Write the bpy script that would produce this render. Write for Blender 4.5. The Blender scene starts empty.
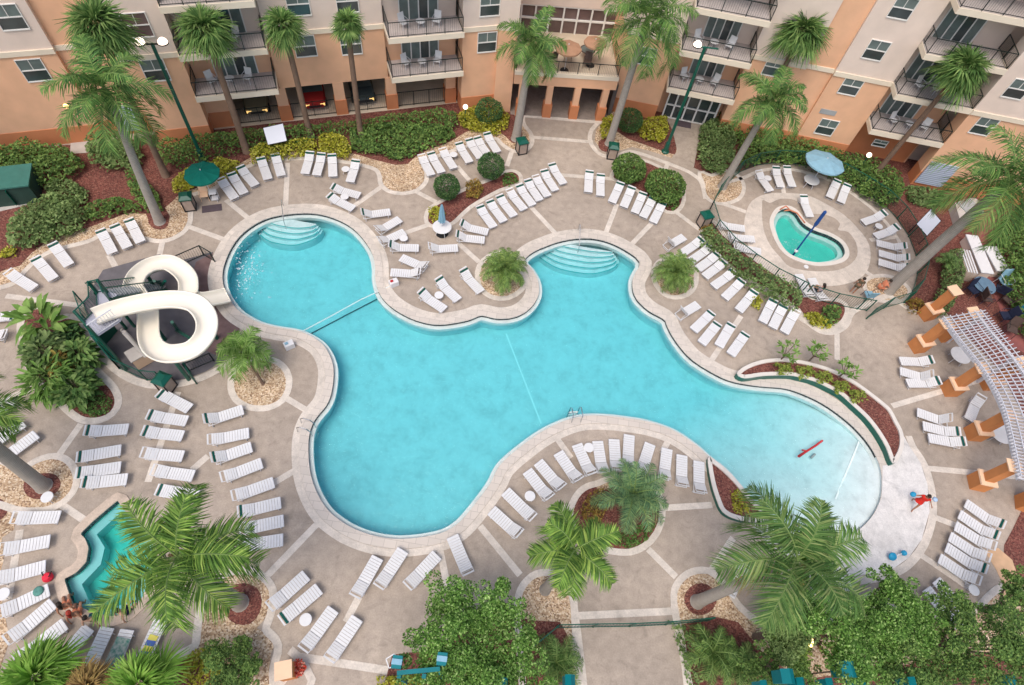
import bpy, bmesh, math, random
from math import sin, cos, pi, radians, sqrt, atan2
from mathutils import Vector, Matrix, noise
from mathutils.geometry import tessellate_polygon, intersect_point_line

scene = bpy.context.scene
col = scene.collection
# ------------------------------------------------------------------ camera
CAM_H = 31.92
PITCH, ROLL, FPX = radians(58.054), radians(9.669), 611.85
_F = Vector((0, cos(PITCH), -sin(PITCH)))
_R0 = Vector((1, 0, 0)); _U0 = Vector((0, sin(PITCH), cos(PITCH)))
_R = cos(ROLL) * _R0 + sin(ROLL) * _U0
_U = -sin(ROLL) * _R0 + cos(ROLL) * _U0
CAM = Vector((0, 0, CAM_H))
cam_data = bpy.data.cameras.new('camera')
cam_data.sensor_width = 36.0
cam_data.lens = 36.0 * FPX / 1024.0
cam_data.clip_start = 0.1
cam_data.clip_end = 2000
cam = bpy.data.objects.new('camera', cam_data)
col.objects.link(cam)
m = Matrix((( _R.x, _U.x, -_F.x, 0), (_R.y, _U.y, -_F.y, 0), (_R.z, _U.z, -_F.z, CAM_H), (0, 0, 0, 1)))
cam.matrix_world = m
scene.camera = cam

# ------------------------------------------------------------------ light
SUN_EL, SUN_AZ = radians(62), radians(200)          # high soft sun behind thin cloud
world = bpy.data.worlds.new("World"); scene.world = world
world.use_nodes = True
wn = world.node_tree.nodes; wl = world.node_tree.links
bg = wn['Background']
sky = wn.new('ShaderNodeTexSky'); sky.sky_type = 'NISHITA'; sky.sun_disc = False
sky.sun_elevation = SUN_EL; sky.sun_rotation = SUN_AZ
sky.air_density = 1.0; sky.dust_density = 4.0; sky.ozone_density = 1.0
wl.new(sky.outputs[0], bg.inputs[0]); bg.inputs[1].default_value = 0.15
sd = bpy.data.lights.new('sun', 'SUN'); sd.energy = 1.15; sd.angle = radians(32); sd.color = (1.0, .95, .88)
so = bpy.data.objects.new('sun', sd); col.objects.link(so)
_d = Vector((sin(SUN_AZ) * cos(SUN_EL), cos(SUN_AZ) * cos(SUN_EL), sin(SUN_EL)))
so.rotation_euler = _d.to_track_quat('Z', 'Y').to_euler()
scene.view_settings.view_transform = 'Standard'
scene.view_settings.look = 'None'
scene.view_settings.exposure = 0.34
scene.view_settings.gamma = 1.0
scene.cycles.use_denoising = True
scene.cycles.max_bounces = 6; scene.cycles.diffuse_bounces = 3; scene.cycles.glossy_bounces = 2
scene.cycles.transparent_max_bounces = 16; scene.cycles.transmission_bounces = 4
scene.cycles.volume_bounces = 0
scene.cycles.use_fast_gi = False

# ------------------------------------------------------------------ materials
def nmat(name):
    mt = bpy.data.materials.new(name); mt.use_nodes = True
    nt = mt.node_tree; b = nt.nodes['Principled BSDF']
    return mt, nt, b
def c4(c): return (c[0], c[1], c[2], 1.0)
def mat(name, c, rough=.7, var=.12, scale=3.0, metal=0.0, bump=0.0, bscale=None, spec=.3, c2=None, detail=4):
    """surface with two scales of irregular colour variation and optional relief"""
    mt, nt, b = nmat(name); N = nt.nodes; L = nt.links
    tc = N.new('ShaderNodeTexCoord')
    n1 = N.new('ShaderNodeTexNoise'); n1.inputs['Scale'].default_value = scale; n1.inputs['Detail'].default_value = detail
    L.new(tc.outputs['Object'], n1.inputs['Vector'])
    mx = N.new('ShaderNodeMix'); mx.data_type = 'RGBA'
    a = c2 if c2 else tuple(x * (1 - var) for x in c)
    bb = c if c2 else tuple(min(1, x * (1 + var)) for x in c)
    mx.inputs[6].default_value = c4(a); mx.inputs[7].default_value = c4(bb)
    mr = N.new('ShaderNodeMapRange'); mr.inputs[1].default_value = .3; mr.inputs[2].default_value = .7
    L.new(n1.outputs[0], mr.inputs[0]); L.new(mr.outputs[0], mx.inputs[0])
    L.new(mx.outputs[2], b.inputs['Base Color'])
    b.inputs['Roughness'].default_value = rough; b.inputs['Metallic'].default_value = metal
    b.inputs['Specular IOR Level'].default_value = spec
    if bump:
        n2 = N.new('ShaderNodeTexNoise'); n2.inputs['Scale'].default_value = bscale or scale * 8
        L.new(tc.outputs['Object'], n2.inputs['Vector'])
        bp = N.new('ShaderNodeBump'); bp.inputs['Strength'].default_value = bump; bp.inputs['Distance'].default_value = .02
        L.new(n2.outputs[0], bp.inputs['Height']); L.new(bp.outputs[0], b.inputs['Normal'])
    return mt
def ramp(N, stops):
    r = N.new('ShaderNodeValToRGB'); e = r.color_ramp.elements
    e[0].position = stops[0][0]; e[0].color = c4(stops[0][1])
    e[1].position = stops[-1][0]; e[1].color = c4(stops[-1][1])
    for p, c in stops[1:-1]:
        x = e.new(p); x.color = c4(c)
    return r
def leafmat(name, stops, rough=.65, trans=.3):
    """each leaf picks its own colour; some light passes through"""
    mt, nt, b = nmat(name); N = nt.nodes; L = nt.links
    g = N.new('ShaderNodeNewGeometry'); r = ramp(N, stops)
    L.new(g.outputs['Random Per Island'], r.inputs[0])
    n = N.new('ShaderNodeTexNoise'); n.inputs['Scale'].default_value = .9; n.inputs['Detail'].default_value = 2
    tc = N.new('ShaderNodeTexCoord'); L.new(tc.outputs['Object'], n.inputs['Vector'])
    hv = N.new('ShaderNodeHueSaturation')
    mr = N.new('ShaderNodeMapRange'); mr.inputs[1].default_value = .3; mr.inputs[2].default_value = .7
    mr.inputs[3].default_value = .72; mr.inputs[4].default_value = 1.25
    L.new(n.outputs[0], mr.inputs[0]); L.new(mr.outputs[0], hv.inputs['Value']); L.new(r.outputs[0], hv.inputs['Color'])
    L.new(hv.outputs[0], b.inputs['Base Color']); b.inputs['Roughness'].default_value = rough
    b.inputs['Specular IOR Level'].default_value = .15
    tr = N.new('ShaderNodeBsdfTranslucent'); L.new(hv.outputs[0], tr.inputs[0])
    ms = N.new('ShaderNodeMixShader'); ms.inputs[0].default_value = trans
    out = N['Material Output']
    L.new(b.outputs[0], ms.inputs[1]); L.new(tr.outputs[0], ms.inputs[2]); L.new(ms.outputs[0], out.inputs[0])
    return mt
def speckle(name, stops, scale=9, rough=.9, bump=.6, big=None):
    """loose stone or bark chips: every cell its own colour"""
    mt, nt, b = nmat(name); N = nt.nodes; L = nt.links
    tc = N.new('ShaderNodeTexCoord')
    v = N.new('ShaderNodeTexVoronoi'); v.inputs['Scale'].default_value = scale
    L.new(tc.outputs['Object'], v.inputs['Vector'])
    sp = N.new('ShaderNodeSeparateColor'); L.new(v.outputs['Color'], sp.inputs[0])
    r = ramp(N, stops); L.new(sp.outputs[0], r.inputs[0])
    n = N.new('ShaderNodeTexNoise'); n.inputs['Scale'].default_value = .8; n.inputs['Detail'].default_value = 5
    L.new(tc.outputs['Object'], n.inputs['Vector'])
    mr = N.new('ShaderNodeMapRange'); mr.inputs[1].default_value = .3; mr.inputs[2].default_value = .7
    mr.inputs[3].default_value = .8; mr.inputs[4].default_value = 1.15
    hv = N.new('ShaderNodeHueSaturation'); L.new(n.outputs[0], mr.inputs[0]); L.new(mr.outputs[0], hv.inputs['Value'])
    L.new(r.outputs[0], hv.inputs['Color']); L.new(hv.outputs[0], b.inputs['Base Color'])
    b.inputs['Roughness'].default_value = rough
    bp = N.new('ShaderNodeBump'); bp.inputs['Strength'].default_value = bump; bp.inputs['Distance'].default_value = .03
    L.new(v.outputs['Distance'], bp.inputs['Height']); L.new(bp.outputs[0], b.inputs['Normal'])
    return mt
def deckmat(name, c, stain=.72, scale=.22):
    """sprayed concrete: fine sand grain, broad mottling, a few darker worn or damp patches"""
    mt, nt, b = nmat(name); N = nt.nodes; L = nt.links
    tc = N.new('ShaderNodeTexCoord')
    def nz(s, d=6, dist=0):
        n = N.new('ShaderNodeTexNoise'); n.inputs['Scale'].default_value = s; n.inputs['Detail'].default_value = d
        n.inputs['Distortion'].default_value = dist; L.new(tc.outputs['Object'], n.inputs['Vector']); return n
    def rng(src, a, bb, lo, hi):
        mr = N.new('ShaderNodeMapRange')
        for i, v in enumerate((a, bb, lo, hi)): mr.inputs[i + 1].default_value = v
        L.new(src.outputs[0], mr.inputs[0]); return mr
    def mul(x, y):
        mm = N.new('ShaderNodeMath'); mm.operation = 'MULTIPLY'; L.new(x.outputs[0], mm.inputs[0]); L.new(y.outputs[0], mm.inputs[1]); return mm
    v = mul(rng(nz(scale, 5, .6), .3, .7, stain, 1.16), rng(nz(2.2, 6), .25, .75, .86, 1.12))
    v = mul(v, rng(nz(14, 3), .3, .7, .9, 1.08))
    v = mul(v, rng(nz(.9, 8, 2.5), .56, .7, 1.0, .84))
    hv = N.new('ShaderNodeHueSaturation'); hv.inputs['Color'].default_value = c4(c); L.new(v.outputs[0], hv.inputs['Value'])
    L.new(hv.outputs[0], b.inputs['Base Color']); b.inputs['Roughness'].default_value = .85
    b.inputs['Specular IOR Level'].default_value = .25
    bp = N.new('ShaderNodeBump'); bp.inputs['Strength'].default_value = .25; bp.inputs['Distance'].default_value = .01
    L.new(nz(40, 2).outputs[0], bp.inputs['Height']); L.new(bp.outputs[0], b.inputs['Normal'])
    return mt
def brickmat(name, c, mortar, bw, bh, scale=1.0, rough=.8, off=.5, ms=.02, var=.1):
    mt, nt, b = nmat(name); N = nt.nodes; L = nt.links
    tc = N.new('ShaderNodeTexCoord'); br = N.new('ShaderNodeTexBrick')
    br.offset = off; br.inputs['Scale'].default_value = scale; br.inputs['Brick Width'].default_value = bw; br.inputs['Row Height'].default_value = bh
    br.inputs['Color1'].default_value = c4([x * (1 + var) for x in c]); br.inputs['Color2'].default_value = c4([x * (1 - var) for x in c])
    br.inputs['Mortar'].default_value = c4(mortar); br.inputs['Mortar Size'].default_value = ms
    L.new(tc.outputs['Object'], br.inputs['Vector']); L.new(br.outputs[0], b.inputs['Base Color'])
    b.inputs['Roughness'].default_value = rough
    return mt
def stripemat(name, ca, cb, freq, axis='Y', rough=.6, duty=.5):
    mt, nt, b = nmat(name); N = nt.nodes; L = nt.links
    tc = N.new('ShaderNodeTexCoord'); s = N.new('ShaderNodeSeparateXYZ'); L.new(tc.outputs['Object'], s.inputs[0])
    mm = N.new('ShaderNodeMath'); mm.operation = 'MULTIPLY'; mm.inputs[1].default_value = freq; L.new(s.outputs[axis], mm.inputs[0])
    fr = N.new('ShaderNodeMath'); fr.operation = 'FRACT'; L.new(mm.outputs[0], fr.inputs[0])
    gt = N.new('ShaderNodeMath'); gt.operation = 'GREATER_THAN'; gt.inputs[1].default_value = duty; L.new(fr.outputs[0], gt.inputs[0])
    mx = N.new('ShaderNodeMix'); mx.data_type = 'RGBA'; mx.inputs[6].default_value = c4(ca); mx.inputs[7].default_value = c4(cb)
    L.new(gt.outputs[0], mx.inputs[0]); L.new(mx.outputs[2], b.inputs['Base Color']); b.inputs['Roughness'].default_value = rough
    return mt
def watermat(name, vol, dens, gloss=.0, ws=1.4, bs=.22):
    mt, nt, b = nmat(name); N = nt.nodes; L = nt.links; N.remove(b); out = N['Material Output']
    tc = N.new('ShaderNodeTexCoord')
    n = N.new('ShaderNodeTexNoise'); n.inputs['Scale'].default_value = ws; n.inputs['Detail'].default_value = 4; n.inputs['Distortion'].default_value = 1.4; n.inputs['Roughness'].default_value = .62
    L.new(tc.outputs['Object'], n.inputs['Vector'])
    bp = N.new('ShaderNodeBump'); bp.inputs['Strength'].default_value = bs; bp.inputs['Distance'].default_value = .16; L.new(n.outputs[0], bp.inputs['Height'])
    g = N.new('ShaderNodeBsdfGlossy'); g.inputs['Roughness'].default_value = .03; L.new(bp.outputs[0], g.inputs['Normal'])
    t = N.new('ShaderNodeBsdfTransparent')
    f = N.new('ShaderNodeFresnel'); f.inputs[0].default_value = 1.33; L.new(bp.outputs[0], f.inputs['Normal'])
    ms = N.new('ShaderNodeMixShader'); L.new(f.outputs[0], ms.inputs[0]); L.new(t.outputs[0], ms.inputs[1]); L.new(g.outputs[0], ms.inputs[2])
    L.new(ms.outputs[0], out.inputs['Surface'])
    va = N.new('ShaderNodeVolumeAbsorption'); va.inputs[0].default_value = c4(vol); va.inputs[1].default_value = dens
    L.new(va.outputs[0], out.inputs['Volume'])
    return mt
def emit(name, c, s):
    mt, nt, b = nmat(name); b.inputs['Base Color'].default_value = c4(c)
    b.inputs['Emission Color'].default_value = c4(c); b.inputs['Emission Strength'].default_value = s
    return mt
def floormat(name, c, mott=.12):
    """pool plaster: pale, with soft irregular lighter and darker blotches from noise in its colour"""
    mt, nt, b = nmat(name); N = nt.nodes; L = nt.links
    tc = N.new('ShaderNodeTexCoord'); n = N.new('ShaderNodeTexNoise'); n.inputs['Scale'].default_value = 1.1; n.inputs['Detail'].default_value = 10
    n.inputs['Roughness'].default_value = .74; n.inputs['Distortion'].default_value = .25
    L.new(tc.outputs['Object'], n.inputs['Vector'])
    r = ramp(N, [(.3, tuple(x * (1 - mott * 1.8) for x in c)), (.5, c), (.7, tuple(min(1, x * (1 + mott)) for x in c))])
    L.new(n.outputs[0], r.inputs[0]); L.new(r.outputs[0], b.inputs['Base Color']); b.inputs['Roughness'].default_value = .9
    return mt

M = dict(
 deck=deckmat('deck_concrete', (.40, .332, .272), .85),
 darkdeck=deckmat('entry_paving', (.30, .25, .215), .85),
 band=deckmat('pale_band', (.62, .555, .485), .9, .5),
 apron=deckmat('white_apron', (.66, .635, .61), .93, .3),
 cream_walk=deckmat('cream_walk', (.60, .53, .46), .9, .4),
 coping=brickmat('coping_stone', (.60, .535, .47), (.44, .39, .34), .62, .42, 1, .75, .5, .012, .06),
 tan_coping=deckmat('tan_coping', (.56, .45, .36), .9, .8),
 kerbw=mat('white_kerb', (.68, .63, .57), .7, .06, 2),
 gravel=speckle('gravel', [(0, (.20, .12, .07)), (.3, (.42, .28, .17)), (.6, (.56, .40, .25)), (1, (.72, .60, .45))], 15, bump=.35),
 mulch=speckle('bark_mulch', [(0, (.075, .024, .018)), (.4, (.15, .045, .034)), (.75, (.205, .068, .050)), (1, (.27, .13, .09))], 16, bump=.4),
 redpave=mat('red_paving', (.30, .10, .09), .85, .15, 2, c2=(.22, .075, .07)),
 grass=speckle('ground_turf', [(0, (.03, .06, .015)), (.5, (.06, .11, .03)), (1, (.11, .17, .05))], 12),
 rubber=mat('slide_ground', (.14, .13, .14), .85, .2, 1.2, bump=.2),
 brownrub=mat('brown_ground', (.18, .115, .11), .85, .2, 2, bump=.2),
 tile=brickmat('dark_tile', (.012, .022, .03), (.05, .06, .07), .15, .15, 1, .25, 0, .02),
 gtile=stripemat('green_tile', (.0, .115, .085), (.0, .03, .028), 6.5, 'Z', .3, .86),
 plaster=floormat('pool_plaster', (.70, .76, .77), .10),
 kplaster=floormat('turquoise_plaster', (.16, .62, .52), .06),
 ledge=mat('wet_ledge', (.68, .74, .73), .5, .05),
 water=watermat('pool_water', (.04, .865, .92), .54, ws=2.6, bs=.5),
 kwater=watermat('wading_water', (.10, .88, .88), .75, ws=2.5),
 white=mat('white_vinyl', (.72, .715, .715), .5, .03, 6),
 frame=mat('white_frame', (.66, .66, .68), .35, .03, 6, spec=.5),
 teal=mat('green_band', (.0, .075, .06), .6, .1, 8),
 green=mat('green_paint', (.0, .085, .055), .35, .1, 3, spec=.5),
 greenfab=mat('green_canvas', (.0, .16, .115), .8, .06, 2),
 tealpaint=mat('teal_paint', (.0, .17, .19), .5, .08, 2),
 bluefab=mat('blue_canvas', (.24, .43, .54), .8, .08, 3),
 tanfab=mat('tan_canvas', (.42, .24, .15), .85, .08, 3),
 peach=mat('peach_render', (.78, .455, .28), .85, .07, .9, bump=.08, bscale=30),
 terra=mat('terracotta_render', (.58, .225, .10), .85, .07, .8, bump=.08, bscale=30),
 cream=mat('cream_render', (.74, .61, .52), .85, .06, .8, bump=.08, bscale=30),
 trimc=mat('cream_trim', (.78, .68, .54), .7, .04, 1),
 orange=mat('orange_render', (.60, .24, .085), .8, .08, 1.2, bump=.08, bscale=30),
 ocap=mat('peach_cap', (.82, .56, .37), .75, .05, 2),
 slabm=mat('balcony_floor', (.52, .46, .43), .85, .1, 1.5),
 rail=mat('black_rail', (.012, .022, .02), .4, .1, 5, spec=.5),
 glass=mat('window_glass', (.045, .06, .06), .12, .3, .8, spec=.8),
 curtain=mat('curtain_glass', (.13, .17, .16), .3, .2, 1.6, spec=.6),
 linew=mat('line_tile', (.93, .95, .95), .5, .02), redglass=mat('tinted_pane', (.13, .085, .08), .15, .3, .8, spec=.7),
 winframe=mat('window_frame', (.78, .76, .72), .5, .03, 4),
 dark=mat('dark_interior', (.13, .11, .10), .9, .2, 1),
 garage=mat('garage_wall', (.75, .62, .38), .85, .1, 1),  # wall and floor colours lightened to lift the shadow inside the bays
 gfloor=mat('garage_floor', (.60, .50, .38), .85, .12, .7),
 concrete=mat('pale_concrete', (.5, .46, .42), .85, .1, 1.3),
 greyc=mat('grey_concrete', (.36, .37, .37), .8, .1, 1.3),
 slide=mat('slide_gelcoat', (.86, .80, .68), .25, .03, .8, spec=.5),
 platf=mat('lilac_floor', (.48, .48, .55), .7, .06, 2),
 lattice=mat('lattice_paint', (.58, .58, .62), .6, .06, 3),
 chrome=mat('chrome', (.55, .57, .58), .2, .05, 3, metal=1),
 black=mat('black_plastic', (.02, .02, .022), .6, .1, 3),
 navy=mat('navy_fabric', (.016, .022, .05), .7, .2, 4),
 brownch=mat('patio_brown', (.09, .06, .05), .6, .2, 4),
 blue=mat('royal_blue', (.015, .07, .26), .45, .08, 3),
 ltblue=mat('toy_blue', (.02, .30, .52), .4, .08, 3),
 red=mat('red_foam', (.50, .03, .035), .55, .1, 3),
 yellow=mat('yellow_cloth', (.75, .6, .04), .8, .1, 3),
 sign=mat('sign_white', (.70, .72, .78), .5, .02, 1),
 ctrunk=None, lamp=emit('lamp_glow', (1, .80, .66), 2.2), wlamp=emit('warm_glow', (1, .72, .25), 5),
 carred=mat('red_car_paint', (.30, .02, .02), .25, .06, 1, spec=.7),
 cardark=mat('dark_car_paint', (.035, .05, .055), .25, .06, 1, spec=.7),
 carsil=mat('tan_car_paint', (.22, .19, .12), .25, .06, 1, spec=.7),
 tyre=mat('tyre', (.02, .02, .02), .8, .1, 5),
 skin=mat('skin', (.52, .30, .20), .55, .06, 8),
 skin2=mat('tanned_skin', (.36, .18, .11), .55, .06, 8),
 hairb=mat('dark_hair', (.025, .016, .012), .6, .2, 20),
 hairr=mat('red_hair', (.33, .035, .02), .6, .2, 20),
 olive=mat('olive_cloth', (.10, .08, .05), .85, .15, 6),
 pink=mat('pale_pink_cloth', (.66, .52, .56), .85, .1, 6),
 coral=mat('coral_cloth', (.62, .22, .12), .85, .1, 6),
 matb=mat('dark_mat', (.10, .075, .085), .9, .1, 4),
 terrapot=mat('terracotta_pot', (.38, .17, .09), .8, .1, 4),
)
def barkmat(name, c, cd, rings, stren=.5):
    mt, nt, b = nmat(name); N = nt.nodes; L = nt.links
    tc = N.new('ShaderNodeTexCoord'); w = N.new('ShaderNodeTexWave'); w.bands_direction = 'Z'; w.inputs['Scale'].default_value = rings
    w.inputs['Distortion'].default_value = 2.5; w.inputs['Detail'].default_value = 3; L.new(tc.outputs['Object'], w.inputs['Vector'])
    n = N.new('ShaderNodeTexNoise'); n.inputs['Scale'].default_value = 4; n.inputs['Detail'].default_value = 6; L.new(tc.outputs['Object'], n.inputs['Vector'])
    mx = N.new('ShaderNodeMix'); mx.data_type = 'RGBA'; mx.inputs[6].default_value = c4(cd); mx.inputs[7].default_value = c4(c)
    ad = N.new('ShaderNodeMath'); ad.operation = 'MULTIPLY_ADD'; ad.inputs[1].default_value = .45; L.new(w.outputs[0], ad.inputs[0])
    sb = N.new('ShaderNodeMath'); sb.operation = 'MULTIPLY'; sb.inputs[1].default_value = .8; L.new(n.outputs[0], sb.inputs[0]); L.new(sb.outputs[0], ad.inputs[2])
    L.new(ad.outputs[0], mx.inputs[0]); L.new(mx.outputs[2], b.inputs['Base Color']); b.inputs['Roughness'].default_value = .9
    bp = N.new('ShaderNodeBump'); bp.inputs['Strength'].default_value = stren; bp.inputs['Distance'].default_value = .03; L.new(ad.outputs[0], bp.inputs['Height']); L.new(bp.outputs[0], b.inputs['Normal'])
    return mt
M['greytrunk'] = barkmat('grey_palm_bark', (.40, .36, .31), (.22, .19, .165), 3)
M['browntrunk'] = barkmat('brown_palm_bark', (.25, .16, .11), (.10, .06, .04), 5, .9)
M['bark'] = barkmat('tree_bark', (.22, .16, .12), (.1, .07, .05), 2)
M['royal'] = leafmat('royal_palm_leaf', [(0, (0.056, 0.127, 0.030)), (.45, (0.142, 0.270, 0.053)), (.8, (0.268, 0.429, 0.083)), (1, (0.441, 0.572, 0.135))])
M['royaldk'] = leafmat('far_palm_leaf', [(0, (0.054, 0.134, 0.043)), (.5, (0.134, 0.268, 0.068)), (1, (0.286, 0.428, 0.119))])
M['bushgreen'] = leafmat('bush_palm_leaf', [(0, (.08, .15, .04)), (.5, (.17, .28, .07)), (1, (.33, .44, .12))])
M['bluish'] = leafmat('silvery_palm_leaf', [(0, (0.068, 0.149, 0.081)), (.5, (0.162, 0.297, 0.135)), (1, (0.324, 0.459, 0.189))])
M['oliveleaf'] = leafmat('olive_palm_leaf', [(0, (0.057, 0.132, 0.036)), (.5, (0.123, 0.240, 0.063)), (.85, (0.228, 0.324, 0.099)), (1, (0.342, 0.396, 0.162))])
M['fan'] = leafmat('fan_palm_leaf', [(0, (0.058, 0.131, 0.036)), (.5, (0.145, 0.268, 0.072)), (1, (0.290, 0.406, 0.131))])
M['brightfan'] = leafmat('bright_fan_leaf', [(0, (0.110, 0.242, 0.033)), (.5, (0.198, 0.396, 0.055)), (1, (0.330, 0.506, 0.110))])
M['deadleaf'] = leafmat('dead_palm_leaf', [(0, (0.200, 0.120, 0.050)), (.5, (0.360, 0.240, 0.090)), (1, (0.500, 0.360, 0.120))])
M['hedge'] = leafmat('hedge_leaf', [(0, (0.054, 0.107, 0.034)), (.5, (0.128, 0.235, 0.056)), (1, (0.255, 0.371, 0.102))])
M['hedgelt'] = leafmat('light_hedge_leaf', [(0, (0.081, 0.139, 0.044)), (.5, (0.161, 0.246, 0.081)), (1, (0.290, 0.385, 0.147))])
M['topiary'] = leafmat('topiary_leaf', [(0, (0.031, 0.083, 0.032)), (.5, (0.073, 0.156, 0.053)), (1, (0.146, 0.258, 0.079))])
M['yellowleaf'] = leafmat('yellow_shrub_leaf', [(0, (0.147, 0.179, 0.021)), (.4, (0.357, 0.357, 0.032)), (.75, (0.525, 0.504, 0.063)), (1, (0.651, 0.630, 0.168))])
M['treeleaf'] = leafmat('tree_leaf', [(0, (0.043, 0.105, 0.019)), (.4, (0.113, 0.235, 0.045)), (.8, (0.209, 0.390, 0.079)), (1, (0.452, 0.617, 0.223))])
M['redleaf'] = leafmat('croton_leaf', [(0, (0.130, 0.130, 0.026)), (.5, (0.286, 0.156, 0.039)), (1, (0.416, 0.325, 0.078))])
M['plum'] = leafmat('plumeria_leaf', [(0, (0.096, 0.192, 0.036)), (.5, (0.180, 0.324, 0.072)), (1, (0.312, 0.456, 0.132))])
M['lawn'] = leafmat('groundcover_leaf', [(0, (0.045, 0.105, 0.022)), (.5, (0.105, 0.210, 0.045)), (1, (0.195, 0.315, 0.090))])
M['crown'] = mat('crownshaft', (.16, .24, .07), .5, .15, 3)

# ------------------------------------------------------------------ pixel -> world, mesh builder
def G(x, y, z=0.0):
    v = _R * ((x - 512) / FPX) + _U * (-(y - 342.5) / FPX) + _F
    t = (CAM_H - z) / -v.z
    return Vector((v.x * t, v.y * t, z))
def G2(x, y, z=0.0):
    p = G(x, y, z); return Vector((p.x, p.y))
def rayv(x, y): return _R * ((x - 512) / FPX) + _U * (-(y - 342.5) / FPX) + _F
def above(base, px):
    """height of the point seen at px that stands vertically over base"""
    v = rayv(*px); D = sqrt(base[0] ** 2 + base[1] ** 2); rho = sqrt(v.x ** 2 + v.y ** 2)
    return CAM_H - D * (-v.z) / rho
def upon(px, base_hint_z_line, h): return None

def wloc(o):
    v = Vector((0, 0, 0))
    while o is not None:
        v += o.location; o = o.parent
    return v
class MB:
    def __init__(s): s.v = []; s.f = []
    def add(s, vs, fs):
        k = len(s.v); s.v.extend([tuple(p) for p in vs]); s.f.extend([tuple(i + k for i in f) for f in fs]); return s
    def box(s, c, d, rz=0, T=None):
        x, y, z = d[0] / 2, d[1] / 2, d[2] / 2
        P = [Vector((a, b, e)) for e in (-z, z) for a, b in ((-x, -y), (x, -y), (x, y), (-x, y))]
        if T is None: T = Matrix.Translation(c) @ Matrix.Rotation(rz, 4, 'Z')
        return s.add([T @ p for p in P], [(3, 2, 1, 0), (4, 5, 6, 7), (0, 1, 5, 4), (1, 2, 6, 5), (2, 3, 7, 6), (3, 0, 4, 7)])
    def tube(s, pts, r, n=8, cap=True):
        pts = [Vector(p) for p in pts]; rs = r if isinstance(r, (list, tuple)) else [r] * len(pts)
        vs = []; up = Vector((0, 0, 1))
        for i, p in enumerate(pts):
            d = (pts[min(i + 1, len(pts) - 1)] - pts[max(i - 1, 0)]).normalized()
            ref = up if abs(d.z) < .95 else Vector((1, 0, 0))
            a = d.cross(ref).normalized(); b = d.cross(a).normalized()
            for k in range(n):
                t = 2 * pi * k / n; vs.append(p + (a * cos(t) + b * sin(t)) * rs[i])
        fs = [(i * n + k, i * n + (k + 1) % n, (i + 1) * n + (k + 1) % n, (i + 1) * n + k) for i in range(len(pts) - 1) for k in range(n)]
        if cap: fs += [tuple(range(n)), tuple(reversed(range((len(pts) - 1) * n, len(pts) * n)))]
        return s.add(vs, fs)
    def lathe(s, prof, c=(0, 0, 0), n=20, T=None):
        vs = []
        for r, z in prof:
            for k in range(n):
                t = 2 * pi * k / n; vs.append(Vector((r * cos(t), r * sin(t), z)))
        fs = [(i * n + k, i * n + (k + 1) % n, (i + 1) * n + (k + 1) % n, (i + 1) * n + k) for i in range(len(prof) - 1) for k in range(n)]
        T = T or Matrix.Translation(c)
        return s.add([T @ p for p in vs], fs)
    def prism(s, pts, z0, z1, bottom=True):
        n = len(pts); vs = [(p[0], p[1], z0) for p in pts] + [(p[0], p[1], z1) for p in pts]
        tris = tessellate_polygon([[Vector((p[0], p[1], 0)) for p in pts]])
        fs = []
        for t in tris:
            a, b, c = [Vector((pts[i][0], pts[i][1])) for i in t]
            if (b - a).cross(c - a) < 0: t = (t[2], t[1], t[0])
            fs.append(tuple(i + n for i in t))
            if bottom: fs.append((t[2], t[1], t[0]))
        ccw = sum(pts[i][0] * pts[(i + 1) % n][1] - pts[(i + 1) % n][0] * pts[i][1] for i in range(n)) > 0
        for i in range(n):
            j = (i + 1) % n
            fs.append((i, j, j + n, i + n) if ccw else (j, i, i + n, j + n))
        return s.add(vs, fs)
    def quad(s, a, b, c, d): return s.add([a, b, c, d], [(0, 1, 2, 3)])
    def build(s, name, mt, parent=None, smooth=False, org=None, world=True):
        me = bpy.data.meshes.new(name)
        if parent is not None: o_ = wloc(parent) if world else Vector((0, 0, 0)); loc = Vector((0, 0, 0))
        elif org is not None: o_ = Vector(org); loc = o_
        else:
            xs = [p[0] for p in s.v]; ys = [p[1] for p in s.v]; zs = [p[2] for p in s.v]
            o_ = Vector(((min(xs) + max(xs)) / 2, (min(ys) + max(ys)) / 2, min(zs))); loc = o_
        me.from_pydata([(p[0] - o_.x, p[1] - o_.y, p[2] - o_.z) for p in s.v], [], s.f)
        me.validate()
        me.materials.append(mt)
        if smooth:
            for p in me.polygons: p.use_smooth = True
        o = bpy.data.objects.new(name, me); col.objects.link(o); o.location = loc
        if parent is not None: o.parent = parent
        return o
def tag(o, label=None, cat=None, group=None, kind=None):
    if label: o['label'] = label
    if cat: o['category'] = cat
    if group: o['group'] = group
    if kind: o['kind'] = kind
    return o
def thing(name, loc, label, cat, group=None, rz=0):
    o = bpy.data.objects.new(name, None); col.objects.link(o); o.location = loc; o.rotation_euler = (0, 0, rz)
    o.empty_display_size = .2
    return tag(o, label, cat, group)
def copy_tree(o, parent=None):
    c = o.copy(); col.objects.link(c)
    if parent is not None: c.parent = parent
    for ch in list(o.children): copy_tree(ch, c)
    return c
ORD = ['first', 'second', 'third', 'fourth', 'fifth', 'sixth', 'seventh', 'eighth', 'ninth', 'tenth', 'eleventh', 'twelfth']

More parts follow.
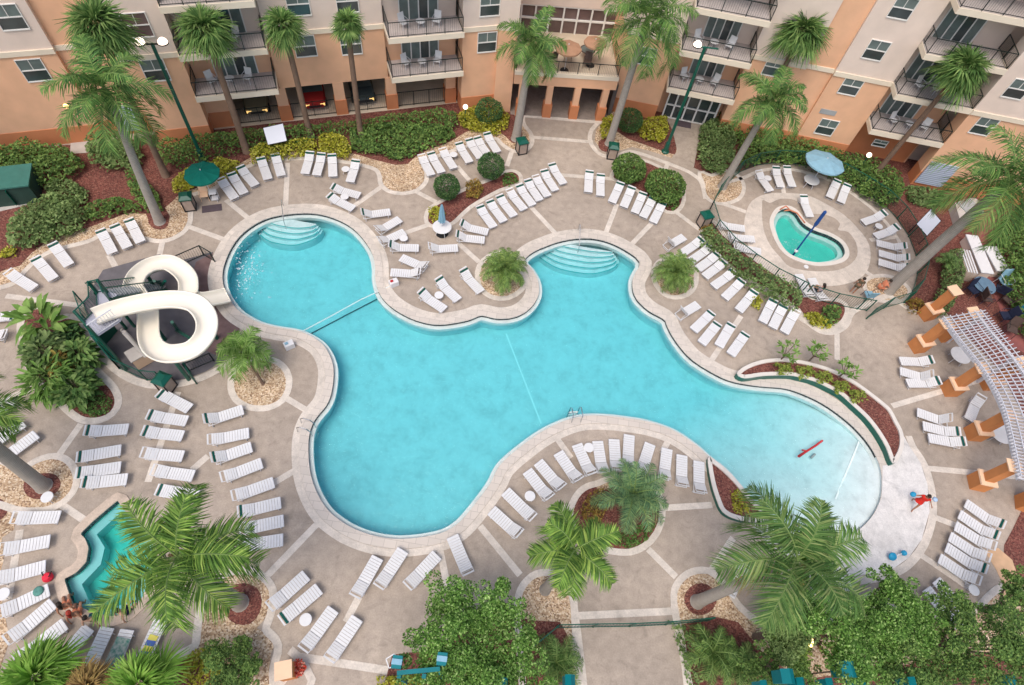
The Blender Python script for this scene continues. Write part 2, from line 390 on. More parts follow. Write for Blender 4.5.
def smooth_closed(P, k=4):
    out = []; n = len(P)
    for i in range(n):
        p0, p1, p2, p3 = P[i - 1], P[i], P[(i + 1) % n], P[(i + 2) % n]
        for j in range(k):
            t = j / k
            out.append(.5 * ((2 * p1) + (p2 - p0) * t + (2 * p0 - 5 * p1 + 4 * p2 - p3) * t * t + (3 * p1 - p0 - 3 * p2 + p3) * t ** 3))
    return out
def smooth_open(P, k=4):
    P = [P[0]] + list(P) + [P[-1]]; out = []
    for i in range(1, len(P) - 2):
        p0, p1, p2, p3 = P[i - 1], P[i], P[i + 1], P[i + 2]
        for j in range(k):
            t = j / k
            out.append(.5 * ((2 * p1) + (p2 - p0) * t + (2 * p0 - 5 * p1 + 4 * p2 - p3) * t * t + (3 * p1 - p0 - 3 * p2 + p3) * t ** 3))
    out.append(P[-2]); return out
def area(P): return .5 * sum(P[i - 1].x * P[i].y - P[i].x * P[i - 1].y for i in range(len(P)))
def W(pts, z=0, sm=3, closed=True):
    P = [G2(x, y, z) for x, y in pts]
    if closed and area(P) < 0: P.reverse()
    if sm > 1: P = smooth_closed(P, sm) if closed else smooth_open(P, sm)
    return P
def resample(P, step, closed=True):
    Q = list(P) + ([P[0]] if closed else []); out = []; acc = 0
    out.append(Q[0].copy())
    for a, b in zip(Q, Q[1:]):
        L = (b - a).length
        while acc + L >= step:
            t = (step - acc) / L; a = a.lerp(b, t); out.append(a.copy()); L = (b - a).length; acc = 0
        acc += L
    return out
def offset(P, d, closed=True):
    """outward for a counter-clockwise closed line, to the right for an open one"""
    n = len(P); out = []
    for i in range(n):
        if closed: a, b = P[i - 1], P[(i + 1) % n]
        else: a, b = P[max(i - 1, 0)], P[min(i + 1, n - 1)]
        t = (b - a)
        if t.length < 1e-6: t = Vector((1, 0))
        t.normalize(); out.append(P[i] + Vector((t.y, -t.x)) * d)
    return out
def ribbon(mb, A, B, z0, z1, closed=True, sides=True):
    n = len(A); vs = [(p.x, p.y, z1) for p in A] + [(p.x, p.y, z1) for p in B]
    if sides: vs += [(p.x, p.y, z0) for p in A] + [(p.x, p.y, z0) for p in B]
    fs = []; rng = range(n if closed else n - 1)
    for i in rng:
        j = (i + 1) % n
        fs.append((i, n + i, n + j, j))
        if sides:
            fs.append((2 * n + i, i, j, 2 * n + j)); fs.append((n + i, 3 * n + i, 3 * n + j, n + j))
    mb.add(vs, fs)
def wallstrip(mb, P, z0, z1):
    n = len(P); mb.add([(p.x, p.y, z0) for p in P] + [(p.x, p.y, z1) for p in P], [(i, n + i, n + (i + 1) % n, (i + 1) % n) for i in range(n)])
def sheet(name, P, z, mt, holes=(), kind='structure', label=None, cat=None):
    L = [[Vector((p.x, p.y, 0)) for p in P]] + [[Vector((p.x, p.y, 0)) for p in h] for h in holes]
    allp = [v for l in L for v in l]
    fs = []
    for t in tessellate_polygon(L):
        a, b, c = [allp[i] for i in t]
        fs.append(tuple(t) if (b - a).cross(c - a).z > 0 else (t[2], t[1], t[0]))
    mb = MB(); mb.add([(v.x, v.y, z) for v in allp], fs)
    return tag(mb.build(name, mt, org=(0, 0, 0)), label, cat, kind=kind)
def inside(p, P):
    c = False; n = len(P); j = n - 1
    for i in range(n):
        if (P[i].y > p.y) != (P[j].y > p.y) and p.x < (P[j].x - P[i].x) * (p.y - P[i].y) / (P[j].y - P[i].y) + P[i].x: c = not c
        j = i
    return c
def distline(p, P, closed=True):
    best = 1e9; n = len(P)
    for i in range(n if closed else n - 1):
        a, b = P[i], P[(i + 1) % n]; ab = b - a; t = max(0, min(1, (p - a).dot(ab) / max(ab.length_squared, 1e-9)))
        best = min(best, (a + ab * t - p).length)
    return best
# ================================================================== GROUND, POOLS, BEDS
POOL = [(231,248),(244,232),(264,219.5),(288,214),(314,213.2),(334,218),(350,226),(362,237),(372,252),(375.5,266),(376,281),(382,297),(396,310),(416,320),(438,324.5),(462,321.5),
 (474,318),(482,315.2),(498,318.5),(516,316.5),(530,308),(538,295),(537.5,281),(531,269),(524,260.5),(533,252),(545,246.5),(561,241),(582,238),(602,240),(622,248),(640,262),
 (633,279),(635,296),(648,310),(664,319),(667,325),(672,335),(682,349),(694,361),(717,375),(735,382),(760,386),(784,388),(802,393.5),(823,403.5),(843,417.5),(858,431),(871,447),(879,463),
 (882,478),(881,498),(874,514),(864,526),(850,536),(832,541),(808,540),(785,532),(762,518),(748,500),(735,481),(724,469),(710,458.5),(696,446),(674,431.5),(650,423),(633,419.8),(604,416.5),
 (576,418),(546,430),(520,448),(500,466),(490,485),(467,515),(453,528),(437,535),(413,539),(393,539.5),(372,536),(352,528.5),(337,519),(328,511),(319,498),(311,478),(308,455),(309,434),(315,419),
 (327,404),(332,388),(333,368),(328,353),(319,342),(300,332),(280,328.5),(264,325),(252,320),(237,310),(227,296),(222.5,283),(223,268)]
KIDS = [(779,211),(788,208.5),(796,213),(803,223),(814,230),(828,235),(840,242),(845,251),(842,258),(830,262),(814,262.6),(800,259),(788,253),(780,243),(775,231),(773.5,221)]
SPA = [(118,500),(124,509),(134,520),(148,533),(156,550),(152,575),(143,598),(128,612),(112,617),(90,612),(72,603),(64,579),(77,572),(86,562),(88.5,548),(85,539),(80,534),(92,522),(106,510)]
pool = resample(W(POOL, 0, 3), .25); kids = resample(W(KIDS, 0, 3), .15)
spa = resample(W(SPA, 0, 1), .15)
HOLES = [pool, kids, spa]
big = [Vector((-420, -300)), Vector((420, -300)), Vector((420, 520)), Vector((-420, 520))]
sheet('ground', big, 0.0, M['grass'], HOLES)
dk = [Vector((-60, -14)), Vector((44, -14)), Vector((44, 47)), Vector((-60, 47))]
sheet('pool_deck', dk, .004, M['deck'], HOLES)

def basin(P, name, depthf, wl, plaster, water, ledge=.26, tile=True, wmat=None, step=.9):
    mb = MB(); wallstrip(mb, P, -2.3, 0.0); tag(mb.build(name + '_wall', M['ledge'] if not tile else plaster, org=(0, 0, 0)), kind='structure')
    if tile:
        mb = MB(); Q = offset(P, -.012); n = len(Q)
        for i in range(n):
            a, b = Q[i], Q[(i + 1) % n]
            if name == 'pool' and distline(a, BEACH, False) < .7: continue
            mb.quad((a.x, a.y, -.30), (a.x, a.y, -.015), (b.x, b.y, -.015), (b.x, b.y, -.30))
        tag(mb.build(name + '_tile_line', M['tile'], org=(0, 0, 0)), kind='structure')
    if ledge:
        mb = MB(); Pn = offset(P, -ledge); ribbon(mb, Pn, offset(P, -.02), wl - .30, wl - .03)
        tag(mb.build(name + '_gutter_ledge', M['ledge'], org=(0, 0, 0)), kind='structure')
    xs = [p.x for p in P]; ys = [p.y for p in P]
    x0, x1, y0, y1 = min(xs) - 1, max(xs) + 1, min(ys) - 1, max(ys) + 1
    nx, ny = int((x1 - x0) / step) + 1, int((y1 - y0) / step) + 1
    vs = []; 
    for j in range(ny + 1):
        for i in range(nx + 1):
            p = Vector((x0 + (x1 - x0) * i / nx, y0 + (y1 - y0) * j / ny)); vs.append((p.x, p.y, depthf(p)))
    fs = [(j * (nx + 1) + i, j * (nx + 1) + i + 1, (j + 1) * (nx + 1) + i + 1, (j + 1) * (nx + 1) + i) for j in range(ny) for i in range(nx)]
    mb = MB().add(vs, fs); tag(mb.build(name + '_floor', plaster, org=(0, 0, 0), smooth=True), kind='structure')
    mb = MB(); mb.prism(offset(P, .03), -3.2, wl); tag(mb.build(name + '_water', wmat, org=(0, 0, 0)), kind='structure')
BEACH = [G2(*p) for p in [(881,470),(882,482),(881,498),(874,514),(864,526),(848,538),(830,541)]]
def main_depth(p):
    d = distline(p, BEACH, False)
    return -(.165 + min(1.22, .05 * d + .006 * d * d + (.05 if d > 2 else 0)))
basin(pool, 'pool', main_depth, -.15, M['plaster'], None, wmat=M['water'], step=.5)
basin(kids, 'wading_pool', lambda p: -.72, -.12, M['kplaster'], None, ledge=.0, tile=True, wmat=M['kwater'])
basin(spa, 'spa_pool', lambda p: -1.05, -.12, M['kplaster'], None, ledge=.0, tile=True, wmat=M['kwater'])
# pale seat shelves under water
mb = MB(); ribbon(mb, offset(kids, -.34), offset(kids, .0), -.8, -.36); tag(mb.build('wading_pool_shelf', M['ledge'], org=(0, 0, 0)), kind='structure')
inner = [G2(x, y, -.35) for x, y in [(119,513),(96,534),(104,547),(100,564),(81,584),(88,600),(104,612),(122,604),(138,590),(146,565),(146,545),(136,530)]]
sh = list(spa)
tagm = MB(); M['benchp'] = floormat('bench_plaster', (.36, .66, .68), .05)
L = [[Vector((p.x, p.y, 0)) for p in spa], [Vector((p.x, p.y, 0)) for p in inner]]
allp = [v for l in L for v in l]; fs = []
for t in tessellate_polygon(L):
    a, b, c = [allp[i] for i in t]; fs.append(tuple(t) if (b - a).cross(c - a).z > 0 else (t[2], t[1], t[0]))
tagm.add([(v.x, v.y, -.42) for v in allp], fs); wallstrip(tagm, inner, -1.1, -.42)
tag(tagm.build('spa_pool_bench', M['benchp'], org=(0, 0, 0)), kind='structure')
# curved entry steps under water
def arcsteps(cpx, wid, n, name, dirang):
    c = G2(*cpx); mb = MB()
    for k in range(n):
        r = 1.0 + .52 * (n - 1 - k) 
        P = []
        for j in range(31):
            a = dirang - 1.15 + 2.3 * j / 30
            rr = r * (1 + .05 * cos(6 * (a - dirang)))
            P.append(c + Vector((cos(a) * rr * wid, sin(a) * rr)))
        P = [c + Vector((cos(dirang) * -1.0, sin(dirang) * -1.0))] + P if False else P
        P = [c + Vector((-wid * r * .93, .25))] + list(reversed(P)) if False else P
        mb.prism(P, -1.6, -.34 - .2 * (n - 1 - k) + .0)
    tag(mb.build(name, M['ledge'], org=(0, 0, 0)), kind='structure')
def steps_at(cpx, half, reach, n, name):
    """broad curved steps: centre point on the pool edge, half width along it, reach into the pool"""
    c = G2(*cpx); mb = MB()
    for k in range(n):
        f = 1 - .2 * k; P = []
        for j in range(41):
            a = pi + pi * j / 40
            rr = 1 - .02 * (1 + cos(8 * a)) / 2
            P.append(c + Vector((cos(a) * half * (1 - .05 * k) * rr, sin(a) * reach * f * rr)))
        mb.prism(P, -1.7, -.30 - .17 * (n - 1 - k))
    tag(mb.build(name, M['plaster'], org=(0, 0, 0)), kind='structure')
    mb = MB()
    for k in range(n):
        f = 1 - .2 * k; P = []
        for j in range(41):
            a = pi + pi * j / 40
            rr = 1 - .02 * (1 + cos(8 * a)) / 2
            P.append(c + Vector((cos(a) * half * (1 - .05 * k) * rr, sin(a) * reach * f * rr)))
        P = P[3:-3]; z = -.30 - .17 * (n - 1 - k) + .004
        Q = offset(P, -.09, False); vs = [(p.x, p.y, z) for p in P] + [(p.x, p.y, z) for p in Q]
        mb.add(vs, [(i, i + 1, len(P) + i + 1, len(P) + i) for i in range(len(P) - 1)])
    tag(mb.build(name + '_edge_tile', M['stepedge'], org=(0, 0, 0)), kind='structure')
M['stepedge'] = mat('step_edge', (.10, .45, .45), .4, .05)
steps_at((287, 216), 2.35, 1.9, 4, 'pool_steps_west')
steps_at((579, 243), 3.1, 1.9, 5, 'pool_steps')
# floor marks and lane line
def line3(name, pts, r, mt, kind='structure', z=0):
    mb = MB(); mb.tube([G(x, y, z_) for x, y, z_ in pts], r, 6); return tag(mb.build(name, mt), kind=kind)
a, b = G2(505, 332, -1.4), G2(545, 432, -1.4)
def floorline(name, pa, pb, w):
    n = 24; mb = MB(); t = (pb - pa).normalized(); s = Vector((-t.y, t.x)) * w / 2; vs = []
    for i in range(n + 1):
        p = pa.lerp(pb, i / n); z = main_depth(p) + .045; vs += [(p.x + s.x, p.y + s.y, z), (p.x - s.x, p.y - s.y, z)]
    mb.add(vs, [(2 * i, 2 * i + 1, 2 * i + 3, 2 * i + 2) for i in range(n)]); tag(mb.build(name, M['linew'], org=(0, 0, 0)), kind='structure')
floorline('pool_floor_line', G2(506, 334, -1.4), G2(541, 424, -1.4), .10)
floorline('shallow_floor_line', G2(861, 434, -.4), G2(834, 500, -.4), .09)
# safety ropes across the pool neck
rp = MB(); rp.tube([G(303, 331, -.05), G(332, 315.5, -.14), G(360, 300, -.14), G(390, 286, .05)], .028, 6)
tag(rp.build('safety_rope', M['ledge']), 'pale floating rope stretched across the narrow neck of the pool', 'rope')
rp = MB(); rp.tube([G(310, 334, -1.3), G(350, 313, -1.3), G(383, 296, -1.3)], .03, 6)
tag(rp.build('floor_stripe', M['tile']), kind='structure')

def ring(name, P, o0, o1, z0, z1, mt):
    mb = MB(); ribbon(mb, offset(P, o0), offset(P, o1), z0, z1); return tag(mb.build(name, mt, org=(0, 0, 0)), kind='structure')
ring('pool_coping', pool, -.03, .46, -.012, .045, M['coping'])
ring('pool_edge_band', pool, .47, .84, 0, .016, M['band'])
ring('wading_pool_coping', kids, -.02, .30, -.01, .04, M['kerbw'])
ring('spa_coping', spa, -.02, .42, -.01, .05, M['tan_coping'])

# ------------------------------------------------------------------ beds and paths (each sheet a few mm above the one below)
BLD = [(-20.5, 35.6), (-30, 30.5), (-46, 24)]
def bed(name, px, mt, z, sm=3, extra=(), rimw=0, rimz=.022, rim=M['band']):
    P = [G2(x, y) for x, y in px] + [Vector(e) for e in extra]
    if area(P) < 0: P.reverse()
    if sm > 1: P = smooth_closed(P, sm)
    sheet(name, P, z, mt)
    if rimw and sm == 1: P = smooth_closed(resample(P, 1.0), 3)
    if rimw:
        Q = resample(P, .25); ring(name + '_rim', Q, .0, rimw, 0, rimz, rim)
    return P
WALLA = [(13.5, -39.6), (10.0, -41.3), (-3, -41.3), (-8, -41.2), (-14, -40), (-26, -41), (-40, -41)]   # (t,d) in the west wing frame
def FA(t, d, z=0):
    a = radians(24.5); return Vector((cos(a) * t + sin(a) * d, sin(a) * t - cos(a) * d, z))
wa = [FA(t, d - .5).to_2d() for t, d in WALLA]
topedge = [(-60,300),(-5,287),(14,281),(22,271),(36,258),(52,249),(75,243),(92,238),(108,228),(125,233),(146,237),(160,239.5),(172,237),(183,230),(188,220),(187,209),(181,202),(186,195),(200,191),
 (214,187),(224,178),(238,170),(252,163),(262,161),(280,158.5),(300,157),(318,157.5),(345,160.5),(365,164.5),(378,169),(382,177),(383,184),(390,190),(403,192),(416,189),(424,181),(424,172),(421,163),(436,155),(456,148),(478,142),(496,137),
 (503,143),(512,149),(523,150),(530,143),(529,134),(522,125),(521,116)]
G1 = bed('gravel_bed_west', topedge, M['gravel'], .012, 1, wa)
tp = [G2(x, y) for x, y in topedge]
mb = MB(); e = resample(smooth_open(tp, 3), .3, False); ribbon(mb, offset(e, 0, False), offset(e, .32, False), 0, .02, False); tag(mb.build('gravel_edge_band_west', M['band'], org=(0, 0, 0)), kind='structure')
mul = [(-60,292),(-5,274),(8,269),(20,266),(32,253),(48,241),(66,235),(88,228),(112,219),(128,213),(146,214),(150,224),(159,228),(168,224),(170,216),(165,208),(172,202),(178,196),(190,190),(205,186),(217,180),(232,168),(250,158),(280,153),(310,151),(350,153),
 (362,156),(375,160),(395,165),(408,164),(415,157),(430,149),(445,144),(455,139),(466,132),(480,128),(495,130),(505,136),(512,143),(521,143),(522,133),(518,118)]
MU1 = bed('mulch_bed_west', mul, M['mulch'], .018, 1, wa)
bed('mulch_circle_tall_palm', [(149,217),(156,213),(165,215),(169,222),(165,229),(155,229),(149,224)], M['mulch'], .019, 2)
bed('mulch_circle_entrance_palm', [(599,141),(606,138),(613,142),(613,149),(605,152),(599,148)], M['mulch'], .017, 2)
# concrete pads in the west bed
sheet('concrete_pad', W([(-10,214),(24,206),(30,204),(33,181),(24,181),(20,170),(-10,168)], 0, 1), .024, M['concrete'])
sheet('concrete_walk', W([(70,154),(88,153),(92,144),(84,136),(84,130),(72,130)], 0, 1), .024, M['concrete'])
# entrance court
sheet('entrance_court', W([(521,116),(524,127),(531,136),(590,141),(594,131),(603,121),(600,105),(540,104)], 0, 1), .008, M['deck'])
FR = lambda t, d, z=0: Vector((4.3 + cos(radians(-2.7)) * t + sin(radians(-2.7)) * d, 43.6 + sin(radians(-2.7)) * t - cos(radians(-2.7)) * d, z))
bed('gravel_bed_entrance', [(604,120),(596,130),(594.5,141),(602,151),(612,152.5),(622,150),(632,147),(650,151),(668,157),(677,160),(680,140),(676,118)], M['gravel'], .012, 1, [(9.5, 45), (4.5, 44.5)])
e = resample(smooth_open([G2(*p) for p in [(603,121),(593.5,131),(592.5,142),(601,153),(613,155),(628,150),(640,152),(660,159),(676,165),(690,171),(702,180),(706,191),(708,202)]], 3), .3, False)
mb = MB(); ribbon(mb, offset(e, 0, False), offset(e, .34, False), 0, .02, False); tag(mb.build('entrance_edge_band', M['band'], org=(0, 0, 0)), kind='structure')
bed('mulch_bed_entrance', [(611,119),(616,131),(628,139),(645,145),(662,151),(675,155),(677,148),(675,134),(671,118)], M['mulch'], .018, 1, [(9.3, 44.9), (5.5, 44.5)])
door_path = W([(667,113),(672,130),(676,146),(676,153),(671,161),(691,170),(695,160),(699,140),(700,120)], 0, 2)
sheet('door_path', door_path, .030, M['deck'])
east = [(699,118),(698,140),(692,167),(703,172),(716,177),(727,170),(740,172),(765,163),(800,164),(832,173),(862,190),(888,208),(908,235),(918,262),(915,288),(903,304),(920,316),(935,308),(956,318)]
bed('mulch_bed_east', east, M['mulch'], .014, 1, [(29.0, 28.2), (31.6, 24), (32.4, 20), (32.6, 14), (44, 10), (44, 46), (13.5, 45)])
bed('gravel_patch_palm', [(701,173),(712,177),(726,172),(738,178),(742,187),(738,197),(726,202),(713,201),(706,193),(705,184)], M['gravel'], .020, 3, (), .3)
sheet('red_path', W([(983,212),(978,240),(985,275),(1000,310),(1010,345),(1060,360),(1040,300),(1015,255),(1000,215)], 0, 3), .022, M['redpave'])
# dark ground round the slide
sl = [(83,303),(103,270),(160,254),(175,262),(213,252),(212,272),(214,297),(222,312),(240,327),(238,345),(225,360),(205,372),(185,379),(160,382),(138,378),(118,366),(104,350),(95,330)]
Ps = bed('slide_ground', sl, M['rubber'], .012, 1)
ring('slide_ground_rim', resample(W([(95,318),(100,340),(104,350),(118,366),(138,378),(160,382),(185,379),(205,372),(225,360),(240,345)] + [(225,350),(205,360),(185,366),(160,369),(138,366),(124,356),(112,344),(106,330)], 0, 1), .3), 0, .0, 0, .0, M['band']) if False else None
e = resample(smooth_open([G2(*p) for p in [(92,318),(98,338),(106,353),(119,367),(138,378),(160,382.5),(185,379.5),(205,373),(226,361),(241,345)]], 3), .3, False)
mb = MB(); ribbon(mb, offset(e, 0, False), offset(e, .42, False), 0, .024, False); tag(mb.build('slide_edge_band', M['band'], org=(0, 0, 0)), kind='structure')
sheet('brown_ground', W([(196,262),(213,253),(212,272),(214,297),(222,312),(240,327),(236,345),(222,358),(205,350),(205,300),(190,285)], 0, 1), .0145, M['brownrub'])
# round and curved beds set into the deck
B_gr1 = bed('gravel_circle', [(260,361),(275,364),(284,373),(286,386),(280,399),(268,405),(252,405),(239,398),(234,386),(237,372),(247,363)], M['gravel'], .012, 2, (), .36)
bed('gravel_bed_palm_west', [(-40,462),(-5,462),(22,474),(32,466),(46,460),(59,460),(68,466),(73,477),(71,490),(60,501),(44,507),(20,507),(5,502),(-10,500),(-40,505)], M['gravel'], .012, 2, (), .34)
bed('mulch_circle_palm_west', [(24,483),(33,476),(45,473),(56,475),(61,483),(58,491),(47,498),(34,499),(25,493)], M['mulch'], .018, 2)
bed('mulch_circle_west', [(-12,500),(-2,498),(6,503),(8,511),(3,518),(-6,522),(-16,518)], M['mulch'], .020, 2)
bed('gravel_strip_west', [(-20,505),(2,500),(16,520),(14,530),(2,538),(4,560),(-2,580),(6,620),(10,640),(0,670),(-30,690),(-40,560)], M['gravel'], .013, 1)
bed('gravel_bed_palm_south', [(208,592),(216,583),(232,575),(250,574),(263,581),(270,593),(270,607),(264,620),(257,628),(270,637),(276,642),(271,654),(269,670),(272,720),(100,740),(120,690),(150,673),(175,661),(198,648)], M['gravel'], .012, 1, (), .36)
bed('mulch_circle_palm_south', [(222,596),(230,587),(244,583),(257,588),(262,600),(259,614),(250,624),(236,624),(225,614)], M['mulch'], .018, 2)
bed('mulch_bed_south_corner', [(120,700),(165,668),(190,658),(210,655),(262,700),(260,740),(100,740)], M['mulch'], .017, 1)
bed('gravel_bed_palm_centre', [(530,740),(520,600),(526,585),(537,577),(552,575),(562,581),(568,592),(571,610),(575,640),(580,685),(582,740)], M['gravel'], .012, 1, (), .34)
bed('mulch_bed_centre', [(370,740),(392,655),(430,650),(500,612),(530,620),(560,622),(570,640),(576,700),(578,740)], M['mulch'], .018, 1)
bed('gravel_bed_palm_east', [(677,606),(677,592),(683,581),(694,574),(708,574),(719,581),(727,594),(738,610),(760,628),(830,625),(870,600),(940,620),(975,616),(1000,590),(1080,600),(1080,760),(700,760),(685,640)], M['gravel'], .012, 1, (), .34)
bed('mulch_circle_palm_east', [(684,597),(690,587),(702,583),(712,588),(717,598),(713,609),(703,615),(692,613),(686,606)], M['mulch'], .020, 2)
bed('mulch_bed_south_east', [(681,625),(712,616),(738,622),(760,650),(800,680),(1080,640),(1090,780),(700,780),(690,690)], M['mulch'], .018, 1)
bed('mulch_bed_far_east', [(1024,505),(1012,530),(1004,545),(1003,565),(1013,585),(1010,600),(1080,640),(1080,500)], M['mulch'], .018, 1)
B_isl = bed('island_bed', [(600,486),(615,480),(636,482),(650,488),(658,500),(659,516),(654,531),(643,543),(628,549),(608,547),(590,540),(577,528),(573,512),(580,496),(589,489)], M['mulch'], .012, 2, (), .34)
bed('gravel_ring_island', [(596,487),(606,480),(618,478),(630,479),(628,486),(610,487),(600,492)], M['gravel'], .016, 1)
bed('gravel_circle_point', [(485,262),(500,254),(518,262),(524,276),(520,288),(507,296),(492,295),(482,286),(480,273)], M['gravel'], .012, 2, (), .34)
bed('gravel_circle_bush', [(660,264),(674,258),(688,262),(694,274),(691,288),(680,295),(667,294),(658,284),(656,273)], M['gravel'], .012, 2, (), .34)
bed('mulch_island_north', [(428,220),(430,211),(438,205),(453,197),(471,188.5),(491,181),(504,174),(512,172),(518,175),(519,181),(514,184),(499,189),(484,197),(469,206),(457,217),(450,223),(438,225),(431,224)], M['mulch'], .012, 2, (), .30)
bed('mulch_island_middle', [(613,178),(619,168),(630,161),(648,163),(668,174),(680,186),(682,199),(677,209),(668,211),(655,202),(640,191),(625,181)], M['mulch'], .012, 2, (), .30)
bed('mulch_strip_fence', [(703,224),(712,222),(722,235),(745,254),(770,272),(800,291),(812,300),(838,302),(845,309),(841,320),(832,325),(820,326),(801,317),(794,305),(775,292),(757,283),(740,272),(724,258),(707,240)], M['mulch'], .012, 2, (), .34)
bed('shrub_island_west', [(55,322),(66,319),(77,321),(82,330),(83,345),(86,362),(97,376),(110,389),(115,401),(112,410),(104,416),(92,418),(82,416),(70,407),(57,393),(42,380),(32,362),(30,345),(24,330),(27,315),(38,309),(47,314)], M['mulch'], .012, 2, (), .38)
bed('gravel_ring_wading', [(866,283),(876,278),(890,278),(902,284),(908,292),(900,300),(886,300),(872,296)], M['gravel'], .016, 2, (), .3)
# terracotta-tone apron path right of the wading area and at the south east corner
bed('orange_walk', [(985,552),(998,548),(1012,560),(1018,578),(1012,598),(1000,600),(1003,585),(996,570)], mat('orange_walk', (.62, .40, .24), .85, .1, 2), .022, 1)
# wading pool walk
wk_o = W([(746,213),(752,201),(766,194),(784,193),(806,195),(824,203),(844,215),(860,231),(869,245),(870,262),(863,276),(846,284),(825,286),(800,283),(775,275),(758,262),(748,245),(744,228)], 0, 3)
wk_i = W([(762,205),(763,200),(770,203),(780,199),(794,200),(806,208),(812,214),(822,214),(834,218),(840,224),(838,230),(848,232),(856,243),(857,256),(848,266),(833,271),(810,271),(790,267),(780,257),(770,245),(764,231),(762,217)], 0, 3)
sheet('wading_walk', wk_o, .012, M['cream_walk'], [wk_i])
# white beach-entry apron
AP = [(882,466),(893,464),(899,452),(903,436),(910,448),(920,463),(927,485),(929,512),(921,540),(908,558),(894,568),(878,573),(855,576),(825,572),(795,560),(768,545),(748,522),(740,505)]
inn = [(748,500),(762,518),(785,532),(808,540),(832,541),(850,536),(864,526),(874,514),(881,498),(882,478)]
P = [G2(*p) for p in AP] + [G2(*p) for p in inn]
sheet('beach_apron', P, .050, M['apron'])
e = resample(smooth_open([G2(*p) for p in [(905,436),(910,448),(920,463),(927,485),(929,512),(921,540),(908,558),(894,568),(878,573),(855,576),(825,572)]], 3), .3, False)
if (e[-1] - e[0]).x: pass
mb = MB(); ribbon(mb, offset(e, -.0, False), offset(e, -.42, False), 0, .03, False); tag(mb.build('beach_apron_rim', M['band'], org=(0, 0, 0)), kind='structure')

BANDS = [((159,257),(163,240)),((109,255),(116,268)),((187,226),(224,239.5)),((226,200),(253,222)),((287.5,163),(285.5,208)),((384,185),(354,206)),((415,191),(436,202)),((428,225),(402,234)),((457,166),(469,180)),
 ((512,151),(507,166)),((530,206),(555,233)),((458,243),(479,262)),((529,137),(593,142)),((561,175),(614,179)),((617,204),(605,235)),((653,222),(628,248)),((669,162),(660,178)),((676,212),(704,233)),((741,316),(711,361)),
 ((6,296),(84,306)),((90,361),(104,355)),((-10,406),(35,387)),((81,424),(59,455)),((-10,460),(24,480)),((62,505),(84,520)),((178,392),(148,482)),((208,456),(192,470)),((286,398),(306,410)),((294,471),(272,484)),
 ((321,520),(266,577)),((359,597),(346,622)),((440,550),(448,590)),((480,526),(520,575)),((558,440),(571,458)),((670,438),(662,452)),((550,508),(577,508)),((662,508),(712,505)),((733,538),(711,571)),
 ((648,549),(676,577)),((574,616),(676,611)),((892,406),(980,380)),((924,468),(1030,478)),((926,514),(960,527)),((918,553),(972,590)),((837,333),(837,360)),((782,182),(784,194)),((832,198),(838,186)),((870,240),(895,237)),((724,204),(746,212)),((866,272),(878,280)),
 ((283,612),(262,642)) if False else ((521,115.5),(605,123)), ((20,530),(8,600)), ((286,655),(262,642)) if False else ((300,657),(276,690)), ((300,657),(398,672)), ((398,672),(430,672))]
mb = MB()
for k, (a, b) in enumerate(BANDS):
    A, B = G(*a), G(*b); d = (B - A); mb.box((A + B) / 2 + Vector((0, 0, .0045 + .0004 * k / 10)), (.34, d.length, .011), atan2(-d.x, d.y))
tag(mb.build('deck_bands', M['band'], org=(0, 0, 0)), kind='structure')
for nm, pts in (('path_edge_band_west', [(573,588),(576,640),(582,700),(586,760)]), ('path_edge_band_east', [(674,606),(680,640),(690,690),(700,760)]),
                ('corner_band_south', [(305,700),(312,680),(302,660),(290,650)])):
    e = [G2(*p) for p in pts]; mb = MB(); ribbon(mb, offset(e, -.18, False), offset(e, .18, False), 0, .024, False); tag(mb.build(nm, M['band'], org=(0, 0, 0)), kind='structure')
e = resample(smooth_open([G2(*p) for p in [(706,192),(712,206),(722,216)]], 3), .3, False)
e = resample(smooth_open([G2(*p) for p in [(797,309),(806,321),(820,331),(834,332),(846,325),(852,312),(870,303),(888,296),(903,305),(918,314)]], 3), .3, False)
mb = MB(); ribbon(mb, offset(e, -.2, False), offset(e, .2, False), 0, .023, False); tag(mb.build('fence_edge_band', M['band'], org=(0, 0, 0)), kind='structure')
e = resample(smooth_open([G2(*p) for p in [(726,181),(741,177),(762,169),(790,168),(825,177),(852,192),(880,214),(900,240),(908,262),(906,283)]], 3), .3, False)
mb = MB(); ribbon(mb, offset(e, 0, False), offset(e, .3, False), 0, .022, False); tag(mb.build('wading_edge_band', M['band'], org=(0, 0, 0)), kind='structure')

# raised planters at the pool edge
def planter(px, name, label, h):
    P = resample(W(px, h, 3), .2); t = thing(name, (P[0].x, P[0].y, 0), label, 'planter')
    mb = MB(); ribbon(mb, offset(P, -.23), P, -.2, h); mb.build('rim', M['kerbw'], t)
    mb = MB(); wallstrip(mb, offset(P, .006), -.16, h - .07); mb.build('tiled_side', M['gtile'], t)
    mb = MB(); mb.prism(offset(P, -.2), -.1, h - .09, False); mb.build('soil', M['mulch'], t)
    return P
PL1 = planter([(737,373),(747,365),(767,359),(794,359),(827,367),(850,378),(864,387),(881,400),(891,409),(898,422),(903,432),(904,445),(900,457),(893,463),(886,446),(877,431),(866,417),(852,404),(841,394),(828,387),(815,381),(800,377),(789,375),(764,375.5),(745,378)], 'raised_planter',
   'curved raised planter with red mulch and green tiled side along the shallow end', .52)
PL2 = planter([(708,457),(716,461),(726,469),(738,481),(752,498),(768,515),(760,522),(740,520),(724,513),(717,500),(711,480)], 'raised_planter', 'pointed raised planter with dark red mulch and yellow shrub at the lower pool edge', .35)
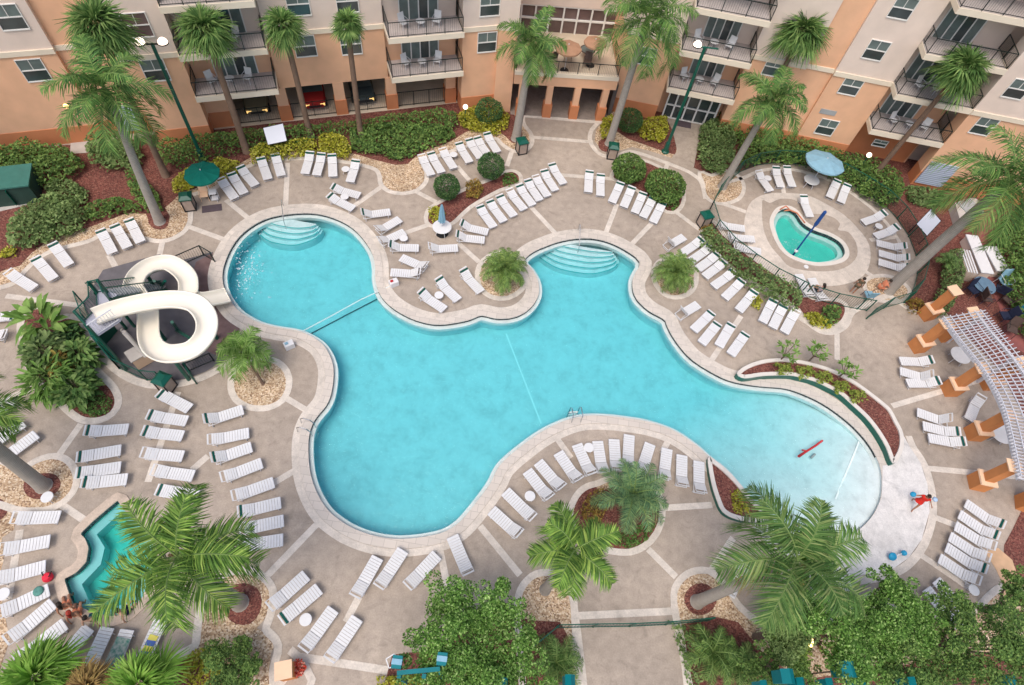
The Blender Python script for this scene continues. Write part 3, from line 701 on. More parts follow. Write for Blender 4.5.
# ================================================================== HOTEL
def fbox(mb, F, t0, t1, d0, d1, z0, z1):
    P = [F(t, d, z) for z in (z0, z1) for t, d in ((t0, d1), (t1, d1), (t1, d0), (t0, d0))]
    mb.add(P, [(3, 2, 1, 0), (4, 5, 6, 7), (0, 1, 5, 4), (1, 2, 6, 5), (2, 3, 7, 6), (3, 0, 4, 7)])
def hit(F, px, d):
    """where the line of sight meets the wall plane d of frame F, as (t, z)"""
    o = F(0, d, 0); tx = (F(1, d, 0) - o); nn = (F(0, d + 1, 0) - o)
    v = rayv(*px); s = (o - CAM).dot(nn) / v.dot(nn); p = CAM + v * s
    return (p - o).dot(tx), p.z
ZS = [3.6, 6.6, 9.7, 12.8, 15.9]
def facade(root, F, secs, low=0.0):
    """secs: (t0, t1, d, strip) solid stretches of wall"""
    for t0, t1, d, strip, z0 in secs:
        a, b, c, e = MB(), MB(), MB(), MB()
        if z0 < 1.3: fbox(a, F, t0, t1, d - 1.2, d + .04, z0, 1.3)
        fbox(b, F, t0, t1, d - 1.2, d, max(z0, 1.3), 19 if strip else 6.62)
        fbox(c, F, t0, t1, d - 1.2, d + .09, 6.62, 6.95)
        if not strip: fbox(e, F, t0, t1, d - 1.2, d, 6.95, 19); e.build('upper_wall', M['cream'], root)
        if a.v: a.build('plinth', M['terra'], root)
        b.build('lower_wall', M['peach'], root); c.build('string_course', M['trimc'], root)
def window(root, F, px, d, w=1.35, h=1.45, kind='glass'):
    t, z = hit(F, px, d); f = MB()
    for a0, a1, b0, b1 in ((t - w / 2, t + w / 2, z - h / 2 - .07, z - h / 2), (t - w / 2, t + w / 2, z + h / 2, z + h / 2 + .05), (t - w / 2 - .04, t - w / 2, z - h / 2 - .07, z + h / 2 + .05), (t + w / 2, t + w / 2 + .05, z - h / 2 - .07, z + h / 2 + .05)):
        fbox(f, F, a0, a1, d, d + .07, b0, b1)
    fbox(f, F, t - w / 2, t + w / 2, d + .012, d + .05, z - .035, z + .035)
    fbox(f, F, t - .018, t + .018, d + .012, d + .04, z + .035, z + h / 2)
    fo = f.build('window', M['winframe'], root)
    g = MB(); fbox(g, F, t - w / 2, t + w / 2, d + .003, d + .014, z - h / 2, z); g.build('pane', M['glass' if kind == 'glass' else 'redglass'], fo)
    g = MB(); fbox(g, F, t - w / 2, t + w / 2, d + .003, d + .014, z, z + h / 2); g.build('pane', M['curtain' if kind == 'glass' else 'redglass'], fo)
def railing(root, pts, z, nm='railing', step=.15, h=1.05):
    mb = MB()
    for (a, b) in zip(pts, pts[1:]):
        A, B = Vector((a[0], a[1], z)), Vector((b[0], b[1], z)); L = (B - A).length; u = (B - A) / L; ang = atan2(u.y, u.x)
        mb.box((A + B) / 2 + Vector((0, 0, h)), (L, .045, .045), ang); mb.box((A + B) / 2 + Vector((0, 0, .1)), (L, .035, .035), ang)
        n = max(1, round(L / 1.45))
        for i in range(n + 1): mb.box(A + u * (L * i / n) + Vector((0, 0, h / 2)), (.045, .045, h), ang)
        k = int(L / step)
        for i in range(1, k): mb.box(A + u * (L * i / k) + Vector((0, 0, h / 2 + .05)), (.009, .009, h - .12), ang)
    return mb.build(nm, M['rail'], root)
def slider(root, F, t0, t1, d, z, n=4, h=2.15):
    f = MB(); w = (t1 - t0) / n
    fbox(f, F, t0 - .05, t1 + .05, d, d + .06, z + h, z + h + .06)
    for i in range(n + 1): fbox(f, F, t0 + i * w - .04, t0 + i * w + .04, d, d + .06, z, z + h)
    fo = f.build('sliding_door', M['winframe'], root); g = MB(); fbox(g, F, t0, t1, d + .003, d + .02, z, z + h); 
    
    for i in range(n): g = MB(); fbox(g, F, t0 + i * w + .04, t0 + (i + 1) * w - .04, d + .003, d + .02, z, z + h); g.build('pane', M['curtain' if (i * 7 + int(z * 3 + t0)) % 3 != 1 else 'glass'], fo)
def bay(root, F, t0, t1, d0, d1, levels, doors, lo=None, chamfer=False):
    """recessed balconies between t0,t1: back wall d0, slab front d1"""
    b = MB(); e = MB(); fbox(b, F, t0 - .05, t1 + .05, d0 - .3, d0, lo if lo is not None else 2.75, 6.62); fbox(e, F, t0 - .05, t1 + .05, d0 - .3, d0, 6.62, 19)
    b.build('bay_wall', M['peach'], root); e.build('bay_wall', M['cream'], root)
    for z in levels:
        s = MB(); fbox(s, F, t0 - .04, t1 + .04, d0, d1 - .02, z, z + .3); s.build('balcony_floor', M['slabm'], root)
        s = MB(); fbox(s, F, t0 - .08, t1 + .08, d1 - .02, d1 + .1, z - .02, z + .36); fbox(s, F, t0 - .09, t0 - .04, d0, d1 - .02, z - .02, z + .36); fbox(s, F, t1 + .04, t1 + .09, d0, d1 - .02, z - .02, z + .36)
        s.build('balcony_edge', M['trimc'], root)
        P = [F(t0, d0 + .1), F(t0, d1), F(t1, d1), F(t1, d0 + .1)]
        railing(root, P, z + .36)
        slider(root, F, doors[0], doors[1], d0, z + .3)
# --- west wing
wA = thing('hotel_wing', FA(-2, -41, 0), 'long west wing of the hotel with open ground floor garage and cream upper storeys', 'hotel')
facade(wA, FA, [(-46, -15.2, -41.0, 0, 0), (-15.2, -11.6, -41.3, 1, 0), (-11.6, -8.05, -39.6, 0, 0), (-2.75, 5.0, -40.85, 0, 2.75), (10.3, 14.2, -39.6, 0, 0)])
bay(wA, FA, -8.0, -2.85, -41.2, -39.15, ZS, (-6.6, -3.9)); bay(wA, FA, 5.1, 10.2, -41.2, -39.1, ZS, (6.2, 8.9))
bay(wA, FA, -27.5, -22.4, -41.3, -39.4, ZS, (-26, -23.5), lo=0)
s = MB(); fbox(s, FA, -46, 14.0, -56, -42.3, 2.78, 18.9); s.build('building_body', M['cream'], wA)
s = MB(); fbox(s, FA, -46.2, 14.2, -56.2, -41.5, 19.0, 19.3); s.build('roof', M['greyc'], wA)
s = MB(); fbox(s, FA, -8.0, 10.3, -48, -41.25, 2.72, 2.78); s.build('garage_ceiling', M['garage'], wA)
s = MB(); fbox(s, FA, -8.0, 10.3, -48.2, -48, 0, 2.7); s.build('garage_wall', M['garage'], wA); s = MB(); fbox(s, FA, -8.3, -8.05, -48, -40.8, 0, 2.7); s.build('garage_wall', M['garage'], wA)
s = MB(); fbox(s, FA, -8.0, 10.3, -48, -40.7, .0, .03); s.build('garage_floor', M['gfloor'], wA)
for t in (-2.8, 1.3, 5.15, 9.75):
    s = MB(); fbox(s, FA, t - .38, t + .38, -41.5, -40.83, 1.3, 2.75); c = s.build('garage_column', M['peach'], wA)
    s = MB(); fbox(s, FA, t - .44, t + .44, -41.55, -40.77, 0, 1.3); s.build('column_base', M['terra'], c)
s = MB(); fbox(s, FA, -8.05, -6.3, -41.5, -40.9, 1.3, 2.75); s.build('garage_pier', M['peach'], wA); s = MB(); fbox(s, FA, -8.1, -6.2, -41.5, -40.85, 0, 1.3); s.build('pier_base', M['terra'], wA)
s = MB(); fbox(s, FA, 10.0, 10.35, -46, -41.2, 0, 2.7); s.build('garage_end_wall', M['terra'], wA)
for a, b in ((-6.2, -3.25), (-2.35, .85), (1.75, 4.7), (5.6, 9.3)):
    railing(wA, [FA(a, -41.0), FA(b, -41.0)], .03, 'garage_railing', .16, 1.25)
for px, d in (((9, 17), -41.0), ((34, 70), -41.0), ((137, 25), -39.6), ((155, 70), -39.6), ((305, 46), -40.85), ((351, 44), -40.85), ((298, 4), -40.85), ((347, 1), -40.85), ((487, 42), -39.6), ((490, 5), -39.6)):
    window(wA, FA, px, d, kind='red' if px == (137, 25) else 'glass')
# louvred grille low on the wall behind the big palm
t, z = hit(FA, (126, 118), -39.6); s = MB(); fbox(s, FA, t - .7, t + .7, -39.6, -39.54, z - 1.0, z + 1.0); s.build('louvred_grille', stripemat('louvre', (.5, .54, .6), (.25, .28, .33), 7, 'Z'), wA)
# --- entrance block
FE = lambda t, d, z=0: Vector((-1.3 + cos(radians(9.5)) * t + sin(radians(9.5)) * d, 41.3 + sin(radians(9.5)) * t - cos(radians(9.5)) * d, z))
eB = thing('entrance_portico', FE(2.5, 0, 0), 'peach entrance portico with three columns and a railed terrace over it', 'portico')
s = MB(); fbox(s, FE, -1.9, 6.0, -.4, 0, 2.8, 3.6); fbox(s, FE, -1.9, 6.0, -6.8, -.4, 2.8, 3.2); s.build('beam', M['peach'], eB)
s = MB(); fbox(s, FE, -1.9, 6.0, -6.6, -.02, 3.605, 3.75); s.build('terrace_floor', M['gfloor'], eB)
s = MB(); fbox(s, FE, -1.9, 6.0, -.3, .05, 3.6, 3.9); s.build('terrace_edge', M['trimc'], eB)
for t in (.95, 3.1, 5.3, -1.2):
    s = MB(); fbox(s, FE, t - .24, t + .24, -.45, .03, 1.2, 2.8); c = s.build('column', M['peach'], eB)
    s = MB(); fbox(s, FE, t - .34, t + .34, -.55, .13, 0, 1.2); s.build('column_base', M['terra'], c)
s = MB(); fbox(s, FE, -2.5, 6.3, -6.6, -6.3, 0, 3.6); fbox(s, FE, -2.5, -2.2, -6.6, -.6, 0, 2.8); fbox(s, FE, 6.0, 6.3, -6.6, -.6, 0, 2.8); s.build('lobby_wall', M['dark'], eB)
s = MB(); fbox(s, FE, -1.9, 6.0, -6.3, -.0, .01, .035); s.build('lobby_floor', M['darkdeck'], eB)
railing(eB, [FE(-1.8, -.6), FE(-1.8, -.1), FE(5.9, -.1), FE(5.9, -1.5)], 3.76, 'terrace_railing', .13)
zt = 3.75
s = MB(); fbox(s, FE, -5, 7.5, -14, -5.3, 5.95, 19); s.build('upper_wall', M['cream'], eB)
s = MB(); fbox(s, FE, -2.5, 6.3, -5.75, -5.5, 3.6, 5.95); s.build('storefront_glass', M['redglass'], eB)
s = MB()
for i in range(9): fbox(s, FE, -2.5 + i * 1.1 - .06, -2.5 + i * 1.1 + .06, -5.5, -5.35, 3.75, 5.95)
fbox(s, FE, -2.5, 6.3, -5.5, -5.36, 4.8, 4.92); fbox(s, FE, -2.5, 6.3, -5.5, -5.34, 5.84, 5.94); s.build('storefront_frame', M['winframe'], eB)
s = MB(); fbox(s, FE, -3.3, -1.95, -6.6, -.3, 0, 6.75); s.build('side_wall', M['peach'], eB)
s = MB(); fbox(s, FE, 6.02, 7.2, -6.6, -1.6, 0, 6.75); s.build('side_wall', M['peach'], eB)
s = MB(); fbox(s, FE, -3.3, -1.95, -6.6, -.3, 6.75, 19); s.build('side_wall', M['cream'], eB)
s = MB(); fbox(s, FE, 6.02, 7.2, -6.6, -1.6, 6.75, 19); s.build('side_wall', M['cream'], eB)
# --- east wing
wB = thing('hotel_wing', FR(18, 0, 0), 'east wing of the hotel with peach lower storeys and stacked railed balconies', 'hotel')
facade(wB, FR, [(0.2, 4.05, 0, 0, 0), (9.2, 13.3, .05, 0, 0), (13.3, 15.3, -.12, 1, 0), (15.3, 19.45, .12, 0, 0), (24.9, 44, 1.55, 0, 0)])
bay(wB, FR, 4.15, 9.1, -1.1, 1.35, ZS, (5.6, 8.0), lo=0); bay(wB, FR, 19.55, 24.8, -.9, 1.5, ZS, (20.3, 22.9), lo=0)
s = MB(); fbox(s, FR, 0.2, 44, -14, -1.5, .0, 18.9); s.build('building_body', M['cream'], wB)
s = MB(); fbox(s, FR, 0, 44.2, -14.2, -1.0, 19.0, 19.3); s.build('roof', M['greyc'], wB)
# side return of the far stretch of wall, so the step at the second balconies is closed
# entrance doors under the first balcony
f = MB(); 
for t in (4.7, 5.4, 6.3, 7.2, 8.1, 8.75): fbox(f, FR, t - .06, t + .06, -.6, -.48, 0, 2.75)
for z in (.0, 1.2, 2.65): fbox(f, FR, 4.7, 8.75, -.6, -.5, z, z + .1)
fo = f.build('lobby_door', M['winframe'], wB); g = MB(); fbox(g, FR, 4.7, 8.75, -.75, -.62, 0, 2.7); g.build('pane', M['glass'], fo)
s = MB(); fbox(s, FR, 19.6, 24.7, -.88, -.86, 0, 3.5); s.build('shaded_store', M['terra'], wB)
for px, d in (((774, 67), .05), ((876, 50), .12), ((903, 8), .12), ((851, 86), .12), ((826.5, 127), .12), ((984, 126), 1.55), ((1018, 89), 1.55), ((646, 56), 0), ((880, 143), .16)):
    window(wB, FR, px, d, 1.3 if px != (880, 143) else 1.0, 1.3 if px != (880, 143) else .5)
t, z = hit(FR, (828, 112), .12); s = MB(); fbox(s, FR, t - .6, t + .6, .12, .16, z - .2, z + .2); s.build('wall_vent', M['greyc'], wB)
# grey louvred equipment screen at the foot of the east wall
scr = MB(); pts = [G(920, 178, .6), G(946, 182, .6)]
A, B = hit(FR, (919, 178), 1.8), hit(FR, (947, 182), 1.8)
s = MB(); fbox(s, FR, A[0], A[0] + 2.1, 1.62, 1.72, .35, 2.4)
tag(s.build('louvred_screen', stripemat('louvre_grey', (.50, .55, .66), (.28, .32, .40), 6, 'Z', .5), org=FR(A[0], 1.6, 0)), 'grey blue louvred screen standing against the terracotta foot of the east wall', 'louvre')

# ------------------------------------------------------------------ cars in the garage
def car(F, t, paint, label):
    o = F(t, -43.5, .03); a = F(t, -42.5, .03) - o; rz = atan2(a.y, a.x) - pi / 2      # local +y points out of the garage
    r = thing('parked_car', o, label, 'car', rz=0)
    T = Matrix.Translation(o) @ Matrix.Rotation(rz, 4, 'Z')
    # body lofted along y
    secs = [(-2.15, .45, .78, .62), (-2.0, .3, .95, .8), (-1.2, .22, 1.0, .88), (0, .22, .95, .9), (1.1, .22, .92, .88), (1.8, .28, .84, .82), (2.15, .42, .66, .66)]
    vs = []; n = 0
    for y, z0, z1, w in secs:
        prof = [(-w * .92, z0), (-w, z0 + .18), (-w, z1 - .14), (-w * .86, z1), (w * .86, z1), (w, z1 - .14), (w, z0 + .18), (w * .92, z0)]; n = len(prof)
        vs += [T @ Vector((x, y, z)) for x, z in prof]
    fs = [(i * n + k, i * n + (k + 1) % n, (i + 1) * n + (k + 1) % n, (i + 1) * n + k) for i in range(len(secs) - 1) for k in range(n)] + [tuple(range(n)), tuple(reversed(range((len(secs) - 1) * n, len(secs) * n)))]
    mb = MB().add(vs, fs); mb.build('body', paint, r, smooth=False)
    def cab(pts, nm, mt, par):
        m2 = MB(); v = []
        for y, z, w in pts: v += [T @ Vector((-w, y, z)), T @ Vector((w, y, z))]
        k = len(pts); m2.add(v, [(2 * i, 2 * i + 1, 2 * i + 3, 2 * i + 2) for i in range(k - 1)] + [tuple(2 * i for i in range(k)), tuple(2 * i + 1 for i in reversed(range(k)))]); return m2.build(nm, mt, par)
    cab([(-1.9, .97, .78), (-1.2, 1.38, .64), (.1, 1.42, .64), (.95, .95, .78)], 'cabin', M['glass'], r)
    cab([(-1.25, 1.385, .65), (-.9, 1.44, .64), (-.1, 1.46, .64), (.15, 1.43, .65)], 'roof', paint, r)
    for sx in (-1, 1):
        m2 = MB(); m2.box((0, 0, 0), (.34, .1, .16), T=T @ Matrix.Translation((sx * .56, 2.08, .62))); m2.build('headlight', emit('headlamp_amber', (1, .62, .2), .9), r)
        for y in (-1.35, 1.4):
            m2 = MB(); m2.lathe([(.0, -.1), (.2, -.1), (.31, -.09), (.33, 0), (.31, .09), (.2, .1), (0, .1)], n=16, T=T @ Matrix.Translation((sx * .82, y, .33)) @ Matrix.Rotation(pi / 2, 4, 'Y')); m2.build('wheel', M['tyre'], r)
    m2 = MB(); m2.box((0, 0, 0), (.9, .06, .16), T=T @ Matrix.Translation((0, 2.14, .55))); m2.build('grille', M['black'], r)
car(FA, -.6, M['carred'], 'red car facing out of the garage bay with lit headlights')
car(FA, 3.1, M['cardark'], 'dark grey car facing out of the garage bay beside the red car')
car(FA, -4.8, M['carsil'], 'olive car parked in the garage bay under the lowest left balcony')
# ================================================================== LOUNGERS
SL, SW = 1.95, .59
def make_lounger(ang, teal, label):
    """origin on the ground under the middle; foot at -y, head at +y; strapped white sling on a tube frame"""
    t = thing('sun_lounger', (0, 0, 0), label, 'sun lounger')
    hy = .28; bl = .70; w = SW / 2; z = .36; a = radians(ang)
    hz = z + bl * sin(a); hyy = hy + bl * cos(a)
    f = MB()
    for sx in (-1, 1):
        f.tube([(sx * w, -.97, z - .02), (sx * w, hy, z - .03), (sx * w, .86, z - .05)], .02, 6)
        f.tube([(sx * w, hy, z - .02), (sx * w, hyy, hz - .02), (sx * w * .96, hyy + .12 * cos(a), hz + .12 * sin(a) - .02)], .018, 6)
        if ang > 14: f.tube([(sx * w * .9, hyy * .75, z + (hz - z) * .7), (sx * w * .9, .84, z - .05)], .012, 5)
    f.tube([(-w, -.97, z - .02), (w, -.97, z - .02)], .02, 6); f.tube([(-w, .86, z - .05), (w, .86, z - .05)], .018, 6)
    f.tube([(-w, hy, z - .04), (w, hy, z - .04)], .016, 6)
    f.build('frame', M['frame'], t)
    for yy in (-.80, .70):
        l = MB(); l.tube([(-w, yy, z - .03), (-w * .96, yy + .02, .02), (w * .96, yy + .02, .02), (w, yy, z - .03)], .02, 6); l.build('leg', M['frame'], t)
    def straps(p0, p1, n, wd, thick=.012):
        m = MB(); p0 = Vector(p0); p1 = Vector(p1); d = (p1 - p0) / n; up = Vector((0, -d.z, d.y)).normalized()
        for i in range(n):
            a0 = p0 + d * (i + .06); a1 = p0 + d * (i + .94)
            vs = []
            for q in (a0, a1):
                for x, s_ in ((-wd, -.0), (-wd * .4, -.012), (wd * .4, -.012), (wd, 0)): vs.append(q + Vector((x, 0, 0)) + up * s_)
            vs += [v + up * thick for v in vs]
            m.add(vs, [(8, 9, 13, 12), (9, 10, 14, 13), (10, 11, 15, 14), (0, 4, 5, 1), (1, 5, 6, 2), (2, 6, 7, 3), (0, 1, 9, 8), (1, 2, 10, 9), (2, 3, 11, 10), (4, 12, 13, 5), (5, 13, 14, 6), (6, 14, 15, 7), (0, 8, 12, 4), (3, 7, 15, 11)])
        return m
    straps((0, -.965, z), (0, hy - .01, z), 9, w + .01).build('seat', M['white'], t)
    e = .80 if teal else .86
    straps((0, hy + .01, z + .005), (0, hy + bl * cos(a) * e, z + bl * sin(a) * e), 5, w + .01).build('backrest', M['white'], t)
    if teal:
        straps((0, hy + bl * cos(a) * .81, z + .005 + bl * sin(a) * .81), (0, hyy, hz + .005), 1, w + .014, .02).build('head_band', M['teal'], t)
    straps((0, hyy + .03 * cos(a), hz + .03 * sin(a)), (0, hyy + .12 * cos(a), hz + .12 * sin(a)), 1, w - .01, .016).build('head_strap', M['white'], t)
    return t, Vector((0, hyy + .1 * cos(a), hz + .1 * sin(a)))
PROTO = {}
for key, (ang, teal) in {'t': (17, 1), 'w': (17, 0), 'T': (32, 1), 'U': (32, 0), 'f': (4, 0), 'F': (4, 1), 'h': (62, 0), 'H': (62, 1)}.items():
    PROTO[key] = [make_lounger(ang, teal, 'x'), False]
used_lounger = 0
def lounger(h, f, key, label, group):
    (root, hl), used = PROTO[key]
    A = G(f[0], f[1], .36); B = G(h[0], h[1], hl.z); d = (B - A).to_2d()
    ang = atan2(-d.x, d.y)
    if used: o = copy_tree(root)
    else: o = root; PROTO[key][1] = True
    u = d.normalized(); Lh = hl.y + .97
    mid = (A.to_2d() + B.to_2d()) / 2                       # centre the fixed-size lounger on the seen one
    c = mid + u * (.97 - Lh / 2)
    rr = random.Random(int(h[0] * 31 + h[1] * 7)); 
    o.location = (c.x, c.y, .012); o.rotation_euler = (0, 0, ang + rr.uniform(-.012, .012)); tag(o, label, 'sun lounger', group); return o
ROWS = [
 # (what the row is, from which end it is counted, group, [(head, foot, kind)...])
 ('lone pair along the slide lawn edge', 'left', 'loungers by the west bed', [((9,272),(32,287),'w'),((36,259),(52,277),'t'),((52,243),(69,265),'t')], 'row of three at the far left mulch'),
 ('', 'left', 'loungers by the west bed', [((100,230),(112.4,252),'t'),((114.4,225),(127,246.6),'t'),((128.4,219.4),(140.4,241),'t')], 'row of three beside the tallest left palm'),
 ('', 'left', 'loungers by the green parasol', [((221,179),(234,197),'w'),((231,173),(244,193),'t'),((240,166),(255,185),'t')], 'row of three right of the open green parasol'),
 ('', 'left', 'loungers by the yellow shrubs', [((260.4,157),(268,179),'t'),((275,154),(281,175),'t')], 'pair below the white tilted board'),
 ('', 'left', 'loungers by the yellow shrubs', [((310,151.6),(305,173),'t'),((321.6,152.6),(316.4,175),'t'),((331.6,154),(333,176),'t'),((356,160),(350,181),'t')], 'row of four at the yellow shrubs'),
 ('', 'top', 'loungers scattered round the closed blue parasol', [((333,186),(358,195),'t'),((329.6,195),(352,208),'t'),((362,211),(389,212),'T'),((376,228),(400,219),'U'),((379,239),(404,232),'U'),((391,243),(416,248),'T')], 'staggered line above the pool neck'),
 ('', 'top', 'loungers scattered round the closed blue parasol', [((462.4,222),(486,231.6),'T'),((457.4,233),(483,240),'T'),((430,245),(456,248),'U'),((426,264),(402,258),'U'),((420,270),(391.4,272.4),'U')], 'cluster below the closed blue parasol'),
 ('', 'left', 'loungers on the paved lobe in the pool', [((422.4,291),(442,308),'T'),((439,278),(457,299),'T'),((463.4,269),(480,291),'T')], 'row on the paved lobe'),
 ('', 'left', 'loungers between the round shrubs', [((421.6,155),(431,174),'w'),((431,153),(441,171),'t'),((443,149),(453,167),'w'),((459,143),(469,161),'t'),((469,139),(480,157),'t'),((477.4,137),(488,155),'t'),((487,133),(497,151),'t')], 'row behind the clipped round shrubs'),
 ('', 'left', 'loungers in the long diagonal row', [((480,206),(493,226),'t'),((490,201),(503,220),'t'),((500,196),(513,214.5),'t'),((510,190),(523,208),'w'),((519.5,185),(532,204),'t'),((528,180),(539,199),'t'),((536,176),(547,195),'w'),((544,170),(555,189.5),'t'),((552,164),(563,182.5),'t')], 'diagonal row in the middle'),
 ('', 'left', 'loungers below the entrance shrubs', [((589.6,171),(588.4,191),'t'),((601,174),(600.4,195),'t')], 'pair in front of the hotel entrance'),
 ('', 'left', 'loungers below the entrance shrubs', [((621,182),(612,202),'t'),((632.4,186),(623.6,207),'t'),((644,191.6),(634.4,213),'t'),((653.6,197),(643,217),'t'),((663,202),(653,222),'t')], 'row of five under the leafy shrubs'),
 ('', 'left', 'loungers turned on their own', [((668,241),(687,235),'h')], ''),
 ('', 'top', 'loungers along the green hedge', [((701,239),(684,252),'t'),((709,247),(693.6,259),'t'),((717,254),(699,268),'t'),((724,261),(705.6,276),'t'),((733.6,271),(714,286),'t'),((742.4,280),(725,297.6),'t'),((755,291),(739,310),'t')], 'hedge row of seven'),
 ('', 'left', 'loungers along the green hedge', [((774,300),(763,321),'t'),((784,305),(773,327),'t'),((796,311),(785,331),'w')], 'row at the hedge end'),
 ('', 'left', 'loungers turned on their own', [((682,310),(700,303),'h')], ''),
 ('', 'left', 'loungers at the right pool bend', [((712,312),(694,330),'F'),((718,323),(702,343),'F'),((732,323.5),(719,346),'F'),((746,333.5),(731,354),'F')], 'row of four at the right pool bend'),
 ('', 'left', 'loungers round the wading pool', [((759,171),(770,190),'w'),((776,166),(781,187),'t'),((787,166),(792.4,186),'t')], 'row of three behind the wading pool'),
 ('', 'left', 'loungers round the wading pool', [((838,180),(830,197),'t'),((848,184),(841,202),'t')], 'pair below the open blue parasol'),
 ('', 'left', 'loungers round the wading pool', [((803.6,195),(810,216),'t')], ''),
 ('', 'top', 'loungers round the wading pool', [((885,212),(864,222),'T'),((898,226),(876,236),'T'),((906,245),(878,243),'T'),((909,256.5),(880,253),'T'),((909,266),(880,262),'T')], 'curved row right of wading pool'),
 ('', 'top', 'loungers round the wading pool', [((722,223),(741,228),'w'),((731,235),(752,239),'w'),((738,245),(757,251),'w')], 'row of three left of the wading pool'),
 ('', 'left', 'loungers round the wading pool', [((810,293),(800,277),'w'),((824,297),(813,281),'w')], 'pair by the seated guest at the fence'),
 ('', 'top', 'loungers beside the orange columns', [((933,359),(901,361),'T'),((930,372),(904,372),'h'),((940,380),(908,383),'T')], 'first group beside the orange columns'),
 ('', 'top', 'loungers beside the orange columns', [((950,416),(920,413),'h'),((960,431),(924,426),'T'),((966,441),(929,438),'T')], 'second group beside the orange columns'),
 ('', 'left', 'loungers turned on their own', [((982,397),(970,418),'U')], ''),
 ('', 'top', 'loungers in the stacked row by the beach entry', [((1004,524),(967,504),'T'),((998,535),(961,515),'T'),((996,546),(956,526),'U'),((991,558),(950,536.5),'U'),((987,569),(947,547.5),'T'),((980,580),(941,559),'U')], 'tight row of six by the white apron'),
 ('', 'top', 'loungers in the stacked row by the beach entry', [((964,608),(943,588),'w'),((953,618),(933,597),'w')], 'pair half under the lower right tree'),
 ('', 'left', 'loungers on the lower curve of the pool', [((520,533),(492,511),'U'),((531,515),(508,494),'w'),((549,495),(529,473),'U'),((561,485),(540,464),'U'),((579,478),(559,454),'U'),((592,471),(578,447),'U'),((604,470),(598,443),'U'),((618,468),(614,441),'U'),((629,464),(629,438),'w'),((643,470),(650,445),'U'),((666,477),(667,450),'U'),((684,486),(682,455),'U'),((702,492),(699,462),'U')], 'curved row above the island palm'),
 ('', 'left', 'loungers at the lower left deck', [((272,604),(303,578),'w'),((284,618),(316,591),'F'),((304,648),(332,611),'w'),((330,658),(356,620),'w')], 'row of four near the lower planter post'),
 ('', 'left', 'loungers at the lower left deck', [((355,595),(377,559),'w'),((379,585),(402,552),'w'),((409,584),(435,557),'w'),((468,572),(453,538),'w')], 'row of four at the bottom pool edge'),
 ('', 'top', 'loungers in the middle left column', [((158,392),(190,409),'F'),((148,414),(186,421),'t'),((142,430),(183,436),'t'),((142,452),(182,456),'w'),((150,469),(195,476),'w'),((156,489),(198,496),'F')], 'middle column of six below the slide'),
 ('', 'top', 'loungers in the inner left column', [((205,418),(241,410),'T'),((208,439),(248,433),'w'),((211,457),(251,447),'T'),((220,477),(262,463),'w'),((231,496),(274,482),'w'),((239,511),(279,503),'t'),((242,528),(281,521),'w'),((240,545),(281,540),'w')], 'column nearest the main pool'),
 ('', 'top', 'loungers in the outer left column', [((86,430),(126,429),'t'),((76,457),(121,450),'F'),((75,473),(121,467),'F'),((82,482),(126,479),'t')], 'column of four above the small spa'),
 ('', 'top', 'loungers at the left edge', [((14,315),(-24,320),'F'),((6,333),(-30,336),'w')], 'pair cut by the left edge'),
 ('', 'top', 'loungers at the left edge', [((-24,421),(8,403),'w'),((-16,446),(20,425),'w'),((0,457),(31,438),'w')], 'row of three under the left palm frond'),
 ('', 'top', 'loungers fanned round the spa', [((10,517),(61,517),'w'),((-1,549),(49,541),'w'),((-6,578),(44,567),'w'),((-4,613),(48,590),'w'),((5,641),(53,603),'w'),((18,658),(62,626),'w'),((50,668),(86,631),'w'),((85,670),(104,635),'w'),((108,672),(124,638),'w'),((139,663),(158,626),'w')], 'fan of ten round the small spa'),
 ('', 'left', 'loungers near the lower right palm', [((733,588),(742,570),'w'),((846,572),(812,577),'w'),((848,584),(814,588),'w')], 'trio showing through the lower right palm'),
]
SINGLE = {(668,241): 'white sun lounger with steep backrest facing the hedge below the five', (682,310): 'white sun lounger with upright back beside the right round palm bed',
 (803.6,195): 'single white sun lounger standing inside the walk above the wading pool', (982,397): 'single white sun lounger angled between two orange columns'}
for r in ROWS:
    desc, end, grp, items, row = r
    for i, (h, f, k) in enumerate(items):
        if not row: lab = SINGLE[h]
        else:
            n = len(items)
            if n == 2: o_ = ('left' if i == 0 else 'right') if end == 'left' else ('upper' if i == 0 else 'lower'); lab = f'white sun lounger, {o_} of the {row}'
            elif n == 13 and i == 12: lab = f'white sun lounger, rightmost in the {row}'
            else: lab = f'white lounger, {ORD[i]} from {end} in the {row}'
        lounger(h, f, k, lab, grp)

for k_, ((r_, h_), u_) in PROTO.items():
    if not u_:
        for o_ in [c for ch in r_.children for c in ch.children] + list(r_.children) + [r_]: bpy.data.objects.remove(o_)
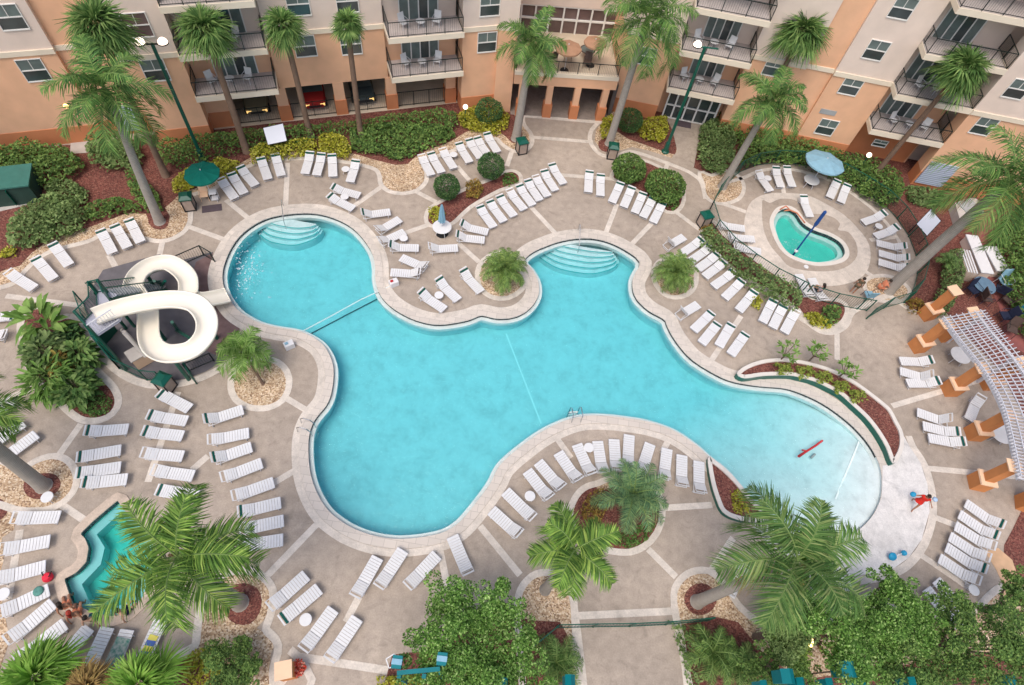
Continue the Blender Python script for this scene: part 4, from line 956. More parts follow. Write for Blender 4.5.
# ------------------------------------------------------------------ side tables
def side_table(px, r, label, grp='small round side tables', n=[0]):
    p = G(px[0], px[1], .42); t = thing('side_table', (p.x, p.y, .014), label, 'side table', grp)
    mb = MB(); mb.lathe([(0, .44), (r, .44), (r + .015, .425), (r, .40), (0, .40)], c=(p.x, p.y, 0), n=28); mb.build('table_top', M['white'], t, smooth=False)
    for k in range(4):
        a = pi / 4 + k * pi / 2; l = MB(); l.tube([(p.x + cos(a) * r * .55, p.y + sin(a) * r * .55, .41), (p.x + cos(a) * r * .85, p.y + sin(a) * r * .85, .015)], .016, 6); l.build('leg', M['frame'], t)
for px, lab in [((453.6,154.4), 'small white round table between loungers behind the clipped round shrubs'), ((345.6,169), 'small white round table beside the last lounger at the yellow shrubs'), ((344.6,196.5), 'small white round table between two loungers above the first steps'),
 ((403.6,238), 'small white round table at the foot of loungers near the pool neck'), ((439,295), 'small white round table between loungers on the paved lobe'), ((768,178), 'small white round table between loungers behind the wading pool'),
 ((879,226), 'small white round table between angled loungers right of the wading pool'), ((589,447.5), 'small white round table by the sixth lounger on the lower curve'), ((530,496), 'small white round table by the second lounger on the lower curve'),
 ((305.6,619.6), 'small white round table beside the green-banded lounger at bottom left'), ((47,497), 'small white round table on gravel by the left palm trunk'), ((3,594), 'small white round table between fanned loungers at the left edge'),
 ((974,590), 'small white round table under the lower right tree edge')]:
    side_table(px, .27, lab)
def round_table(px, r, z, label, top, legm, n=4, slats=False):
    p = G(px[0], px[1], z); t = thing('round_table', (p.x, p.y, .014), label, 'table', 'large round dining tables')
    mb = MB(); mb.lathe([(.03, z), (r, z), (r + .02, z - .02), (r, z - .045), (.03, z - .045)], c=(p.x, p.y, 0), n=36); mb.build('table_top', top, t)
    for k in range(n):
        a = .6 + k * 2 * pi / n; l = MB(); l.tube([(p.x + cos(a) * r * .5, p.y + sin(a) * r * .5, z - .04), (p.x + cos(a) * r * .75, p.y + sin(a) * r * .75, .02)], .022, 6); l.build('leg', legm, t)
    return t, p
def umbrella_closed(p, h, label, fab, base=True):
    t = thing('parasol', (p.x, p.y, .014), label, 'parasol')
    mb = MB(); mb.tube([(p.x, p.y, .02), (p.x, p.y, h)], .024, 8); mb.build('pole', M['frame'], t)
    mb = MB(); n = 16; prof = [(.05, h + .05), (.10, h - .15), (.17, h - .6), (.22, h - 1.1), (.26, h - 1.5), (.2, h - 1.58)]; vs = []
    for r, z in prof:
        for k in range(n):
            a = 2 * pi * k / n; rr = r * (1 if k % 2 else .62); vs.append((p.x + rr * cos(a), p.y + rr * sin(a), z))
    mb.add(vs, [(i * n + k, i * n + (k + 1) % n, (i + 1) * n + (k + 1) % n, (i + 1) * n + k) for i in range(len(prof) - 1) for k in range(n)]); mb.build('canopy', fab, t)
    if base: mb = MB(); mb.lathe([(0, .12), (.1, .12), (.38, .07), (.42, .02), (.42, .0)], c=(p.x, p.y, .01), n=24); mb.build('base', M['black'], t)
    return t
def umbrella_open(p, h, r, label, fab, tilt=0, tdir=0, n=8, z0=.014, rib=.5):
    t = thing('parasol', (p.x, p.y, z0), label, 'parasol'); A = Matrix.Translation((p.x, p.y, z0 + h)) @ Matrix.Rotation(tdir, 4, 'Z') @ Matrix.Rotation(tilt, 4, 'X')
    mb = MB(); mb.tube([(p.x, p.y, z0 + .01), tuple(A @ Vector((0, 0, .05)))], .024, 8); mb.build('pole', M['frame'], t)
    mb = MB(); vs = [A @ Vector((0, 0, .1))]
    R3 = [(.35, .03), (.7, -.1), (1.0, -.27)]; N = n * 4
    for rr, z in R3:
        for k in range(N):
            a = 2 * pi * k / N; ph = abs((k % 4) - 0) / 4.0; s = sin(pi * (k % 4) / 4); q = r * rr * (1 - .05 * s * rr)
            vs.append(A @ Vector((q * cos(a), q * sin(a), z * r * rib - .03 * s * rr * r)))
    fs = [(0, 1 + k, 1 + (k + 1) % N) for k in range(N)] + [(1 + i * N + k, 1 + (i + 1) * N + k, 1 + (i + 1) * N + (k + 1) % N, 1 + i * N + (k + 1) % N) for i in range(2) for k in range(N)]
    base = 1 + 2 * N; k0 = len(vs)
    for k in range(N): v = vs[base + k]; vs.append(v + Vector((0, 0, -.12)))
    fs += [(base + k, k0 + k, k0 + (k + 1) % N, base + (k + 1) % N) for k in range(N)]
    mb.add(vs, fs); mb.build('canopy', fab, t)
    mb = MB()
    for k in range(n):
        a = 2 * pi * k / n; mb.tube([A @ Vector((0, 0, .04)), A @ Vector((cos(a) * r * .97, sin(a) * r * .97, -.27 * r * rib - .02))], .01, 4)
    mb.build('ribs', M['frame'], t)
    mb = MB(); mb.lathe([(0, .12), (.1, .12), (.3, .07), (.33, .0)], c=(p.x, p.y, z0), n=20); mb.build('base', M['black'], t)
    mb = MB(); mb.lathe([(0, .2), (.04, .17), (.03, .1)], n=10, T=A); mb.build('finial', M['white'], t)
    return t
t, p = round_table((442,226.5), .62, .72, 'white round table under the closed blue parasol by the north island', M['white'], M['frame'])
umbrella_closed(p, 2.75, 'closed blue parasol standing through the white table', M['bluefab'])
t, p2 = round_table((812,179.5), .58, .72, 'white mesh round table beside the open blue parasol', stripemat('mesh_top', (.72,.72,.74), (.45,.44,.42), 14, 'X'), M['frame'])
umbrella_open(G(805, 188, 0) + Vector((.5, .6, 0)), 2.4, 1.5, 'open pale blue parasol tilted over the mesh table by the wading pool', M['bluefab'], radians(-6), radians(-25), 8)
round_table((961,355), .62, .72, 'white round table beside the pergola between first and second orange columns', M['white'], M['frame'])
round_table((1002,433), .66, .72, 'white round table half under the pergola lattice', M['white'], M['frame'])
gp = G(212, 196, 0); umbrella_open(gp, 2.2, 1.12, 'open dark green parasol over the attendant stand at the upper left', M['greenfab'], 0, 0, 10)
# attendant stand under the green parasol
def chair(p, rz, label, mt=None, cat='chair', grp=None, name='patio_chair', z0=.014, s=1.0, seatm=None):
    mt = mt or M['brownch']; t = thing(name, (p.x, p.y, z0), label, cat, grp); T = Matrix.Translation((p.x, p.y, z0)) @ Matrix.Rotation(rz, 4, 'Z') @ Matrix.Scale(s, 4)
    mb = MB(); mb.box(0, (.5, .5, .05), T=T @ Matrix.Translation((0, 0, .42))); mb.build('seat', seatm or mt, t)
    mb = MB(); mb.box(0, (.5, .04, .52), T=T @ Matrix.Translation((0, .27, .72)) @ Matrix.Rotation(-.2, 4, 'X')); mb.build('backrest', seatm or mt, t)
    for sx in (-1, 1):
        for sy in (-1, 1): mb = MB(); mb.tube([T @ Vector((sx * .23, sy * .22, .41)), T @ Vector((sx * .25, sy * .26, 0))], .018, 5); mb.build('leg', mt, t)
        mb = MB(); mb.tube([T @ Vector((sx * .27, -.24, .42)), T @ Vector((sx * .27, -.2, .64)), T @ Vector((sx * .27, .26, .66))], .018, 5); mb.build('armrest', mt, t)
    return t
chair(G(206, 199, 0), .4, 'tan slatted chair under the green parasol', M['ocap']); 
q = G(216, 200, 0); t = thing('towel_stand', (q.x, q.y, .014), 'white rolling stand next to the chair under the green parasol', 'stand'); mb = MB(); mb.box(q + Vector((0, 0, .75)), (.45, .4, .1), .4); mb.build('tray', M['white'], t); mb = MB(); mb.box(q + Vector((0, 0, .2)), (.42, .38, .08), .4); mb.build('shelf', M['white'], t)
for sx in (-1, 1):
    for sy in (-1, 1): mb = MB(); mb.tube([q + Vector((sx * .2, sy * .17, .02)), q + Vector((sx * .2, sy * .17, .75))], .018, 5); mb.build('post', M['frame'], t)
mb = MB(); A = G(212, 208.5); mb.box(A + Vector((0, 0, .02)), (1.25, .62, .016), .42); tag(mb.build('floor_mat', M['matb']), 'dark rectangular mat on the deck before the green parasol', 'mat')
mb = MB(); A = G(683, 124.5); mb.box(A + Vector((0, 0, .045)), (1.3, .75, .018), -.05); tag(mb.build('door_mat', M['matb']), 'black door mat on the path at the glass doors', 'mat')

M['binbody'] = mat('bin_slats', (.40, .31, .25), .7, .1, 3)
# ------------------------------------------------------------------ litter bins with green hoods
def bin_(px, label, rz=.3, infill=None):
    p = G(px[0], px[1], 0); t = thing('litter_bin', (p.x, p.y, .014), label, 'litter bin', 'green hooded litter bins'); T = Matrix.Translation((p.x, p.y, .014)) @ Matrix.Rotation(rz, 4, 'Z')
    mb = MB(); mb.box(0, (.62, .62, .86), T=T @ Matrix.Translation((0, 0, .47))); mb.build('body', infill or M['binbody'], t)
    for sx in (-1, 1):
        for sy in (-1, 1): mb = MB(); mb.box(0, (.06, .06, 1.05), T=T @ Matrix.Translation((sx * .33, sy * .33, .525))); mb.build('post', M['black'], t)
    mb = MB()
    for sx, sy, a, b in ((0, -1, .7, .06), (0, 1, .7, .06), (-1, 0, .06, .7), (1, 0, .06, .7)): mb.box(0, (a, b, .06), T=T @ Matrix.Translation((sx * .33, sy * .33, .04)))
    mb.build('base_rail', M['black'], t)
    mb = MB(); mb.add([T @ Vector(v) for v in [(-.4, -.4, 1.02), (.4, -.4, 1.02), (.4, .4, 1.02), (-.4, .4, 1.02), (-.4, -.4, 1.1), (.4, -.4, 1.1), (.4, .4, 1.1), (-.4, .4, 1.1), (-.2, -.2, 1.28), (.2, -.2, 1.28), (.2, .2, 1.28), (-.2, .2, 1.28)]],
      [(3, 2, 1, 0), (0, 1, 5, 4), (1, 2, 6, 5), (2, 3, 7, 6), (3, 0, 4, 7), (4, 5, 9, 8), (5, 6, 10, 9), (6, 7, 11, 10), (7, 4, 8, 11), (8, 9, 10, 11)]); mb.build('hood', M['green'], t)
for px, lab, rz in [((191,208), 'green hooded litter bin left of the green parasol', .4), ((521,152), 'green hooded litter bin at the foot of the palm left of the entrance', .5), ((611,157), 'green hooded litter bin at the foot of the palm right of the entrance', .05),
                    ((702,225), 'green hooded litter bin at the top end of the hedge strip', .5), ((169,388), 'teal hooded litter bin on the deck below the water slide', -.2)]:
    bin_(px, lab, rz)

# ------------------------------------------------------------------ lamps
def tall_lamp(px, label, heads, top, rz, s=1.0):
    p = G(px[0], px[1], 0); h = above(p, top); t = thing('lamp_post', (p.x, p.y, .014), label, 'lamp post', 'tall green lamp posts')
    mb = MB(); mb.lathe([(0, 0), (.3, 0), (.3, .1), (.2, .18), (.17, .9), (.12, 1.0), (.11, h)], c=(p.x, p.y, .014), n=14); mb.build('post', M['green'], t)
    a = Vector((cos(rz), sin(rz), 0)); mb = MB(); mb.tube([Vector((p.x, p.y, h)) - a * (.6 if heads == 2 else .3), Vector((p.x, p.y, h)) + a * (.6 if heads == 2 else .9)], .055, 8); arm = mb.build('arm', M['green'] if heads == 1 else M['black'], t)
    for s_ in ((-1, 1) if heads == 2 else (-1,)):
        c = Vector((p.x, p.y, h)) + a * s_ * (.62 if heads == 2 else .55)
        mb = MB(); mb.lathe([(0, .36), (.15, .33), (.25, .22), (.28, .1), (.24, .02), (.0, .0)], c=tuple(c), n=18); l = mb.build('lamp_shade', M['lamp'], t)
        mb = MB(); mb.lathe([(.25, .0), (.3, .02), (.3, .07), (.25, .09)], c=tuple(c), n=18); mb.build('rim', M['black'], l)
    return t
tall_lamp((203,160), 'tall green lamp post with two lit heads rising behind the green parasol', 2, (157,43), radians(18))
tall_lamp((665,152), 'tall green lamp post with one lit head beside the entrance path', 1, (704,47), radians(5))
def globe(px, base, label, r=.19, m_=None):
    p = G(base[0], base[1], 0); h = above(p, px); t = thing('globe_lamp', (p.x, p.y, .014), label, 'lamp', 'low globe lamps')
    mb = MB(); mb.tube([(p.x, p.y, .02), (p.x, p.y, h)], .045, 8); mb.build('post', M['green'], t)
    mb = MB(); mb.lathe([(0.02, -r)] + [(r * cos(radians(a)), r * sin(radians(a))) for a in range(-75, 90, 15)] + [(0, r)], c=(p.x, p.y, h + r), n=18); mb.build('globe', m_ or M['lamp'], t, smooth=True)
globe((866,156), (858,170), 'white globe lamp over the hedge below the east wing'); globe((466,109), (465,122), 'white globe lamp in the yellow shrub by the clipped bush')
globe((66,108), (88,140), 'yellow lit globe lamp behind the left palm fronds', .2, M['wlamp']); globe((805,638), (775,648), 'warm lit lamp glowing inside the lower right trees', .2, M['wlamp'])
globe((808,641), (781,650), 'second smaller warm lamp deeper inside the lower right trees', .13, M['wlamp'])

# ------------------------------------------------------------------ boards on posts
def board(corners, base, z, label, name='notice_board'):
    """tilted white board on two legs; corners are the four seen corners at height z (top pair higher)"""
    P = [G(x, y, zz) for (x, y), zz in zip(corners, z)]; c = sum(P, Vector()) / 4; t = thing(name, (c.x, c.y, .014), label, 'board', 'white tilted boards')
    n = (P[1] - P[0]).cross(P[3] - P[0]).normalized(); n = n if n.z > 0 else -n
    mb = MB(); mb.add([q + n * .02 for q in P] + [q - n * .02 for q in P], [(0, 1, 2, 3), (7, 6, 5, 4), (0, 4, 5, 1), (1, 5, 6, 2), (2, 6, 7, 3), (3, 7, 4, 0)]); mb.build('panel', M['sign'], t)
    mb = MB()
    for a, b in ((0, 1), (1, 2), (2, 3), (3, 0)): mb.tube([P[a], P[b]], .03, 5)
    mb.build('panel_frame', M['black'], t)
    for a, b in ((0, 3), (1, 2)):
        q = P[a].lerp(P[b], .5); mb = MB(); mb.tube([(q.x, q.y, .02), q - n * .03], .035, 6); mb.build('leg', M['black'], t)
board([(263,128), (283,123.5), (287,141), (268,145)], None, [1.75, 1.75, 1.1, 1.1], 'white tilted board with dark frame behind the yellow shrubs')
board([(931,209), (941,221), (927,236), (916.5,224)], None, [2.1, 2.1, 1.3, 1.3], 'white tilted board with dark frame right of the wading pool')

# ------------------------------------------------------------------ green fences
def fence(px, h, label, name='mesh_fence', step=.14, grp=None, mt=None, spacing=1.8):
    P = [G2(*p) for p in px]; P = smooth_open(P, 4) if len(P) > 2 else P; P = resample(P, spacing, False) + [P[-1]]
    t = thing(name, (P[0].x, P[0].y, .014), label, 'fence', grp); mt = mt or M['green']
    for p in P: mb = MB(); mb.box((p.x, p.y, h / 2), (.06, .06, h)); mb.build('post', mt, t)
    for a, b in zip(P, P[1:]):
        L = (b - a).length
        if L < .1: continue
        u = (b - a) / L; ang = atan2(u.y, u.x); m = (a + b) / 2; mb = MB()
        mb.box((m.x, m.y, h - .03), (L, .045, .045), ang); mb.box((m.x, m.y, .1), (L, .035, .035), ang)
        for i in range(1, int(L / step)): q = a + u * (L * i / int(L / step)); mb.box((q.x, q.y, h / 2 + .03), (.014, .014, h - .12), ang)
        mb.build('panel', mt, t)
    return t
fence([(708,213),(712,203),(722,190),(740,172),(765,164),(800,165),(832,174),(862,191),(888,209),(907,235),(917,262),(914,287),(904,303)], 1.35, 'long green mesh fence curving round the back of the wading pool area')
fence([(708,213),(712,228),(722,243),(745,262),(772,280),(800,294)], 1.25, 'green fence running behind the hedge strip beside the wading pool')
fence([(804,296),(822,302),(842,307),(866,311)], 1.25, 'short green fence at the lower end of the wading area')
fence([(866,319),(882,309),(903,303)], 1.3, 'open green gate at the lower right corner of the wading area', 'fence_gate')
fence([(556,628),(600,627),(650,626),(706,621)], 1.2, 'low green gate and rail across the lower path', 'path_gate', .16)
fence([(527,652),(540,640),(556,628)], 1.2, 'short green rail slanting away from the lower path gate', 'mesh_fence', .16)
fence([(84,304),(92,326),(104,351),(120,369)], 1.3, 'green mesh fence along the left side of the water slide')
fence([(120,369),(140,379),(163,382)], 1.2, 'green mesh fence along the lower rim of the slide ground')
fence([(190,372),(197,384)], 1.3, 'small open green gate beside the teal litter bin', 'fence_gate')
fence([(176,268),(195,260),(212,253),(215,262)], 1.0, 'black metal railing between the slide loop and the pool', 'pool_railing', .13, mt=M['rail'])
fence([(188,372),(214,361)], .9, 'black metal railing under the lower slide loop', 'pool_railing', .13, mt=M['rail'])

# ------------------------------------------------------------------ water slide
def slide():
    C = [(96,319,3.75),(112,313,3.7),(130,308,3.6),(156,303,3.5),(180,302,3.4),(198,307,3.25),(208,321,3.1),(206,338,2.95),(192,352,2.8),(171,356,2.65),(157,351,2.5),(151,340,2.35),(150,325,2.2),(149,312,2.05),(140,300,1.95),(135,289,1.8),(140,276,1.7),(153,267,1.58),(169,265,1.45),(182,272,1.3),(189,281,1.18),(190,290,1.05),(190,299,.92),(202,302,.75),(216,300,.55),(229,297,.38)]
    P = [G(x, y, z) for x, y, z in C]
    Q = []; PP = [P[0]] + P + [P[-1]]
    for i in range(1, len(PP) - 2):
        p0, p1, p2, p3 = PP[i - 1:i + 3]
        for j in range(5):
            t_ = j / 5; Q.append(.5 * ((2 * p1) + (p2 - p0) * t_ + (2 * p0 - 5 * p1 + 4 * p2 - p3) * t_ * t_ + (3 * p1 - p0 - 3 * p2 + p3) * t_ ** 3))
    Q.append(P[-1]); t = thing('water_slide', (P[4].x, P[4].y, .014), 'cream figure-eight water slide with green stair tower running into the pool', 'water slide')
    w = .50; prof = [(-w - .07, .28), (-w, .33), (-w + .03, .26), (-w * .86, .06), (-w * .5, -.03), (0, -.06), (w * .5, -.03), (w * .86, .06), (w - .03, .26), (w, .33), (w + .07, .28), (w + .02, .12), (w * .8, -.08), (0, -.16), (-w * .8, -.08), (-w - .02, .12)]
    vs = []; n = len(prof)
    for i, q in enumerate(Q):
        d = (Q[min(i + 1, len(Q) - 1)] - Q[max(i - 1, 0)]).to_2d().normalized(); s = Vector((d.y, -d.x, 0))
        for x, z in prof: vs.append(q + s * x + Vector((0, 0, z)))
    mb = MB().add(vs, [(i * n + k, i * n + (k + 1) % n, (i + 1) * n + (k + 1) % n, (i + 1) * n + k) for i in range(len(Q) - 1) for k in range(n)] + [tuple(range(n)), tuple(reversed(range((len(Q) - 1) * n, len(Q) * n)))])
    mb.build('flume', M['slide'], t, smooth=True)
    for k in (25, 45, 62, 82, 100):
        q = Q[k]; mb = MB(); mb.tube([(q.x, q.y, .02), (q.x, q.y, q.z - .12)], .11, 10); sup = mb.build('support_post', M['green'], t)
    for a, b in ((G(160,283,.02), G(154,281,1.7)), (G(158,290,.02), G(165,281,1.3)), (G(178,330,.02), G(172,322,2.6)), (G(176,330,.02), G(190,338,2.7))):
        mb = MB(); mb.tube([a, b], .09, 8); mb.build('brace', M['green'], t)
    # stair tower: launch platform, lilac-grey deck, stairs down to the upper right
    z = 3.55; D = [G(x, y, z) for x, y in [(80,322),(96,311),(88,300),(100,293),(108,304),(124,300),(128,316),(104,330),(86,338)]]
    D = [G(x, y, z) for x, y in [(84,322),(98,308),(97,293),(106,291),(112,304),(126,303),(120,320),(96,336)]]
    mb = MB(); mb.prism([p.to_2d() for p in D], z - .12, z); mb.build('platform', M['platf'], t)
    for i in (0, 2, 7, 3): p = D[i]; mb = MB(); mb.box((p.x, p.y, (z + 1.0) / 2), (.12, .12, z + 1.0)); mb.build('tower_post', M['green'], t)
    def rl(a, b, nm='guard_rail', h=1.0, sp=.14, mt=M['green']):
        A, B = Vector(a), Vector(b); mb = MB(); mb.tube([A + Vector((0, 0, h)), B + Vector((0, 0, h))], .035, 6); mb.tube([A + Vector((0, 0, .08)), B + Vector((0, 0, .08))], .03, 6); L = (B - A).length
        for i in range(int(L / sp) + 1): q = A.lerp(B, min(1, i * sp / L)); mb.tube([q + Vector((0, 0, .05)), q + Vector((0, 0, h))], .012, 4)
        mb.build(nm, mt, t)
    rl(D[7], D[0]); rl(D[0], D[1]); rl(D[1], D[2]); rl(D[2], D[3]); rl(D[7], D[6], mt=M['frame']); rl(D[3], D[4])
    # stairs
    S0, S1 = G(110, 296, 3.5), G(128, 262, .1)
    S0 = G(104, 296, 3.5); n_ = 12; u = (G(128, 262) - G(104, 296)).normalized(); s = Vector((-u.y, u.x, 0)); 
    for k in range(n_):
        q = S0 + u * (.26 * k + .2); q.z = 3.4 - k * .27
        mb = MB(); mb.box(q, (.29, 1.05, .05), atan2(u.y, u.x)); mb.build('stair_tread', M['platf'] if k < 1 else M['greyc'], t)
    for sg in (-1, 1):
        A = S0 + s * sg * .56; B = S0 + u * (.26 * n_) + s * sg * .56; B.z = .1
        mb = MB(); mb.add([A + Vector((0, 0, dz)) + s * e for dz in (-.25, .05) for e in (-.03, .03)] + [B + Vector((0, 0, dz)) + s * e for dz in (-.1, .2) for e in (-.03, .03)], [(0, 1, 3, 2), (4, 6, 7, 5), (0, 2, 6, 4), (1, 5, 7, 3), (2, 3, 7, 6), (0, 4, 5, 1)]); mb.build('stringer', M['green'], t)
        rl(A, B + Vector((0, 0, .05)), 'stair_rail', .95, .2)
    # enclosing green screens of the tower foot
    for a, b in (((82,323), (97,306)), ((84,325), (96,340))):
        A, B = G(a[0], a[1], 2.5), G(b[0], b[1], 2.5); A.z = B.z = 0
        u_ = (B - A); mb = MB(); mb.box((A + B) / 2 + Vector((0, 0, 1.2)), (u_.length, .06, 2.3), atan2(u_.y, u_.x)); mb.build('side_screen', M['green'], t)
    return D
D = slide()
p = G(137, 352, 1.0); t = thing('pump_housing', (p.x, p.y, .014), 'pale rectangular pump housing on the dark ground beneath the slide', 'housing'); mb = MB(); mb.box((p.x, p.y, .5), (1.0, .75, .9), .9); mb.build('cabinet', M['ocap'], t); mb = MB(); mb.box((p.x, p.y, .97), (1.1, .85, .06), .9); mb.build('lid', M['concrete'], t)
mb = MB(); mb.tube([G(124, 332, 2.6), G(146, 356, .9)], .12, 10); mb.tube([G(124, 332, 2.6), G(122, 330, .02)], .1, 10); tag(mb.build('water_pipe', M['concrete']), 'pale water supply pipe slanting down beside the slide', 'pipe')

# ------------------------------------------------------------------ pergola on orange columns
def column(base, label, h=2.95, rz=.25, urn=False, name='pergola_column'):
    p = G(base[0], base[1], 0); t = thing(name, (p.x, p.y, .014), label, 'column', 'orange pergola columns'); T = Matrix.Translation((p.x, p.y, .014)) @ Matrix.Rotation(rz, 4, 'Z')
    def bx(nm, w, z0, z1, mt, w2=None):
        w2 = w2 or w; a, b = w / 2, w2 / 2; mb = MB(); mb.add([T @ Vector(v) for v in [(-a, -a, z0), (a, -a, z0), (a, a, z0), (-a, a, z0), (-b, -b, z1), (b, -b, z1), (b, b, z1), (-b, b, z1)]], [(3, 2, 1, 0), (4, 5, 6, 7), (0, 1, 5, 4), (1, 2, 6, 5), (2, 3, 7, 6), (3, 0, 4, 7)]); mb.build(nm, mt, t)
    bx('pedestal', .84, 0, .95, M['orange']); bx('pedestal_cap', .96, .95, 1.05, M['ocap'], .92); bx('shaft', .50, 1.05, h - .14, M['orange']); bx('capital', .64, h - .14, h, M['ocap'], .78)
    return t, p
COLS = [((925,316), 'orange column at the upper end of the pergola, standing clear of the lattice', .45), ((916,348), 'second orange column from the upper end of the front pergola row', .35), ((948,391), 'third orange column from the upper end, beside the first lounger group', .2),
        ((972,435), 'fourth orange column from the upper end, beside the single angled lounger', .1), ((975,484), 'fifth orange column from the upper end, opposite the beach apron', -.05), ((1022,505), 'orange column cut by the right edge below the pergola', -.2),
        ((943,337), 'orange column of the rear pergola row behind the second front one', .35), ((986,385), 'orange column of the rear pergola row beside the angled lounger', .2)]
for b, lab, rz in COLS: column(b, lab, 2.95, rz)
pz = 3.05
pg = thing('pergola_lattice', G(1000, 380, 0), 'grey white timber lattice roof of the pergola over the right edge', 'pergola')
fr = [G2(x, y, pz) for x, y in [(941,318),(957,340),(978,366),(994,392),(1004,416),(1012,450),(1018,480)]]
fr = resample(smooth_open(fr, 5), .1, False)
Lf = len(fr)
outd = []
for i in range(Lf):
    a, b = fr[max(i - 3, 0)], fr[min(i + 3, Lf - 1)]; d = (b - a).normalized(); s = Vector((d.y, -d.x)); s = s if s.x > 0 else -s; outd.append(s)
for off in (0.15, 2.7):
    mb = MB(); A = [Vector((p.x + o.x * off, p.y + o.y * off)) for p, o in zip(fr, outd)]
    ribbon(mb, offset(A, -.07, False), offset(A, .07, False), pz - .22, pz, False); mb.build('beam', M['lattice'], pg)
for i in range(1, Lf, 2):                                   # rafters crossing the front beam, ends overhanging
    p, o = fr[i], outd[i]; a = p - o * .12; b = p + o * 3.2; m_ = (a + b) / 2; ang = atan2(o.y, o.x); mb = MB(); mb.box((m_.x, m_.y, pz + .09), ((b - a).length, .035, .13), ang); mb.build('rafter', M['lattice'], pg)
mb = MB()
for k in range(7):                                          # thin slats over the rafters, following the curve
    off = .05 + k * .46; A = [Vector((p.x + o.x * off, p.y + o.y * off)) for p, o in zip(fr[::4], outd[::4])]
    ribbon(mb, offset(A, -.025, False), offset(A, .025, False), pz + .172, pz + .21, False)
mb.build('slats', M['lattice'], pg)
# rear posts carrying the far edge of the lattice
for k, i in enumerate((4, Lf // 3, 2 * Lf // 3, Lf - 5)):
    p = fr[i] + outd[i] * 2.7; mb = MB(); mb.box((p.x, p.y, (pz - .22) / 2), (.16, .16, pz - .22)); mb.build('rear_post', M['lattice'], pg)
# ------------------------------------------------------------------ things right of the pergola
P = [G(x, y, .75) for x, y in [(955,203),(961,223),(966,225),(985,208),(981,202),(975,198),(968,198)]]
t = thing('concrete_hatch', (P[0].x, P[0].y, .014), 'grey concrete hatch box with dark stain beside the big leaning trunk', 'hatch'); mb = MB(); mb.prism([q.to_2d() for q in P], 0, .75); mb.build('box', M['concrete'], t)
c = sum(P, Vector()) / len(P); mb = MB(); mb.box((c.x, c.y, .79), (1.4, 1.5, .06), .5); mb.build('lid', M['greyc'], t)
for (x0, y0, x1, y1, w_, lab) in ((972,235,988,273,.62,'left white long covered bench on the red path'), (990,246,1004,271,.7,'right white long covered bench on the red path')):
    A, B = G(x0, y0, .8), G(x1, y1, .8); d = B - A; t = thing('covered_bench', ((A.x + B.x) / 2, (A.y + B.y) / 2, .014), lab, 'bench', 'white covered benches'); ang = atan2(-d.x, d.y)
    mb = MB(); mb.box(((A.x + B.x) / 2, (A.y + B.y) / 2, .76), (w_ * 1.5, d.length, .08), ang); mb.build('top', M['white'], t); mb = MB(); mb.box(((A.x + B.x) / 2, (A.y + B.y) / 2, .37), (w_ * 1.3, d.length * .96, .70), ang); mb.build('skirt', M['cream'], t)
t = thing('linen_cart', G(966, 262, 0), 'pale striped cart left of the white covered benches', 'cart'); q = G(968, 262, .9); mb = MB(); mb.box((q.x, q.y, .5), (.8, 2.1, .9), .02); mb.build('body', M['carsil'] if False else M['tan_coping'] if 'tan_coping' in M else M['concrete'], t)
mb = MB()
for k in range(4): mb.box((q.x - .3 + k * .2, q.y, 1.0), (.1, 2.1, .05), .02)
mb.build('rails', M['white'], t)
for k, (x, y, mt_, lab) in enumerate([(971,292,'navy','navy umbrella-like folded chair nearest the yellow shrub behind the pergola'), (984,300,'navy','navy patio chair with white trim behind the pergola corner'), (998,292,'black','dark patio chair on the red path behind the pergola'),
     (1006,302,'black','dark patio chair right of the pergola with teal cushion'), (1003,318,'navy','dark patio chair at the right edge of the pergola'), (1009,331,'black','dark patio chair lowest in the cluster by the red path')]):
    chair(G(x, y, .3), .5 + k * 1.1, lab, M[mt_], 'chair', 'dark patio chairs behind the pergola', s=1.35, seatm=M['navy'] if k % 2 == 0 else M['brownch'])
chair(G(1003,283,.4), .3, 'pale blue cushioned chair just below the white covered benches', M['frame'], 'chair', None, s=1.4, seatm=M['bluefab'])
chair(G(1022,312,.4), 2.3, 'bright blue cushioned chair at the right edge', M['frame'], 'chair', None, s=1.2, seatm=M['ltblue'])
round_table((985,285), .75, .74, 'blue-grey round table among the dark patio chairs', mat('slate_top', (.12, .2, .28), .7), M['frame'])
# red flower pot on the first column
def pot(p, label, r=.3, z0=.014):
    t = thing('flower_pot', (p.x, p.y, z0), label, 'flower pot'); mb = MB(); mb.lathe([(0, 0), (r * .6, 0), (r, .4), (r * 1.08, .42), (r * .95, .42), (r * .9, .36), (0, .36)], c=(p.x, p.y, z0), n=18); mb.build('pot', M['terrapot'], t)
    mb = MB(); rr = random.Random(3)
    for k in range(160):
        a = rr.uniform(0, 2 * pi); q = r * 1.2 * sqrt(rr.random()); leaf(mb, Vector((p.x + cos(a) * q, p.y + sin(a) * q, z0 + .4 + rr.uniform(0, .35))), .12, rr)
    mb.build('flowers', M['redflower'], t)
M['redflower'] = leafmat('red_flower', [(0, (.5, .05, .03)), (.5, (.75, .12, .08)), (1, (.85, .5, .4))])
def leaf(mb, p, s, rr, flat=.5, aspect=.55):
    a = rr.uniform(0, 2 * pi); e = rr.gauss(.25, flat); d = Vector((cos(a) * cos(e), sin(a) * cos(e), sin(e))); b = Vector((-sin(a), cos(a), rr.uniform(-.45, .45))).normalized()
    s = s * rr.uniform(.7, 1.25); mb.add([p - d * s * .5, p + b * s * aspect * .5, p + d * s * .5, p - b * s * aspect * .5], [(0, 1, 2, 3)])
pot(G(937,305,0), 'terracotta pot of red flowers between the first two orange columns')
